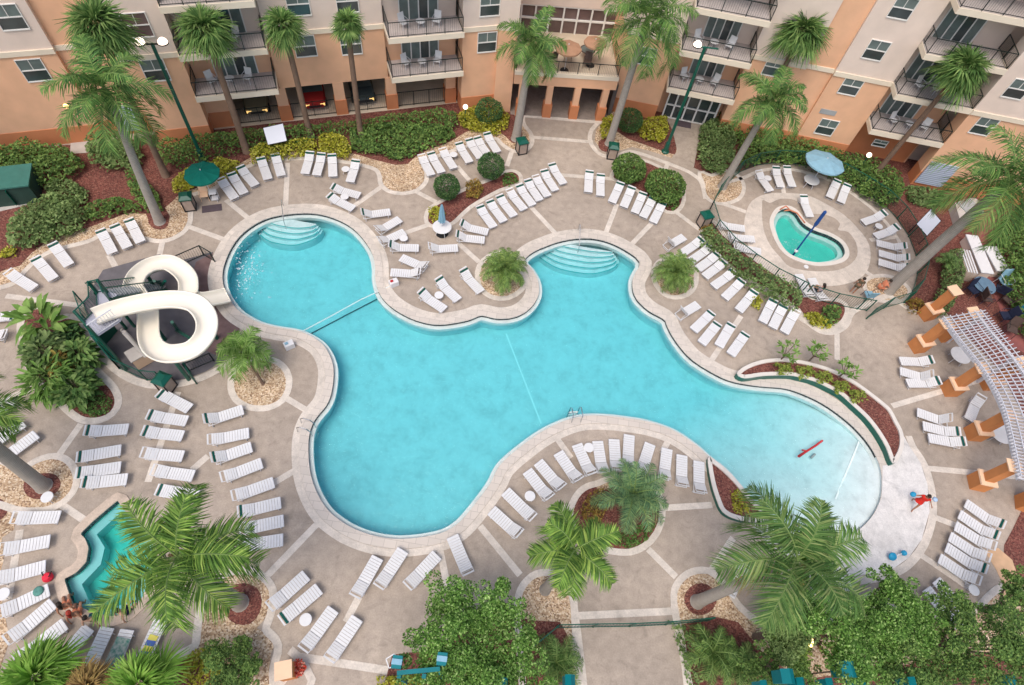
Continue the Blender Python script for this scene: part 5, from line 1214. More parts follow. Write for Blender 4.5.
# orange pedestal at the bottom edge with red flowers
pp = G(283, 670, 1.5); t = thing('orange_pedestal', (pp.x, pp.y, .014), 'orange pedestal with pale peach cap at the bottom edge', 'pedestal'); mb = MB(); mb.box((pp.x, pp.y, .68), (.62, .62, 1.36), .35); mb.build('shaft', M['orange'], t); mb = MB(); mb.box((pp.x, pp.y, 1.42), (.72, .72, .13), .35); mb.build('cap', M['ocap'], t)
pot(G(298, 668, .5), 'terracotta pot of red flowers beside the orange pedestal at the bottom edge')

# ------------------------------------------------------------------ pool fittings
def handrail(name, pts, label, r=.028, grp=None, z0=0):
    mb = MB()
    for line in pts: mb.tube(line, r, 7)
    return tag(mb.build(name, M['chrome']), label, 'handrail', grp)
def rail_at(px, dpx, label, h=.85, run=1.4, down=.9):
    a = G(*px); u = (G(*dpx) - a).normalized(); up = Vector((0, 0, 1))
    return handrail('step_handrail', [[a - u * .25 + up * .03, a - u * .2 + up * h * .8, a + up * h, a + u * run + up * (h - .55), a + u * run - up * down]], label)
rail_at((284,209), (285,230), 'chrome handrail down the middle of the first pool steps'); rail_at((578,233), (579,252), 'chrome handrail down the middle of the wide pool steps')
def ladder(px, dpx, label):
    a = G(*px); u = (G(*dpx) - a).normalized(); s = Vector((-u.y, u.x, 0)); up = Vector((0, 0, 1)); t = thing('pool_ladder', (a.x, a.y, .05), label, 'pool ladder', 'chrome pool ladders')
    for sg in (-.27, .27):
        o = a + s * sg; mb = MB(); mb.tube([o - u * .35 + up * .05, o - u * .3 + up * .6, o - u * .1 + up * .78, o + u * .25 + up * .72, o + u * .42 + up * .4, o + u * .42 - up * 1.0], .03, 7); mb.build('rail', M['chrome'], t)
    for z in (-.25, -.55, -.85): mb = MB(); mb.box(a + u * .42 + up * z, (.54, .12, .04), atan2(s.y, s.x)); mb.build('rung', M['ledge'], t)
ladder((306,429), (320,432), 'chrome pool ladder at the left bend of the main pool'); ladder((575,417), (573,405), 'chrome pool ladder at the middle of the lower pool edge')
for px, lab in (((290,347), 'small white lifeguard box on the band by the gravel circle'), ((394,285), 'small white and red rope winder box at the pool neck')):
    p = G(*px); t = thing('rope_box', (p.x, p.y, .014), lab, 'box'); mb = MB(); mb.box((p.x, p.y, .22), (.55, .38, .4), .7); mb.build('case', M['white'], t); mb = MB(); mb.box((p.x - .1, p.y - .05, .45), (.18, .14, .08), .7); mb.build('latch', M['red'] if px[0] > 300 else M['bluefab'], t)
rr = random.Random(77); mb = MB()
for k in range(170):
    q = G(236 + abs(rr.gauss(0, 16)), 268 + rr.gauss(0, 15), -.145)
    if not inside(q.to_2d(), pool) or distline(q.to_2d(), pool) < .35: continue
    s_ = rr.uniform(.02, .075); a_ = rr.uniform(0, pi); mb.add([(q.x + cos(a_ + j * pi / 2) * s_ * (1 if j % 2 else .45), q.y + sin(a_ + j * pi / 2) * s_ * (1 if j % 2 else .45), -.138) for j in range(4)], [(0, 1, 2, 3)])
tag(mb.build('splash_foam', M['sign']), 'white specks of splash foam on the water by the slide exit', 'foam', kind='stuff')
# floats and toys
mb = MB(); mb.tube([G(822.5,440.5,-.1), G(815,446,-.09), G(807,451,-.09), G(798.5,456.5,-.1)], [.06, .06, .06, .08], 8); mb.tube([G(807,451,-.08), G(802,450,-.08)], .05, 6)
tag(mb.build('pool_noodle', M['red'], smooth=True), 'dark red foam noodle floating in the shallow end', 'pool noodle')
mb = MB(); mb.tube([G(811,458,-.3), G(815,454,-.3)], .07, 6); tag(mb.build('dive_stick', M['greyc']), 'small grey dive stick just below the red noodle', 'toy')
def ballm(mb, p, r, n=14): mb.lathe([(0.01, -r)] + [(r * cos(radians(a)), r * sin(radians(a))) for a in range(-75, 90, 15)] + [(0.01, r)], c=p, n=n)
a, b = G(892.5,556.5,.3), G(904,553,.35); t = thing('floor_sprinkler', (a.x, a.y, .05), 'pair of round blue water toys joined by a rod on the white apron', 'water toy'); mb = MB(); mb.lathe([(0, -.05), (.13, -.05), (.22, 0), (.2, .06), (0, .07)], n=18, T=Matrix.Translation(a) @ Matrix.Rotation(.5, 4, 'X')); mb.build('dish', M['ltblue'], t, smooth=True)
mb = MB(); ballm(mb, b, .15); mb.build('ball', M['ltblue'], t, smooth=True); mb = MB(); mb.tube([a, b], .03, 6); mb.tube([b, (b.x, b.y, .05)], .03, 6); mb.tube([a, (a.x, a.y, .05)], .03, 6); mb.build('rod', M['frame'], t)
# blue spouting pole in the wading pool
p = G(796,251,-.12); h = above(p, (826,211)); t = thing('water_spout', (p.x, p.y, -.7), 'tall blue pole standing in the wading pool with splashing water at its foot', 'water feature')
mb = MB(); mb.tube([(p.x, p.y, -.7), (p.x, p.y, h * .62)], .06, 10); mb.build('pole', M['blue'], t); mb = MB(); mb.tube([(p.x, p.y, h * .62), (p.x, p.y, h * .68), (p.x, p.y, h - .1), (p.x, p.y, h)], [.06, .13, .12, .05], 10); mb.build('head', M['blue'], t)
mb = MB(); rr = random.Random(8)
for k in range(90): a_ = rr.uniform(0, 2 * pi); q = rr.uniform(.15, 1.1) ** 1.0; mb.add([Vector((p.x + cos(a_ + e) * q * 1.0 + x, p.y + sin(a_ + e) * q + y, -.115)) for e, x, y in ((0, 0, 0), (.05, .0, .03), (.1, 0, 0), (.05, .02, -.01))], [(0, 1, 2, 3)])
ballm(mb, (p.x, p.y, -.1), .14, 10); mb.build('splash', M['white'], t)
mb = MB(); mb.tube([G(780,209.5,.07), G(786,206,.07), G(789,209,.07), G(784,211,.07), G(790,210,.07), G(797,213,.07), G(801,218,.07), G(805,223,.07)], .05, 6); tag(mb.build('hose', M['coral'], smooth=True), 'orange red hose coiled on the wading pool coping', 'hose')
for px, lab in (((806,267), 'small white drain cap below the wading pool'),):
    p = G(*px); mb = MB(); mb.lathe([(0, .05), (.16, .05), (.17, .01)], c=(p.x, p.y, .008), n=16); tag(mb.build('drain_cap', M['white']), lab, 'drain cap')
# sun-bathers' things
p = G(47, 577, .2); t = thing('beach_bag', (p.x, p.y, .014), 'bright red bag with dark straps by the spa edge', 'bag'); mb = MB(); mb.lathe([(0, 0), (.2, 0), (.24, .15), (.17, .3), (0, .32)], c=(p.x, p.y, .014), n=10); mb.build('bag', mat('bright_red', (.72, .03, .06), .7, .1, 5), t)
for s_ in (-1, 1): mb = MB(); mb.tube([(p.x + s_ * .12, p.y, .3), (p.x + s_ * .2, p.y + .12, .42), (p.x + s_ * .12, p.y + .25, .3)], .025, 5); mb.build('strap', M['black'], t)
p = G(38, 591, .42); mb = MB(); mb.lathe([(0, .06), (.1, .09), (.2, .05), (.23, .0), (0, 0)], c=(p.x, p.y, .40), n=14); tag(mb.build('towel_bundle', mat('greygreen_cloth', (.10, .26, .22), .8, .2, 8), smooth=True), 'grey green rolled towel on the fourth fanned lounger', 'towel')
def towel(h, f, mt, lab, w=.62, L=1.3):
    A, B = G(f[0], f[1], .4), G(h[0], h[1], .5); d = (B - A).to_2d(); u = d.normalized(); s = Vector((-u.y, u.x)); c = (A + B).to_2d() / 2; mb = MB(); vs = []; rr = random.Random(5)
    for i in range(9):
        q = c + u * (-L / 2 + L * i / 8)
        for j in range(5): v = q + s * (w * (j / 4 - .5)) * (1 + .03 * rr.uniform(-1, 1)); vs.append((v.x, v.y, .405 + .02 * rr.random() + (max(0, i - 5) * .05)))
    mb.add(vs, [(i * 5 + j, i * 5 + j + 1, (i + 1) * 5 + j + 1, (i + 1) * 5 + j) for i in range(8) for j in range(4)]); tag(mb.build('towel', mt, smooth=True), lab, 'towel')
towel((108,670), (124,638), mat('teal_towel', (.03, .2, .15), .9, .3, 6, c2=(.5, .5, .45)), 'dark teal patterned towel spread on a lounger left of the big low palm')
towel((141,660), (156,632), stripemat('blue_yellow_towel', (.05, .12, .4), (.7, .62, .1), 2.2, 'Y'), 'blue and yellow towel on the last fanned lounger', .4, .9)
# ------------------------------------------------------------------ teal timber posts and rails at the bottom edge
def beam(a, b, w, h, mb): 
    A, B = Vector(a), Vector(b); d = B - A; T = Matrix.Translation((A + B) / 2) @ d.to_track_quat('X', 'Z').to_matrix().to_4x4(); mb.box(0, (d.length, w, h), T=T)
t = thing('teal_arbour', G(415, 690, 0), 'teal painted timber arbour top with two blocks beside the big leafy tree at the bottom', 'arbour'); 
for x, y, nm in ((397,662,'block'), (442,659,'block')):
    q = G(x, y, 5.0); mb = MB(); mb.box((q.x, q.y, 4.85), (.38, .45, .5), .05); mb.build(nm, M['tealpaint'], t)
    mb = MB(); mb.box((q.x, q.y, 5.112), (.40, .2, .02), .05); mb.build('cap', M['bluefab'], t)
mb = MB(); beam(G(397,673,4.7), G(440,669,4.7), .16, .2, mb); mb.build('rail', M['tealpaint'], t)
for x, y in ((424,676), (399,676), (441,672)): q = G(x, y, 4.6); mb = MB(); mb.box((q.x, q.y, 2.3), (.16, .16, 4.6)); mb.build('post', M['tealpaint'], t)
q = G(391, 657, 4.75); t = thing('wire_basket', (q.x, q.y, 4.7), 'small white open wire basket behind the left teal block', 'basket'); mb = MB(); 
for a_, b_ in (((386,659), (394,654)), ((394,654), (399,659)), ((386,659), (389,668)), ((389,668), (399,665))): beam(G(a_[0], a_[1], 4.75), G(b_[0], b_[1], 4.75), .04, .05, mb)
mb.build('rim', M['white'], t)
q = G(399, 672, 1.0)
for k, (x, y, w_, z_, lab) in enumerate([(790,676,.42,3.0,'teal timber post with sloping cap, left of the tallest one in the lower trees'), (803,682,.25,2.8,'short teal post right beside the sloping teal post'), (851,669,.46,3.2,'tallest teal timber post with bright sloping cap in the lower trees'),
     (864,680,.26,2.8,'short teal post beside the tallest teal post'), (832,682,.22,2.7,'small teal post between the two big teal posts'), (915,681,.22,2.7,'small teal post alone at the bottom edge of the trees'), (1015,680,.3,2.8,'teal post at the bottom right corner'),
     (571,680,.3,2.6,'teal post end left of the lower path'), (503,683,.28,2.6,'teal post end at the foot of the big leafy tree'), (766,684,.2,2.6,'small teal post end beside the red mulch at bottom')]):
    z_ += 1.9; w_ *= 1.15; q = G(x, y, z_); t = thing('teal_post', (q.x, q.y, .014), lab, 'post', 'teal timber posts'); mb = MB(); mb.box((q.x, q.y, z_ / 2 - .4), (.06, .06, z_ - .8), .12); mb.build('shaft', M['bark'], t); mb = MB(); mb.box((q.x, q.y, z_ - .65), (w_, w_, .9), .12); mb.build('block', M['tealpaint'], t)
    a_ = w_ / 2 + .03; T = Matrix.Translation((q.x, q.y, 0)) @ Matrix.Rotation(.12, 4, 'Z'); mb = MB(); mb.add([T @ Vector(v) for v in [(-a_, -a_, z_ - .2), (a_, -a_, z_ - .2), (a_, a_, z_ - .2), (-a_, a_, z_ - .2), (0, -a_, z_ + .05), (0, a_, z_ + .05)]], [(3, 2, 1, 0), (0, 1, 4), (2, 3, 5), (1, 2, 5, 4), (3, 0, 4, 5)]); mb.build('cap', M['tealpaint'], t)
# green transformer cabinet in the west bed
P = [G(x, y, 1.6) for x, y in [(-14,190), (0,187), (9,186), (11,168), (-14,172)]]
q = Vector((P[1].x - .2, P[1].y + .9, 0)); t = thing('utility_cabinet', (q.x, q.y, .03), 'dark green utility cabinet on a concrete pad in the left shrubs', 'cabinet'); mb = MB(); mb.box((q.x, q.y, .75), (2.6, 1.9, 1.45), radians(24)); mb.build('body', mat('cabinet_green', (.03, .07, .055), .5, .1, 2), t)
mb = MB(); mb.box((q.x, q.y, 1.52), (2.75, 2.05, .1), radians(24)); mb.build('lid', mat('cabinet_lid', (.05, .17, .14), .5, .1, 2), t)
mb = MB(); mb.box((q.x + .35, q.y - .8, .75), (.04, .5, 1.2), radians(24)); mb.build('door', M['green'], t)

# ------------------------------------------------------------------ furniture on the balconies and the terrace
def lounge_chair(F, t, d, z, rz, label, grp='chairs on the hotel balconies', dark=False):
    p = F(t, d, z); return chair(p, rz, label, M['brownch'] if dark else M['frame'], 'balcony chair', grp, 'balcony_chair', z0=z, s=.98, seatm=M['brownch'] if dark else M['white'])
def btable(F, t, d, z, label, dark=False):
    p = F(t, d, z); r = thing('balcony_table', (p.x, p.y, z), label, 'table', 'small tables on the hotel balconies'); mb = MB(); mb.lathe([(0, .5), (.32, .5), (.32, .46), (0, .46)], c=(p.x, p.y, z), n=18); mb.build('table_top', M['brownch'] if dark else M['white'], r)
    for k in range(3): a = k * 2.1; mb = MB(); mb.tube([(p.x + cos(a) * .1, p.y + sin(a) * .1, z + .46), (p.x + cos(a) * .26, p.y + sin(a) * .26, z)], .015, 5); mb.build('leg', M['frame'], r)
zl = [z + .3 for z in ZS]
nm_ = {0: 'lowest', 1: 'second', 2: 'third', 3: 'fourth'}
for lv in (0, 1):
    z = zl[lv]; n_ = nm_[lv]
    for (F, t0, d, wing) in ((FA, -6.9, -40.3, 'left stack of balconies'), (FA, 6.3, -40.2, 'middle stack of balconies'), (FR, 5.2, .1, 'stack right of the entrance'), (FR, 21.1, .4, 'rightmost stack of balconies')):
        r0 = radians(24) if F is FA else 0
        lounge_chair(F, t0, d, z, r0 + .5, f'left white chair on the {n_} level of the {wing}'); lounge_chair(F, t0 + 2.3, d + .05, z, r0 - .5, f'right white chair on the {n_} level of the {wing}')
        btable(F, t0 + 1.15, d + .1, z, f'small white table on the {n_} level of the {wing}')
for (t_, d_, lab) in ((1.0, -1.6, 'dark terrace chair nearest the railing, left of the umbrella table'), (2.2, -2.0, 'dark terrace chair in the middle of the entrance terrace'), (3.6, -1.2, 'dark terrace chair in front of the round terrace table'), (-.9, -1.5, 'dark terrace chair hidden behind the left entrance palm')):
    p = FE(t_, d_, 3.755); chair(p, 2.6 + t_, lab, M['brownch'], 'terrace chair', 'dark chairs on the entrance terrace', 'terrace_chair', z0=3.755, s=1.1)
p = FE(3.7, -2.4, 0); t = thing('terrace_table', (p.x, p.y, 3.755), 'round glass table with dark rim on the entrance terrace', 'table'); mb = MB(); mb.lathe([(.52, .72), (.6, .72), (.6, .68), (.52, .68), (.52, .72)], c=(p.x, p.y, 3.755), n=28); mb.build('rim', M['brownch'], t); mb = MB(); mb.lathe([(0, .71), (.52, .71)], c=(p.x, p.y, 3.755), n=28); mb.build('table_top', M['curtain'], t)
mb = MB(); mb.tube([(p.x, p.y, 3.76), (p.x, p.y, 4.45)], .05, 8); mb.build('stem', M['brownch'], t)
umbrella_open(G(596, 39, 5.9), 2.0, .85, 'right tan parasol on the entrance terrace', M['tanfab'], 0, 0, 8, 3.76); umbrella_open(G(569, 44, 5.9), 2.0, 1.0, 'left tan parasol on the entrance terrace', M['tanfab'], 0, 0, 8, 3.76)
umbrella_open(G(540, 44, 6.0), 2.1, 1.1, 'tan parasol on the terrace behind the left entrance palm', M['tanfab'], 0, 0, 8, 3.76)
# ================================================================== VEGETATION
def blade(mb, p, d, s, L, w, droop):
    """one narrow leaflet: two joined quads that bend down"""
    d = d.normalized(); m_ = p + d * L * .5 + Vector((0, 0, -droop * .25 * L)); e = p + d * L * .97 + Vector((0, 0, -droop * L))
    s = s.normalized() * w / 2; mb.add([p - s * .5, p + s * .5, m_ + s, m_ - s, e + s * .15, e - s * .15], [(0, 1, 2, 3), (3, 2, 4, 5)])
def frond(mb, rb, p, az, el, L, rr, nl=30, ll=.8, w=.06, bend=1.6, plume=.35, vshape=.25):
    """feather palm leaf: arching rib with leaflets both sides"""
    pts = []; q = p.copy(); e = el; n = 14; tw = rr.uniform(-.35, .35)
    for i in range(n + 1):
        pts.append(q.copy()); a = az + tw * (i / n) ** 1.5; d = Vector((cos(a) * cos(e), sin(a) * cos(e), sin(e))); q += d * L / n; e -= bend / n * (.35 + 1.3 * i / n)
    rb.tube(pts, [.035 * (1 - .8 * i / n) + .006 for i in range(n + 1)], 4, False)
    for k in range(nl):
        f = .10 + .89 * (k + .5) / nl; x = f * n; i = min(n - 1, int(x)); c = pts[i].lerp(pts[i + 1], x - i); d = (pts[i + 1] - pts[i]).normalized()
        s = d.cross(Vector((0, 0, 1)))
        if s.length < .05: s = Vector((-sin(az), cos(az), 0))
        s.normalize(); up = s.cross(d).normalized(); ln = ll * (sin(pi * min(1, f * .86 + .16)) ** .55) * rr.uniform(.82, 1.1)
        for sg in (-1, 1):
            dd = s * sg * (.85 + rr.uniform(-.12, .12)) + d * (.35 + .55 * f) + up * (vshape + rr.uniform(-plume, plume))
            blade(mb, c, dd, d, ln, w * rr.uniform(.8, 1.2), rr.uniform(.2, .75))
def trunk(pts, r, mt, parent, name='trunk', n=12):
    mb = MB(); mb.tube(pts, r, n); return mb.build(name, mt, parent, smooth=True)
def bezier(a, b, sag=.0, n=8):
    out = []
    for i in range(n + 1):
        t = i / n; p = a.lerp(b, t); side = (b - a).to_2d(); h = Vector((side.x, side.y, 0)); p = p - h * (t * (1 - t)) * sag; out.append(p)
    return out
def royal(base, top, label, cat='palm tree', R=3.4, nf=17, mt='royal', seed=1, h=None, r0=.30, r1=.19, zoff=.02, group=None, shaft=True, ll=.95, tr='greytrunk', vary=0, w=.062, nl=78, el0=-.25, el1=1.3, name='palm_tree', bend=1.5):
    """base: pixel of the foot, top: pixel of the crown's heart; leaning trunk"""
    rr = random.Random(seed); B = G(base[0], base[1], 0) if not isinstance(base, Vector) else base
    H = h if h else max(1.0, above(B, top)); T = G(top[0], top[1], H); B.z = zoff
    t = thing(name, (B.x, B.y, zoff), label, cat, group)
    pts = bezier(B, T - Vector((0, 0, .9 if shaft else .1)), .3); n = len(pts)
    trunk([B + Vector((0, 0, 0))] + [B + Vector((0, 0, .15))] + pts[1:], [r0 * 1.25, r0 * 1.1] + [r0 + (r1 - r0) * i / (n - 1) for i in range(1, n)], M[tr], t)
    if shaft: mb = MB(); mb.tube([pts[-1] - Vector((0, 0, .05)), pts[-1].lerp(T, .3), pts[-1].lerp(T, .8), T], [r1 * 1.0, r1 * 1.15, r1 * .8, r1 * .4], 10); mb.build('crownshaft', M['crown'], t, smooth=True)
    mb = MB(); rb = MB()
    for k in range(nf):
        f = (k + .5) / nf; az = k * 2.39996 + rr.uniform(-.25, .25); el = el0 + (el1 - el0) * f ** 1.2 + rr.uniform(-.1, .1); L = R * (1.12 - .3 * f) * rr.uniform(.9, 1.08)
        frond(mb, rb, T + Vector((0, 0, rr.uniform(-.1, .1))), az, el, L, rr, nl, ll * R / 3.4, w, bend + .5 * (1 - f))
    c = mb.build('fronds', M[mt], t); rb.build('leaf_ribs', M['crown'], c)
    if shaft and seed in (11, 16, 18, 21, 25, 23):
        mb = MB(); rb = MB()
        for k in range(1 if seed != 25 else 2): frond(mb, rb, T - Vector((0, 0, .25)), rr.uniform(0, 2 * pi), -.75, R * .85, rr, 44, ll * R / 3.4 * .8, w * .7, 1.0)
        c = mb.build('dead_frond', M['deadleaf'], t); rb.build('dead_rib', M['deadleaf'], c)
    return t
def fanleaf(mb, rb, p, d, R, rr, nb=24):
    d = d.normalized(); s = d.cross(Vector((0, 0, 1))); s = s.normalized() if s.length > .05 else Vector((1, 0, 0)); up = s.cross(d).normalized(); pet = rr.uniform(.3, .5) * R * (1 - .55 * max(0, d.z)); c = p + d * pet
    rb.tube([p, p + d * pet * .5 + Vector((0, 0, .03)), c], .014, 4, False)
    for k in range(nb):
        a = -1.75 + 3.5 * (k + .5) / nb + rr.uniform(-.04, .04); dd = d * cos(a) + s * sin(a) + up * rr.uniform(-.05, .12); L = R * .66 * (1 - .18 * abs(a) / 1.75) * rr.uniform(.9, 1.1)
        blade(mb, c, dd, up.cross(dd), L, .035 * R + .025, rr.uniform(.15, .5))
def fanpalm(base, top, label, R=1.7, nf=34, mt='fan', seed=1, tr='browntrunk', dead=10, h=None, r0=.2, r1=.15, up=None, group=None, zoff=.02, name='fan_palm', droop=-.9):
    rr = random.Random(seed); B = G(base[0], base[1], 0); H = h if h else above(B, top); T = G(top[0], top[1], H); B.z = zoff
    t = thing(name, (B.x, B.y, zoff), label, 'palm tree', group); pts = bezier(B, T - Vector((0, 0, .1)), .15); n = len(pts)
    trunk([B] + pts[1:], [r0 * 1.3] + [r0 + (r1 - r0) * i / (n - 1) for i in range(1, n)], M[tr], t)
    mb = MB(); rb = MB()
    for k in range(nf):
        f = (k + .5) / nf; az = k * 2.39996; el = droop + (1.35 - droop) * f; fanleaf(mb, rb, T, Vector((cos(az) * cos(el), sin(az) * cos(el), sin(el))), R * rr.uniform(.85, 1.1), rr)
    c = mb.build('fronds', M[mt], t); rb.build('leaf_ribs', M['crown'], c)
    if dead:
        mb = MB(); rb = MB()
        for k in range(dead): az = rr.uniform(0, 2 * pi); fanleaf(mb, rb, T - Vector((0, 0, .2)), Vector((cos(az) * .35, sin(az) * .35, -1)), R * .7, rr, 10)
        c = mb.build('dead_leaves', M['deadleaf'], t); rb.build('dead_ribs', M['deadleaf'], c)
    return t
# --- tall palms, left to right
royal((160,222), (104,88), 'tall grey trunked palm with feathery crown at the upper left gravel edge', R=3.6, nf=16, mt='royaldk', seed=11, el0=-.6)
fanpalm((166,176), (97,24), 'thin brown trunked fan palm rising behind the tall feathery palm', R=2.1, nf=40, seed=12, r0=.22, r1=.15)
fanpalm((247,152), (204,27), 'brown trunked fan palm in front of the left stack of balconies', R=1.95, nf=38, seed=13, r0=.24, r1=.17, group=None)
fanpalm((311,138), (283,24), 'slim fan palm in front of the garage bay with the red car', R=1.55, nf=36, seed=14, r0=.2, r1=.18)
fanpalm((361,137), (347,22), 'smallest slim fan palm in front of the dark car', R=1.3, nf=30, seed=15, r0=.2, r1=.17, dead=12)
royal((516,139), (532,42), 'grey trunked palm left of the hotel entrance', R=3.1, nf=13, mt='royaldk', seed=16, el0=-.6, r0=.34, r1=.2)
royal((609,144), (648,18), 'grey trunked palm right of the hotel entrance with crown at the top edge', R=4.1, nf=16, mt='royaldk', seed=17, el0=-.6, r0=.3, r1=.22)
royal((722,187), (773,98), 'grey leaning palm at the upper corner of the wading area', R=3.1, nf=14, mt='royaldk', seed=18, el0=-.6, r0=.3, r1=.19)
fanpalm((748,141), (803,30), 'fan palm against the peach strip of the east wing', R=2.2, nf=40, seed=19, r0=.2, r1=.16)
fanpalm((872,178), (965,66), 'fan palm leaning across the rightmost balconies', R=2.1, nf=40, seed=20, r0=.2, r1=.15, dead=14)
royal((888,290), (1012,178), 'huge grey palm leaning out over the right edge from the wading area', R=4.4, nf=16, mt='royaldk', seed=21, el0=-.6, r0=.4, r1=.27)
royal((44,486), (-46,416), 'thick grey palm trunk leaning out of the left edge', R=2.9, nf=14, seed=22, el0=-.4, r0=.34, r1=.27)
royal((240,603), (177,556), 'big bright green palm spreading over the small spa', R=3.35, nf=12, seed=23, r0=.34, r1=.22, ll=1.05, el0=-.4)
royal((545,590), (575,549), 'bright green palm over the bottom centre path bed', R=2.35, nf=10, seed=24, r0=.24, r1=.17, h=6.5, ll=1.15, el0=-.4)
royal((697,602), (797,559), 'big dusty green palm leaning over the lower right deck', R=3.6, nf=12, mt='oliveleaf', seed=25, r0=.3, r1=.2, h=8.6, ll=1.1, el0=-.4)
fanpalm((793,600), (808,551), 'small bright green fan palm in the heart of the dusty palm crown', R=1.15, nf=16, mt='brightfan', seed=26, h=6.5, dead=0, droop=.2)
# --- low bushy palms
def bushpalm(c, label, R, nf, mt, seed, h=.5, ll=.5, nl=26, w=.04, el0=.1, zoff=.02, bend=1.5, name='bush_palm'):
    return royal((c[0], c[1]), (c[0], c[1]), label, R=R, nf=nf, mt=mt, seed=seed, h=h, r0=.16, r1=.14, shaft=False, ll=ll * 3.4 / R, nl=nl, w=w, el0=el0, el1=1.35, tr='browntrunk', zoff=zoff, name=name, bend=bend)
bushpalm((505,269), 'rounded feathery bush palm in the gravel ring on the pool lobe', 1.75, 50, 'bushgreen', 31, 1.35, .42, 34)
bushpalm((676,271), 'rounded feathery bush palm in the gravel ring near the hedge row', 1.7, 46, 'bushgreen', 32, 1.3, .42, 34, el0=-.1)
royal((263,384), (243,351), 'leaning young palm in the round gravel bed beside the slide', R=1.7, nf=15, mt='plum', seed=33, h=2.3, r0=.08, r1=.06, shaft=False, ll=1.5, nl=26, w=.07, el0=-.2, tr='browntrunk')
bushpalm((633,494), 'large silvery blue green palm in the centre island', 2.25, 24, 'bluish', 34, 1.5, .62, 46, .04, -.05, bend=1.1)
bushpalm((556,662), 'dark ferny palm left of the lower path', 1.5, 22, 'fan', 35, .8, .42, 26)
bushpalm((712,652), 'dark ferny palm right of the lower path', 1.55, 24, 'hedge', 36, 1.0, .45, 28)
bushpalm((738,664), 'spreading green fern palm beside the red mulch at the bottom', 1.3, 20, 'fan', 37, .8, .42, 26)
bushpalm((948,262), 'slender feathery palm left of the covered benches', .9, 16, 'fan', 38, 1.2, .35, 20)
for k, (x, y, R, lab) in enumerate([(36,678,1.75,'large bright fan palm at the bottom left corner'), (140,686,1.75,'bright fan palm at the bottom edge below the spa'), (88,688,1.2,'small fan palm between the two bottom left fan palms')]):
    fanpalm((x, y + 12), (x, y), lab, R=R, nf=26, mt='brightfan' if k < 2 else 'deadleaf', seed=40 + k, h=2.6, dead=0, droop=-.2)
# left shrub island: tropical clumps
def bigleaf(c, label, R, nf, mt, seed, h=.9, w=.3, name='tropical_shrub', L=.9):
    rr = random.Random(seed); B = G(c[0], c[1], h); B.z = .02; t = thing(name, (B.x, B.y, .02), label, 'shrub'); mb = MB(); st = MB()
    for k in range(nf):
        az = rr.uniform(0, 2 * pi); r = R * sqrt(rr.random()) * .75; z = h * rr.uniform(.35, 1.25) * (1.15 - .5 * r / R); p = B + Vector((cos(az) * r, sin(az) * r, z)); a2 = az + rr.uniform(-.9, .9); el = rr.uniform(-.3, .9); d = Vector((cos(a2) * cos(el), sin(a2) * cos(el), sin(el)))
        s = Vector((-sin(a2), cos(a2), rr.uniform(-.3, .3))).normalized() * w * rr.uniform(.7, 1.2) / 2; Lk = L * rr.uniform(.6, 1.15)
        m1, m2, e = p + d * Lk * .35, p + d * Lk * .7 + Vector((0, 0, -.05 * Lk)), p + d * Lk + Vector((0, 0, -.22 * Lk)); fo = Vector((0, 0, .05))
        mb.add([p, m1 + s + fo, m1, m1 - s + fo, m2 + s * .85 + fo * .6, m2, m2 - s * .85 + fo * .6, e], [(0, 1, 2), (0, 2, 3), (2, 1, 4, 5), (3, 2, 5, 6), (5, 4, 7), (6, 5, 7)])
        if k % 6 == 0: st.tube([B, p], .015, 4, False)
    c_ = mb.build('foliage', M[mt], t); st.build('stems', M['bark'], t); return t
bigleaf((38,318), 'broad banana-like leaves at the top of the left shrub island', .95, 60, 'plum', 51, 1.6, .34, L=1.3)
bigleaf((66,332), 'dense dark rounded shrub at the top of the left shrub island', .75, 420, 'topiary', 52, .9, .14, L=.3)
bigleaf((42,350), 'mixed leafy shrub in the upper middle of the left shrub island', 1.25, 420, 'hedgelt', 53, 1.5, .2, L=.55)
bigleaf((76,352), 'fan leaved green shrub on the right side of the left shrub island', .95, 260, 'fan', 54, 1.2, .2, L=.6)
bigleaf((45,375), 'arching pale green shrub on the lower left of the shrub island', 1.2, 300, 'plum', 55, 1.4, .14, L=.9)
bigleaf((72,385), 'glossy leaved shrub in the lower middle of the left shrub island', 1.15, 360, 'fan', 56, 1.1, .22, L=.6)
bigleaf((60,362), 'reddish leaved shrub in the heart of the left shrub island', .7, 160, 'redleaf', 57, 1.3, .14, L=.5)
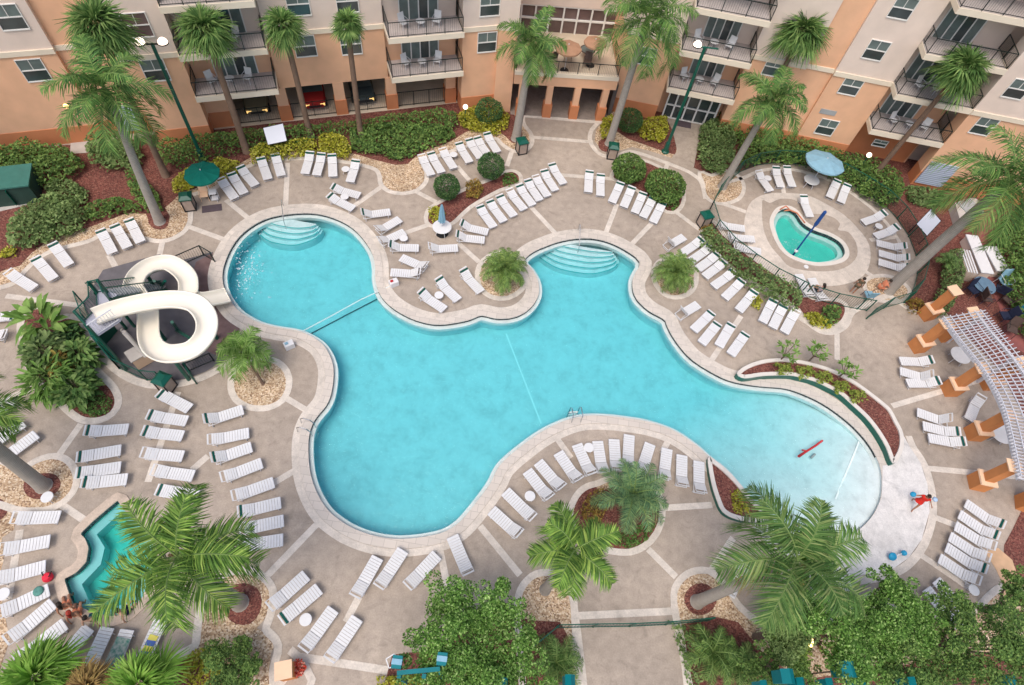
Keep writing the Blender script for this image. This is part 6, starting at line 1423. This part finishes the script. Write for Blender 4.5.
# --- leaf masses
def mass(P, h, dens, size, mt, name, label, cat, seed, z0=.02, edge=.5, lump=1.1, kind=None, parent=None, aspect=.6, core=True, base=.15):
    """clipped or loose shrub mass over a ground outline: uneven top, leaves through the upper volume"""
    rr = random.Random(seed); xs = [p.x for p in P]; ys = [p.y for p in P]; A = abs(area(P)); n = int(A * dens * 1.5); mb = MB(); k = 0; tries = 0
    off = Vector((seed * 7.3, seed * 3.1, 0))
    while k < n and tries < n * 6:
        tries += 1; p = Vector((rr.uniform(min(xs), max(xs)), rr.uniform(min(ys), max(ys))))
        if not inside(p, P): continue
        d = distline(p, P); nz = noise.noise(Vector((p.x * lump, p.y * lump, 0)) + off) * .5 + noise.noise(Vector((p.x * lump * 2.7, p.y * lump * 2.7, 3)) + off) * .3
        H = h * min(1, .35 + .65 * (d / edge) ** .6) * (1 + .55 * nz)
        z = z0 + H * (1 - base * 0 - (rr.random() ** 2.2) * .75)
        leaf(mb, Vector((p.x, p.y, z)), size, rr, .4, aspect); k += 1
    for _ in range(int(A * 30)):
        p = Vector((rr.uniform(min(xs), max(xs)), rr.uniform(min(ys), max(ys))))
        if inside(p, P) and distline(p, P) > size * .5: leaf(mb, Vector((p.x, p.y, z0 + h * rr.uniform(.25, .5))), size * 1.9, rr, .2, .8)
    org = (sum(xs) / len(xs), sum(ys) / len(ys), z0)
    o = mb.build(name, M[mt], parent, org=org) if parent is None else mb.build(name, M[mt], parent)
    return tag(o, label, cat, kind=kind) if parent is None else o
def hedge(px, h, mt, label, seed, dens=95, size=.2, name='hedge', cat='hedge', extra=(), edge=.5, lump=1.1, zpx=None, aspect=.6):
    P = [G2(x, y, h * .7 if zpx is None else zpx) for x, y in px] + [Vector(e) for e in extra]
    if area(P) < 0: P.reverse()
    return mass(P, h, dens, size, mt, name, label, cat, seed, edge=edge, lump=lump, aspect=aspect)
hedge([(-30,150),(-30,185),(12,178),(40,180),(68,172),(82,158),(66,145),(30,140)], 1.4, 'hedge', 'tall dark shrub mass along the wall at the far left', 61, 80, .22)
hedge([(6,222),(22,205),(50,190),(72,195),(84,210),(78,225),(62,232),(40,238),(22,244),(4,240)], 1.2, 'hedgelt', 'loose light green shrub mass left of the tall palm', 62, 85, .22)
hedge([(42,188),(50,176),(70,178),(86,188),(84,202),(66,198)], .8, 'hedgelt', 'low pale shrub behind the loose light green mass', 63, 80, .2)
hedge([(82,204),(100,198),(120,196),(136,200),(140,208),(118,210),(96,216),(84,218)], .8, 'hedge', 'small shrubs beside the tall left palm trunk', 64, 80, .2)
hedge([(122,170),(136,168),(156,190),(160,206),(146,208),(132,196)], .9, 'hedge', 'green shrub strip between the two upper left trunks', 65, 85, .2)
hedge([(82,140),(100,130),(128,132),(140,148),(132,164),(104,162),(86,156)], 1.5, 'hedgelt', 'tall bushy shrub under the upper left palm crown', 66, 85, .22)
hedge([(152,142),(180,136),(214,132),(256,128),(290,124),(330,122),(362,118),(400,113),(440,108),(456,110),(458,122),(440,128),(400,126),(360,126),(330,132),(300,140),(270,142),(230,148),(205,156),(180,162),(160,160)], 1.15, 'hedge', 'long clipped hedge strip along the garage railings', 67, 75, .2)
hedge([(348,126),(380,122),(420,122),(450,126),(456,132),(444,140),(424,146),(412,153),(398,157),(380,152),(360,149),(350,146)], .8, 'hedge', 'wide dark groundcover hedge sloping to the gravel circle', 68, 85, .2)
hedge([(208,160),(222,156),(240,160),(238,170),(226,176),(212,178),(204,172)], .8, 'yellowleaf', 'yellow green shrub just right of the green parasol', 69, 110, .18, 'shrub', 'shrub')
hedge([(170,178),(184,168),(196,162),(200,172),(192,184),(180,192),(172,190)], .8, 'yellowleaf', 'yellow green shrub just left of the green parasol', 70, 110, .18, 'shrub', 'shrub')
hedge([(248,148),(262,142),(282,142),(300,136),(316,138),(318,148),(300,154),(276,156),(252,162)], .85, 'yellowleaf', 'yellow green shrubs below the white tilted board', 71, 110, .18, 'shrub', 'shrub')
hedge([(318,134),(332,130),(346,134),(351,146),(346,154),(330,152),(318,150)], 1.0, 'yellowleaf', 'taller yellow green shrub at the right end of the yellow row', 72, 110, .18, 'shrub', 'shrub')
hedge([(0,248),(8,244),(16,247),(15,254),(6,256),(-2,255)], .5, 'yellowleaf', 'small yellow shrub at the far left mulch edge', 73, 100, .17, 'shrub', 'shrub')
hedge([(456,112),(470,106),(500,106),(510,112),(508,124),(496,132),(480,130),(462,124)], .8, 'yellowleaf', 'yellow shrub ring round the dark clipped bush by the globe lamp', 74, 100, .18, 'shrub', 'shrub')
hedge([(602,118),(612,112),(616,118),(612,132),(604,136),(600,128)], .8, 'yellowleaf', 'yellow shrub at the foot of the right entrance palm', 75, 100, .18, 'shrub', 'shrub')
hedge([(640,118),(668,114),(670,128),(664,138),(648,136),(638,128)], 1.0, 'yellowleaf', 'yellow green shrub left of the glass doors', 76, 100, .18, 'shrub', 'shrub')
hedge([(701,124),(712,116),(730,122),(738,136),(736,156),(724,170),(706,166),(699,152)], 1.1, 'hedgelt', 'variegated shrub mass right of the door path', 77, 95, .2)
hedge([(712,112),(740,112),(748,128),(738,136),(722,128)], 1.2, 'hedge', 'dark shrub against the wall beside the glass doors', 78, 85, .2)
hedge([(742,124),(780,130),(810,140),(840,150),(872,158),(900,172),(908,186),(900,200),(884,204),(858,186),(830,172),(800,160),(766,158),(744,164),(740,146)], 1.2, 'hedge', 'broad hedge between the east wing and the wading pool fence', 79, 75, .21)
hedge([(906,184),(930,186),(954,196),(948,206),(930,206),(910,202)], .5, 'hedgelt', 'sparse low shrubs below the louvred screen', 80, 45, .2)
hedge([(936,300),(944,282),(948,250),(960,246),(968,258),(966,280),(958,300),(950,312),(940,314)], 1.1, 'hedgelt', 'bright green shrub strip left of the covered benches', 81, 95, .2)
hedge([(994,232),(1008,214),(1040,190),(1060,260),(1060,350),(1030,330),(1012,290),(1000,256)], 1.6, 'hedge', 'dark hedge mass right of the red path', 82, 75, .22)
hedge([(906,300),(918,296),(930,304),(926,312),(912,312)], .6, 'redleaf', 'low reddish shrub near the first orange column', 83, 90, .17, 'shrub', 'shrub')
hedge([(704,226),(712,224),(724,238),(746,256),(772,272),(792,282),(806,294),(800,308),(790,304),(770,294),(750,282),(732,266),(716,250),(702,240)], 1.5, 'hedgelt', 'long leafy hedge strip between the lounger row and the fence', 84, 100, .19, lump=1.8)
hedge([(826,303),(840,304),(844,312),(838,322),(828,324),(822,314)], .8, 'hedge', 'dark green shrub at the lower end of the hedge strip', 85, 100, .18, 'shrub', 'shrub')
hedge([(804,312),(816,310),(826,316),(836,324),(828,328),(812,324)], .5, 'yellowleaf', 'yellow shrubs at the lower tip of the hedge strip', 86, 110, .17, 'shrub', 'shrub')
hedge([(746,296),(756,290),(764,300),(760,308),(750,304)], .5, 'yellowleaf', 'small yellow shrub in the middle of the hedge strip', 87, 110, .17, 'shrub', 'shrub')
hedge([(700,226),(712,222),(716,232),(708,238)], .7, 'redleaf', 'reddish shrub at the upper tip of the hedge strip', 88, 100, .17, 'shrub', 'shrub')
hedge([(504,172),(514,172),(519,180),(512,184),(502,184)], .45, 'lawn', 'small green groundcover tuft at the tip of the north island', 89, 110, .14, 'shrub', 'shrub')
hedge([(428,206),(438,204),(446,212),(440,222),(430,220)], .5, 'yellowleaf', 'yellow green tuft behind the closed blue parasol', 90, 110, .15, 'shrub', 'shrub')
hedge([(466,180),(478,176),(484,186),(478,196),(466,194)], .7, 'redleaf', 'reddish yellow shrub between the two clipped bushes', 91, 110, .16, 'shrub', 'shrub')
hedge([(668,196),(678,194),(680,204),(674,210),(666,206)], .4, 'lawn', 'green groundcover at the right end of the middle island', 92, 110, .14, 'shrub', 'shrub')
hedge([(72,396),(84,388),(100,390),(112,400),(108,412),(92,417),(78,410)], .25, 'lawn', 'clipped grass-like groundcover at the lower tip of the left shrub island', 93, 170, .12, 'groundcover', 'groundcover', edge=.2)
hedge([(606,541),(624,530),(644,522),(657,523),(647,541),(630,548)], .35, 'lawn', 'dark groundcover on the lower side of the centre island', 94, 150, .12, 'groundcover', 'groundcover', edge=.2)
hedge([(590,492),(604,486),(609,503),(602,521),(588,524),(579,510)], .45, 'redleaf', 'brownish groundcover on the upper left of the centre island', 95, 115, .14, 'groundcover', 'groundcover', edge=.2)
hedge([(733,488),(742,486),(752,500),(756,512),(746,514),(736,508)], .55, 'yellowleaf', 'bright yellow shrub in the pointed planter', 96, 150, .15, 'shrub', 'shrub', zpx=.8)
hedge([(376,676),(420,674),(424,690),(376,692)], .6, 'yellowleaf', 'clipped yellow hedge at the bottom edge by the teal frame', 97, 150, .13, 'hedge', 'hedge')
hedge([(190,650),(214,644),(222,664),(214,684),(190,690),(176,674)], .6, 'yellowleaf', 'yellow flecked shrub at the bottom left of the leafy bush', 98, 130, .13, 'shrub', 'shrub')
hedge([(668,620),(684,622),(700,640),(704,690),(690,690),(680,650)], .4, 'hedgelt', 'low mixed shrubs along the right side of the lower path', 99, 70, .13, 'shrub', 'shrub')
# round clipped bushes
def topiary(c, r, label, seed, mt='topiary', zc=None, sq=.9, n=2600, size=.13, stem=True):
    zc = zc or r * 1.15; p = G(c[0], c[1], zc); rr = random.Random(seed); t = thing('clipped_bush', (p.x, p.y, .02), label, 'bush'); mb = MB()
    for k in range(n):
        u = rr.uniform(-1, 1); a = rr.uniform(0, 2 * pi); s = sqrt(1 - u * u); d = Vector((s * cos(a), s * sin(a), u * sq)); nz = 1 + .10 * noise.noise(d * 2.2 + Vector((seed, 0, 0))); q = p + d * r * nz * (1 - .22 * rr.random() ** 2); q.z = max(q.z, .05); leaf(mb, q, size, rr, .5, .6)
    mb.build('foliage', M[mt], t)
    mb = MB(); mb.tube([(p.x, p.y, .02), (p.x, p.y, zc)], .07, 6); mb.build('stem', M['bark'], t)
topiary((447,187), .92, 'clipped round bush left in the north island', 101); topiary((491,166), .98, 'clipped round bush right in the north island', 102)
topiary((489,111), 1.05, 'dark clipped round bush by the globe lamp', 103); topiary((630,120), 1.0, 'dark clipped bush beside the right entrance palm', 104)
topiary((629,168), 1.25, 'broad leafy bush left in the middle island', 105, 'hedge', 1.0, .75, 3200, .17); topiary((665,186), 1.45, 'broad leafy bush right in the middle island', 106, 'hedge', 1.05, .7, 3600, .17)
# small plumeria trees in the raised planter
def sprout(c, R, label, seed, z0=.43):
    rr = random.Random(seed); p = G(c[0], c[1], 1.4); p.z = z0; t = thing('young_tree', (p.x, p.y, z0), label, 'small tree', 'young trees in the raised planter'); mb = MB(); st = MB(); st.tube([p, p + Vector((0, 0, .6))], .05, 6)
    for k in range(7):
        a = k * .9 + rr.uniform(-.2, .2); e = p + Vector((cos(a) * R * .6, sin(a) * R * .6, rr.uniform(.9, 1.3))); st.tube([p + Vector((0, 0, .55)), e], .025, 5)
        for j in range(11):
            a2 = rr.uniform(0, 2 * pi); el = rr.uniform(-.2, .7); d = Vector((cos(a2) * cos(el), sin(a2) * cos(el), sin(el))); s = Vector((-sin(a2), cos(a2), 0)) * .06; L = rr.uniform(.28, .45); mb.add([e, e + d * L * .5 + s, e + d * L, e + d * L * .5 - s], [(0, 1, 2, 3)])
    mb.build('crown', M['plum'], t); st.build('trunk', M['bark'], t)
sprout((788,352), .9, 'leftmost young tree in the red mulch planter', 111); sprout((817,353), .78, 'middle young tree in the red mulch planter', 112); sprout((847,370), .78, 'right young tree in the red mulch planter', 113)
M['plumy'] = leafmat('planter_tuft_leaf', [(0, (.13, .19, .03)), (.5, (.26, .33, .06)), (1, (.42, .45, .10))])
for (x, y, lab, sd_) in ((784,368,'yellow green tuft under the leftmost young tree',114),(806,371,'yellow green tuft left of the planter middle',115),(824,376,'yellow green tuft under the middle young tree',116),(842,386,'yellow green tuft right of the planter middle',117),(858,395,'rightmost yellow green tuft in the planter',118)):
    hedge([(x-9,y-6),(x+7,y-6),(x+11,y+4),(x-5,y+7)], .6, 'plumy', lab, sd_, 120, .15, 'shrub', 'shrub', zpx=.8)
    bpy.context.scene.collection.objects[-1].location.z += .42
# --- broadleaf trees in the foreground
def tree(c, r, h, label, seed, n=9000, mt='treeleaf', size=.17, base=None, blobs=9, flat=.62):
    n = int(n * 1.45); size *= .82
    rr = random.Random(seed); top = G(c[0], c[1], h); B = Vector((top.x, top.y, .02)); t = thing('leafy_tree', B, label, 'tree'); mb = MB(); st = MB()
    st.tube([B, B + Vector((.05, 0, h * .35)), B + Vector((0, .05, h * .6))], [.2, .15, .1], 8)
    C = [(Vector((top.x, top.y, h)), r * .62)]
    for k in range(blobs):
        a = k * 2.4 + rr.uniform(-.3, .3); q = r * rr.uniform(.45, .78); cc = Vector((top.x + cos(a) * q, top.y + sin(a) * q, h + rr.uniform(-.35, .2) * r)); C.append((cc, r * rr.uniform(.28, .44)))
        st.tube([B + Vector((0, 0, h * .4)), B.lerp(cc, .6) + Vector((0, 0, .2)), cc], [.09, .05, .02], 6)
    tot = sum(q[1] ** 2 for q in C)
    for cc, br in C:
        m_ = int(n * br * br / tot)
        # each limb end carries several smaller clusters
        sub = [(cc + Vector((rr.gauss(0, .55), rr.gauss(0, .55), rr.gauss(0, .35))) * br, br * rr.uniform(.3, .55)) for _ in range(10)] + [(cc, br * .7)]
        for k in range(m_):
            sc, sr = sub[rr.randrange(len(sub))]; u = rr.uniform(-.5, 1); a = rr.uniform(0, 2 * pi); s = sqrt(1 - u * u); f = sr * (1 - .45 * rr.random() ** 1.5)
            leaf(mb, sc + Vector((s * cos(a) * f, s * sin(a) * f, u * f * flat * 1.25)), size, rr, .5, .5)
    mb.build('crown', M[mt], t); st.build('trunk', M['bark'], t); return t
tree((477,640), 2.65, 4.2, 'big leafy green tree at the bottom centre left of the path', 121, 19000, size=.15, blobs=14)
tree((232,666), 1.15, 1.3, 'round leafy bush at the bottom beside the orange pedestal', 122, 6000, 'hedge', .13)
tree((790,628), 1.3, 3.6, 'leafy tree under the dusty palm crown', 123, 5000, 'hedgelt', .15)
tree((845,632), 2.1, 4.4, 'leafy tree in the middle of the lower right clump', 124, 11000, size=.16)
tree((905,625), 1.9, 4.0, 'leafy tree right of centre in the lower right clump', 125, 9000, size=.16)
tree((910,665), 1.8, 3.6, 'lowest leafy tree at the bottom edge of the lower right clump', 126, 8000, 'hedge', .16)
tree((985,640), 2.1, 4.6, 'rightmost large leafy tree at the lower right', 127, 11000, 'hedge', .16)
tree((782,664), 1.55, 2.8, 'small leafy tree left in the lower right clump', 128, 5000, 'hedge', .15)
tree((895,592), .75, 3.2, 'small pointed tree top at the upper edge of the lower right clump', 129, 2600, 'treeleaf', .14, blobs=5)
tree((1030,600), 1.3, 3.2, 'tree at the right edge beside the red mulch', 130, 4500, 'hedge', .16)
# ================================================================== PEOPLE
def skin_mesh(name, chain, mt, parent, T, lev=2):
    """chain: {joint: (pos, radius)}, edges; returns one continuous surface"""
    J, E_ = chain; names = list(J); me = bpy.data.meshes.new(name); me.from_pydata([J[n][0] for n in names], [(names.index(a), names.index(b)) for a, b in E_], [])
    o = bpy.data.objects.new(name, me); col.objects.link(o); sk = o.modifiers.new('skin', 'SKIN')
    for i, n in enumerate(names):
        r = J[n][1]; v = me.skin_vertices[0].data[i] if me.skin_vertices else None
        if v is None: break
        v.radius = (r, r) if not isinstance(r, tuple) else r; v.use_root = (i == 0)
    sb = o.modifiers.new('sub', 'SUBSURF'); sb.levels = lev; sb.render_levels = lev
    dg = bpy.context.evaluated_depsgraph_get(); ev = o.evaluated_get(dg); nm = bpy.data.meshes.new_from_object(ev); o.modifiers.clear(); o.data = nm; nm.transform(T); nm.materials.clear(); nm.materials.append(mt)
    for p in nm.polygons: p.use_smooth = True; p.material_index = 0
    bpy.data.meshes.remove(me)
    org = wloc(parent); nm.transform(Matrix.Translation(-org)); o.parent = parent; return o
def mk_skin(me_obj): pass
_old = bpy.data.meshes.new
def person(p, rz, label, pose, skin, hair, top=None, bottom=None, topm=None, botm=None, dress=False, z0=0, s=1.0, longhair=False):
    t = thing('person', (p.x, p.y, z0), label, 'person'); T = Matrix.Translation((p.x, p.y, z0)) @ Matrix.Rotation(rz, 4, 'Z') @ Matrix.Scale(s, 4); V = {k: Vector(v) for k, v in pose.items()}
    J = {'pelvis': (V['pelvis'], .13), 'waist': (V['pelvis'].lerp(V['chest'], .45), .115), 'chest': (V['chest'], .14), 'neck': (V['neck'], .055), 'jaw': (V['neck'].lerp(V['head'], .5), .07), 'head': (V['head'], .095), 'crown': (V['head'] + (V['head'] - V['neck']).normalized() * .07, .075)}
    E_ = [('pelvis', 'waist'), ('waist', 'chest'), ('chest', 'neck'), ('neck', 'jaw'), ('jaw', 'head'), ('head', 'crown')]
    for sd in 'LR':
        sh, el, wr, hp, kn, an, to = (V[n + sd] for n in ('sh', 'el', 'wr', 'hip', 'kn', 'an', 'toe'))
        J['sh' + sd] = (sh, .06); J['el' + sd] = (el, .042); J['wr' + sd] = (wr, .028); d = (wr - el).normalized(); palm = wr + d * .06; J['pa' + sd] = (palm, .03); E_ += [('chest', 'sh' + sd), ('sh' + sd, 'el' + sd), ('el' + sd, 'wr' + sd), ('wr' + sd, 'pa' + sd)]
        side = d.cross(Vector((0, 0, 1))); side = side.normalized() if side.length > .1 else Vector((0, 1, 0))
        for k, (o_, L) in enumerate(((-.03, .07), (-.01, .085), (.012, .08), (.032, .062))):
            J[f'fa{k}{sd}'] = (palm + side * o_ + d * .04, .0095); J[f'fb{k}{sd}'] = (palm + side * o_ * 1.1 + d * (.04 + L) + Vector((0, 0, -.012)), .008); E_ += [('pa' + sd, f'fa{k}{sd}'), (f'fa{k}{sd}', f'fb{k}{sd}')]
        J['th' + sd] = (palm - side * .05 + d * .02, .010); E_.append(('pa' + sd, 'th' + sd))
        J['hip' + sd] = (hp, .10); J['kn' + sd] = (kn, .06); J['ca' + sd] = (kn.lerp(an, .35), .055); J['an' + sd] = (an, .036); J['toe' + sd] = (to, .032); E_ += [('pelvis', 'hip' + sd), ('hip' + sd, 'kn' + sd), ('kn' + sd, 'ca' + sd), ('ca' + sd, 'an' + sd), ('an' + sd, 'toe' + sd)]
    body = skin_mesh('body', (J, E_), skin, t, T)
    # face
    hd = V['head']; up = (V['head'] - V['neck']).normalized(); fwd = Vector(pose.get('face', (0, -1, 0))); fwd = (fwd - up * fwd.dot(up)).normalized(); rt = up.cross(fwd)
    mb = MB(); mb.lathe([(0.001, .0), (.012, .01), (.016, .03), (0.001, .05)], n=8, T=T @ Matrix.Translation(hd + fwd * .09 - up * .02)); mb.build('nose', skin, t, smooth=True)
    mb = MB()
    for sg in (-1, 1): ballm(mb, tuple(T @ (hd + fwd * .086 + rt * .032 * sg + up * .01)), .011, 8)
    mb.build('eyes', M['black'], t); mb = MB(); mb.tube([T @ (hd + fwd * .088 - up * .055 + rt * x) for x in (-.025, 0, .025)], .006, 5); mb.build('mouth', M['red'], t)
    mb = MB()
    for sg in (-1, 1): ballm(mb, tuple(T @ (hd + rt * .098 * sg)), .022, 8)
    mb.build('ears', skin, t, smooth=True)
    # hair cap
    mb = MB(); n = 16; vs = []; rings = 7
    A = Matrix.Translation(hd + up * .02 - fwd * .015) @ Matrix((rt, -fwd, up)).transposed().to_4x4()
    for i in range(rings):
        th = (i / (rings - 1)) * 1.75
        for k in range(n): a = 2 * pi * k / n; q = .118 * (1 + .04 * sin(3 * a + i)); drop = (.6 if sin(a) > 0 else .25) ; thh = th * (1 if sin(a) > -.2 else .72); vs.append(T @ (A @ Vector((q * sin(thh) * cos(a), q * sin(thh) * sin(a) * 1.08, q * cos(thh)))))
    mb.add(vs, [(i * n + k, i * n + (k + 1) % n, (i + 1) * n + (k + 1) % n, (i + 1) * n + k) for i in range(rings - 1) for k in range(n)])
    if longhair: mb.tube([T @ (hd - fwd * .08 + up * .02), T @ (hd - fwd * .13 - up * .12), T @ (hd - fwd * .13 - up * .3)], [.09 * s, .08 * s, .03 * s], 10)
    mb.build('hair', hair, t, smooth=True)
    if topm:
        K = {'waist': (V['pelvis'].lerp(V['chest'], .2), .145), 'chest': (V['chest'], .16), 'nk': (V['chest'].lerp(V['neck'], .55), .085)}; EE = [('waist', 'chest'), ('chest', 'nk')]
        for sd in 'LR': K['s' + sd] = (V['sh' + sd], .078); K['e' + sd] = (V['sh' + sd].lerp(V['el' + sd], .5), .062); EE += [('chest', 's' + sd), ('s' + sd, 'e' + sd)]
        skin_mesh('shirt', (K, EE), topm, t, T)
    if dress:
        mb = MB(); c = V['chest']; pe = V['pelvis']; prof = [(c, .17), (c.lerp(pe, .5), .16), (pe, .18), (pe + (pe - c) * .35, .22), (pe + (pe - c) * .6, .25)]; vs = []; n = 18
        for q, r in prof:
            for k in range(n): a = 2 * pi * k / n; rr_ = r * (1 + .06 * sin(5 * a)); vs.append(T @ (q + Vector((cos(a) * rr_, sin(a) * rr_ * .8, 0))))
        mb.add(vs, [(i * n + k, i * n + (k + 1) % n, (i + 1) * n + (k + 1) % n, (i + 1) * n + k) for i in range(len(prof) - 1) for k in range(n)]); mb.build('dress', topm or botm, t, smooth=True)
    if botm and not dress:
        K = {'p': (V['pelvis'] + Vector((0, 0, .02)), .15)}; EE = []
        for sd in 'LR': K['h' + sd] = (V['hip' + sd], .118); K['k' + sd] = (V['hip' + sd].lerp(V['kn' + sd], .6), .09); EE += [('p', 'h' + sd), ('h' + sd, 'k' + sd)]
        skin_mesh('shorts', (K, EE), botm, t, T)
    return t
STAND = dict(pelvis=(0,0,.92), chest=(0,0,1.28), neck=(0,0,1.48), head=(0,-.02,1.62), shL=(.19,0,1.42), shR=(-.19,0,1.42), elL=(.25,.03,1.14), elR=(-.25,.03,1.14), wrL=(.27,-.06,.9), wrR=(-.27,-.06,.9),
    hipL=(.1,0,.88), hipR=(-.1,0,.88), knL=(.11,-.02,.48), knR=(-.11,-.02,.48), anL=(.11,.03,.07), anR=(-.11,.03,.07), toeL=(.12,-.15,.03), toeR=(-.12,-.15,.03))
WALK = dict(STAND, knL=(.12,-.2,.5), anL=(.12,-.32,.09), toeL=(.12,-.5,.04), knR=(-.1,.1,.5), anR=(-.1,.36,.14), toeR=(-.1,.22,.04), elL=(.34,.08,1.2), wrL=(.5,-.06,1.12), elR=(-.36,-.05,1.2), wrR=(-.52,-.12,1.1))
SIT = dict(pelvis=(0,0,.14), chest=(0,.1,.5), neck=(0,.1,.70), head=(0,.06,.85), shL=(.19,.1,.64), shR=(-.19,.1,.64), elL=(.27,.25,.4), elR=(-.27,.25,.4), wrL=(.28,.32,.16), wrR=(-.28,.32,.16),
    hipL=(.1,-.03,.12), hipR=(-.1,-.03,.12), knL=(.12,-.45,.14), knR=(-.12,-.45,.14), anL=(.12,-.5,-.27), anR=(-.12,-.5,-.27), toeL=(.12,-.66,-.3), toeR=(-.12,-.66,-.3))
SITC = dict(SIT, anL=(.12,-.5,-.28), anR=(-.12,-.5,-.28), elL=(.24,-.05,.38), wrL=(.15,-.28,.26), elR=(-.24,-.05,.38), wrR=(-.15,-.28,.26))
# walker in red on the white apron
p = G(911, 505); person(p, radians(-30), 'person in a red dress walking across the white apron with a blue ball', WALK, M['skin2'], M['hairb'], topm=mat('red_cloth', (.62, .03, .02), .85, .1, 6), dress=True, z0=.05, s=.92, longhair=True)
T0 = Matrix.Translation((p.x, p.y, .05)) @ Matrix.Rotation(radians(-30), 4, 'Z')
mb = MB(); bp = T0 @ Vector((-.62, -.22, 1.16)); ballm(mb, bp, .15, 18); tag(mb.build('beach_ball', M['ltblue'], smooth=True), 'bright blue ball held by the person in red', 'ball')
mb = MB(); q = T0 @ Vector((.3, .05, 1.42)); mb.lathe([(0, .0), (.12, .02), (.14, .1), (.08, .16), (0, .2)], c=q, n=12); tag(mb.build('shoulder_bag', mat('paleblue_cloth', (.4, .55, .75), .8, .1, 5), smooth=True), 'pale blue towel bag over the shoulder of the person in red', 'bag')
# wading area
person(G(851, 293), radians(150), 'person in dark olive clothes standing near the gate of the wading area', STAND, M['skin2'], M['hairb'], topm=M['olive'], botm=M['olive'], z0=.014, s=.97)
q = G(878, 290, 0); person(q, radians(100), 'person in coral clothes crouching by the blue folding chair', dict(SIT, pelvis=(0,0,.38), chest=(0,-.12,.7), neck=(0,-.2,.88), head=(0,-.26,1.02), shL=(.19,-.12,.84), shR=(-.19,-.12,.84), elL=(.24,-.3,.62), elR=(-.24,-.3,.62), wrL=(.15,-.5,.55), wrR=(-.15,-.5,.55), hipL=(.1,0,.36), hipR=(-.1,0,.36), knL=(.16,-.34,.42), knR=(-.16,-.34,.42), anL=(.14,-.2,.07), anR=(-.14,-.2,.07), toeL=(.15,-.38,.03), toeR=(-.15,-.38,.03)),
       M['skin'], M['hairb'], topm=M['coral'], botm=M['coral'], z0=.014)
chair(G(868, 296, .3), radians(190), 'folding chair with a grey blue seat beside the crouching person', M['navy'], 'chair', None, 'folding_chair', s=1.1, seatm=M['bluefab'])
q = G(818, 291, .38); person(q, radians(200), 'person in pale pink with dark hair seated on a lounger by the fence', SITC, M['skin'], M['hairb'], topm=M['pink'], botm=M['navy'], z0=.30, longhair=True)
# bathers at the spa, sitting on the coping with their legs in the water
for x, y, rz, lab, sk, hr, bt, lh in ((69,606,35,'dark haired bather in a brown swimsuit at the left of the spa group',M['skin2'],M['hairb'],M['coral'],True), (79,614,25,'red haired bather sitting behind the two others on the spa edge',M['skin2'],M['hairr'],M['coral'],True),
        (95,619,18,'bather in dark teal shorts leaning back on the spa edge',M['skin'],M['hairb'],mat('teal_shorts', (.01, .08, .10), .8, .1, 5),False), (127,612,-20,'short haired bather on the spa edge partly under the palm frond',M['skin'],M['hairb'],M['navy'],False)):
    P_ = dict(SIT); person(G(x, y), radians(180 + 0) + radians(rz) , lab, P_, sk, hr, botm=bt, z0=.03, longhair=lh)
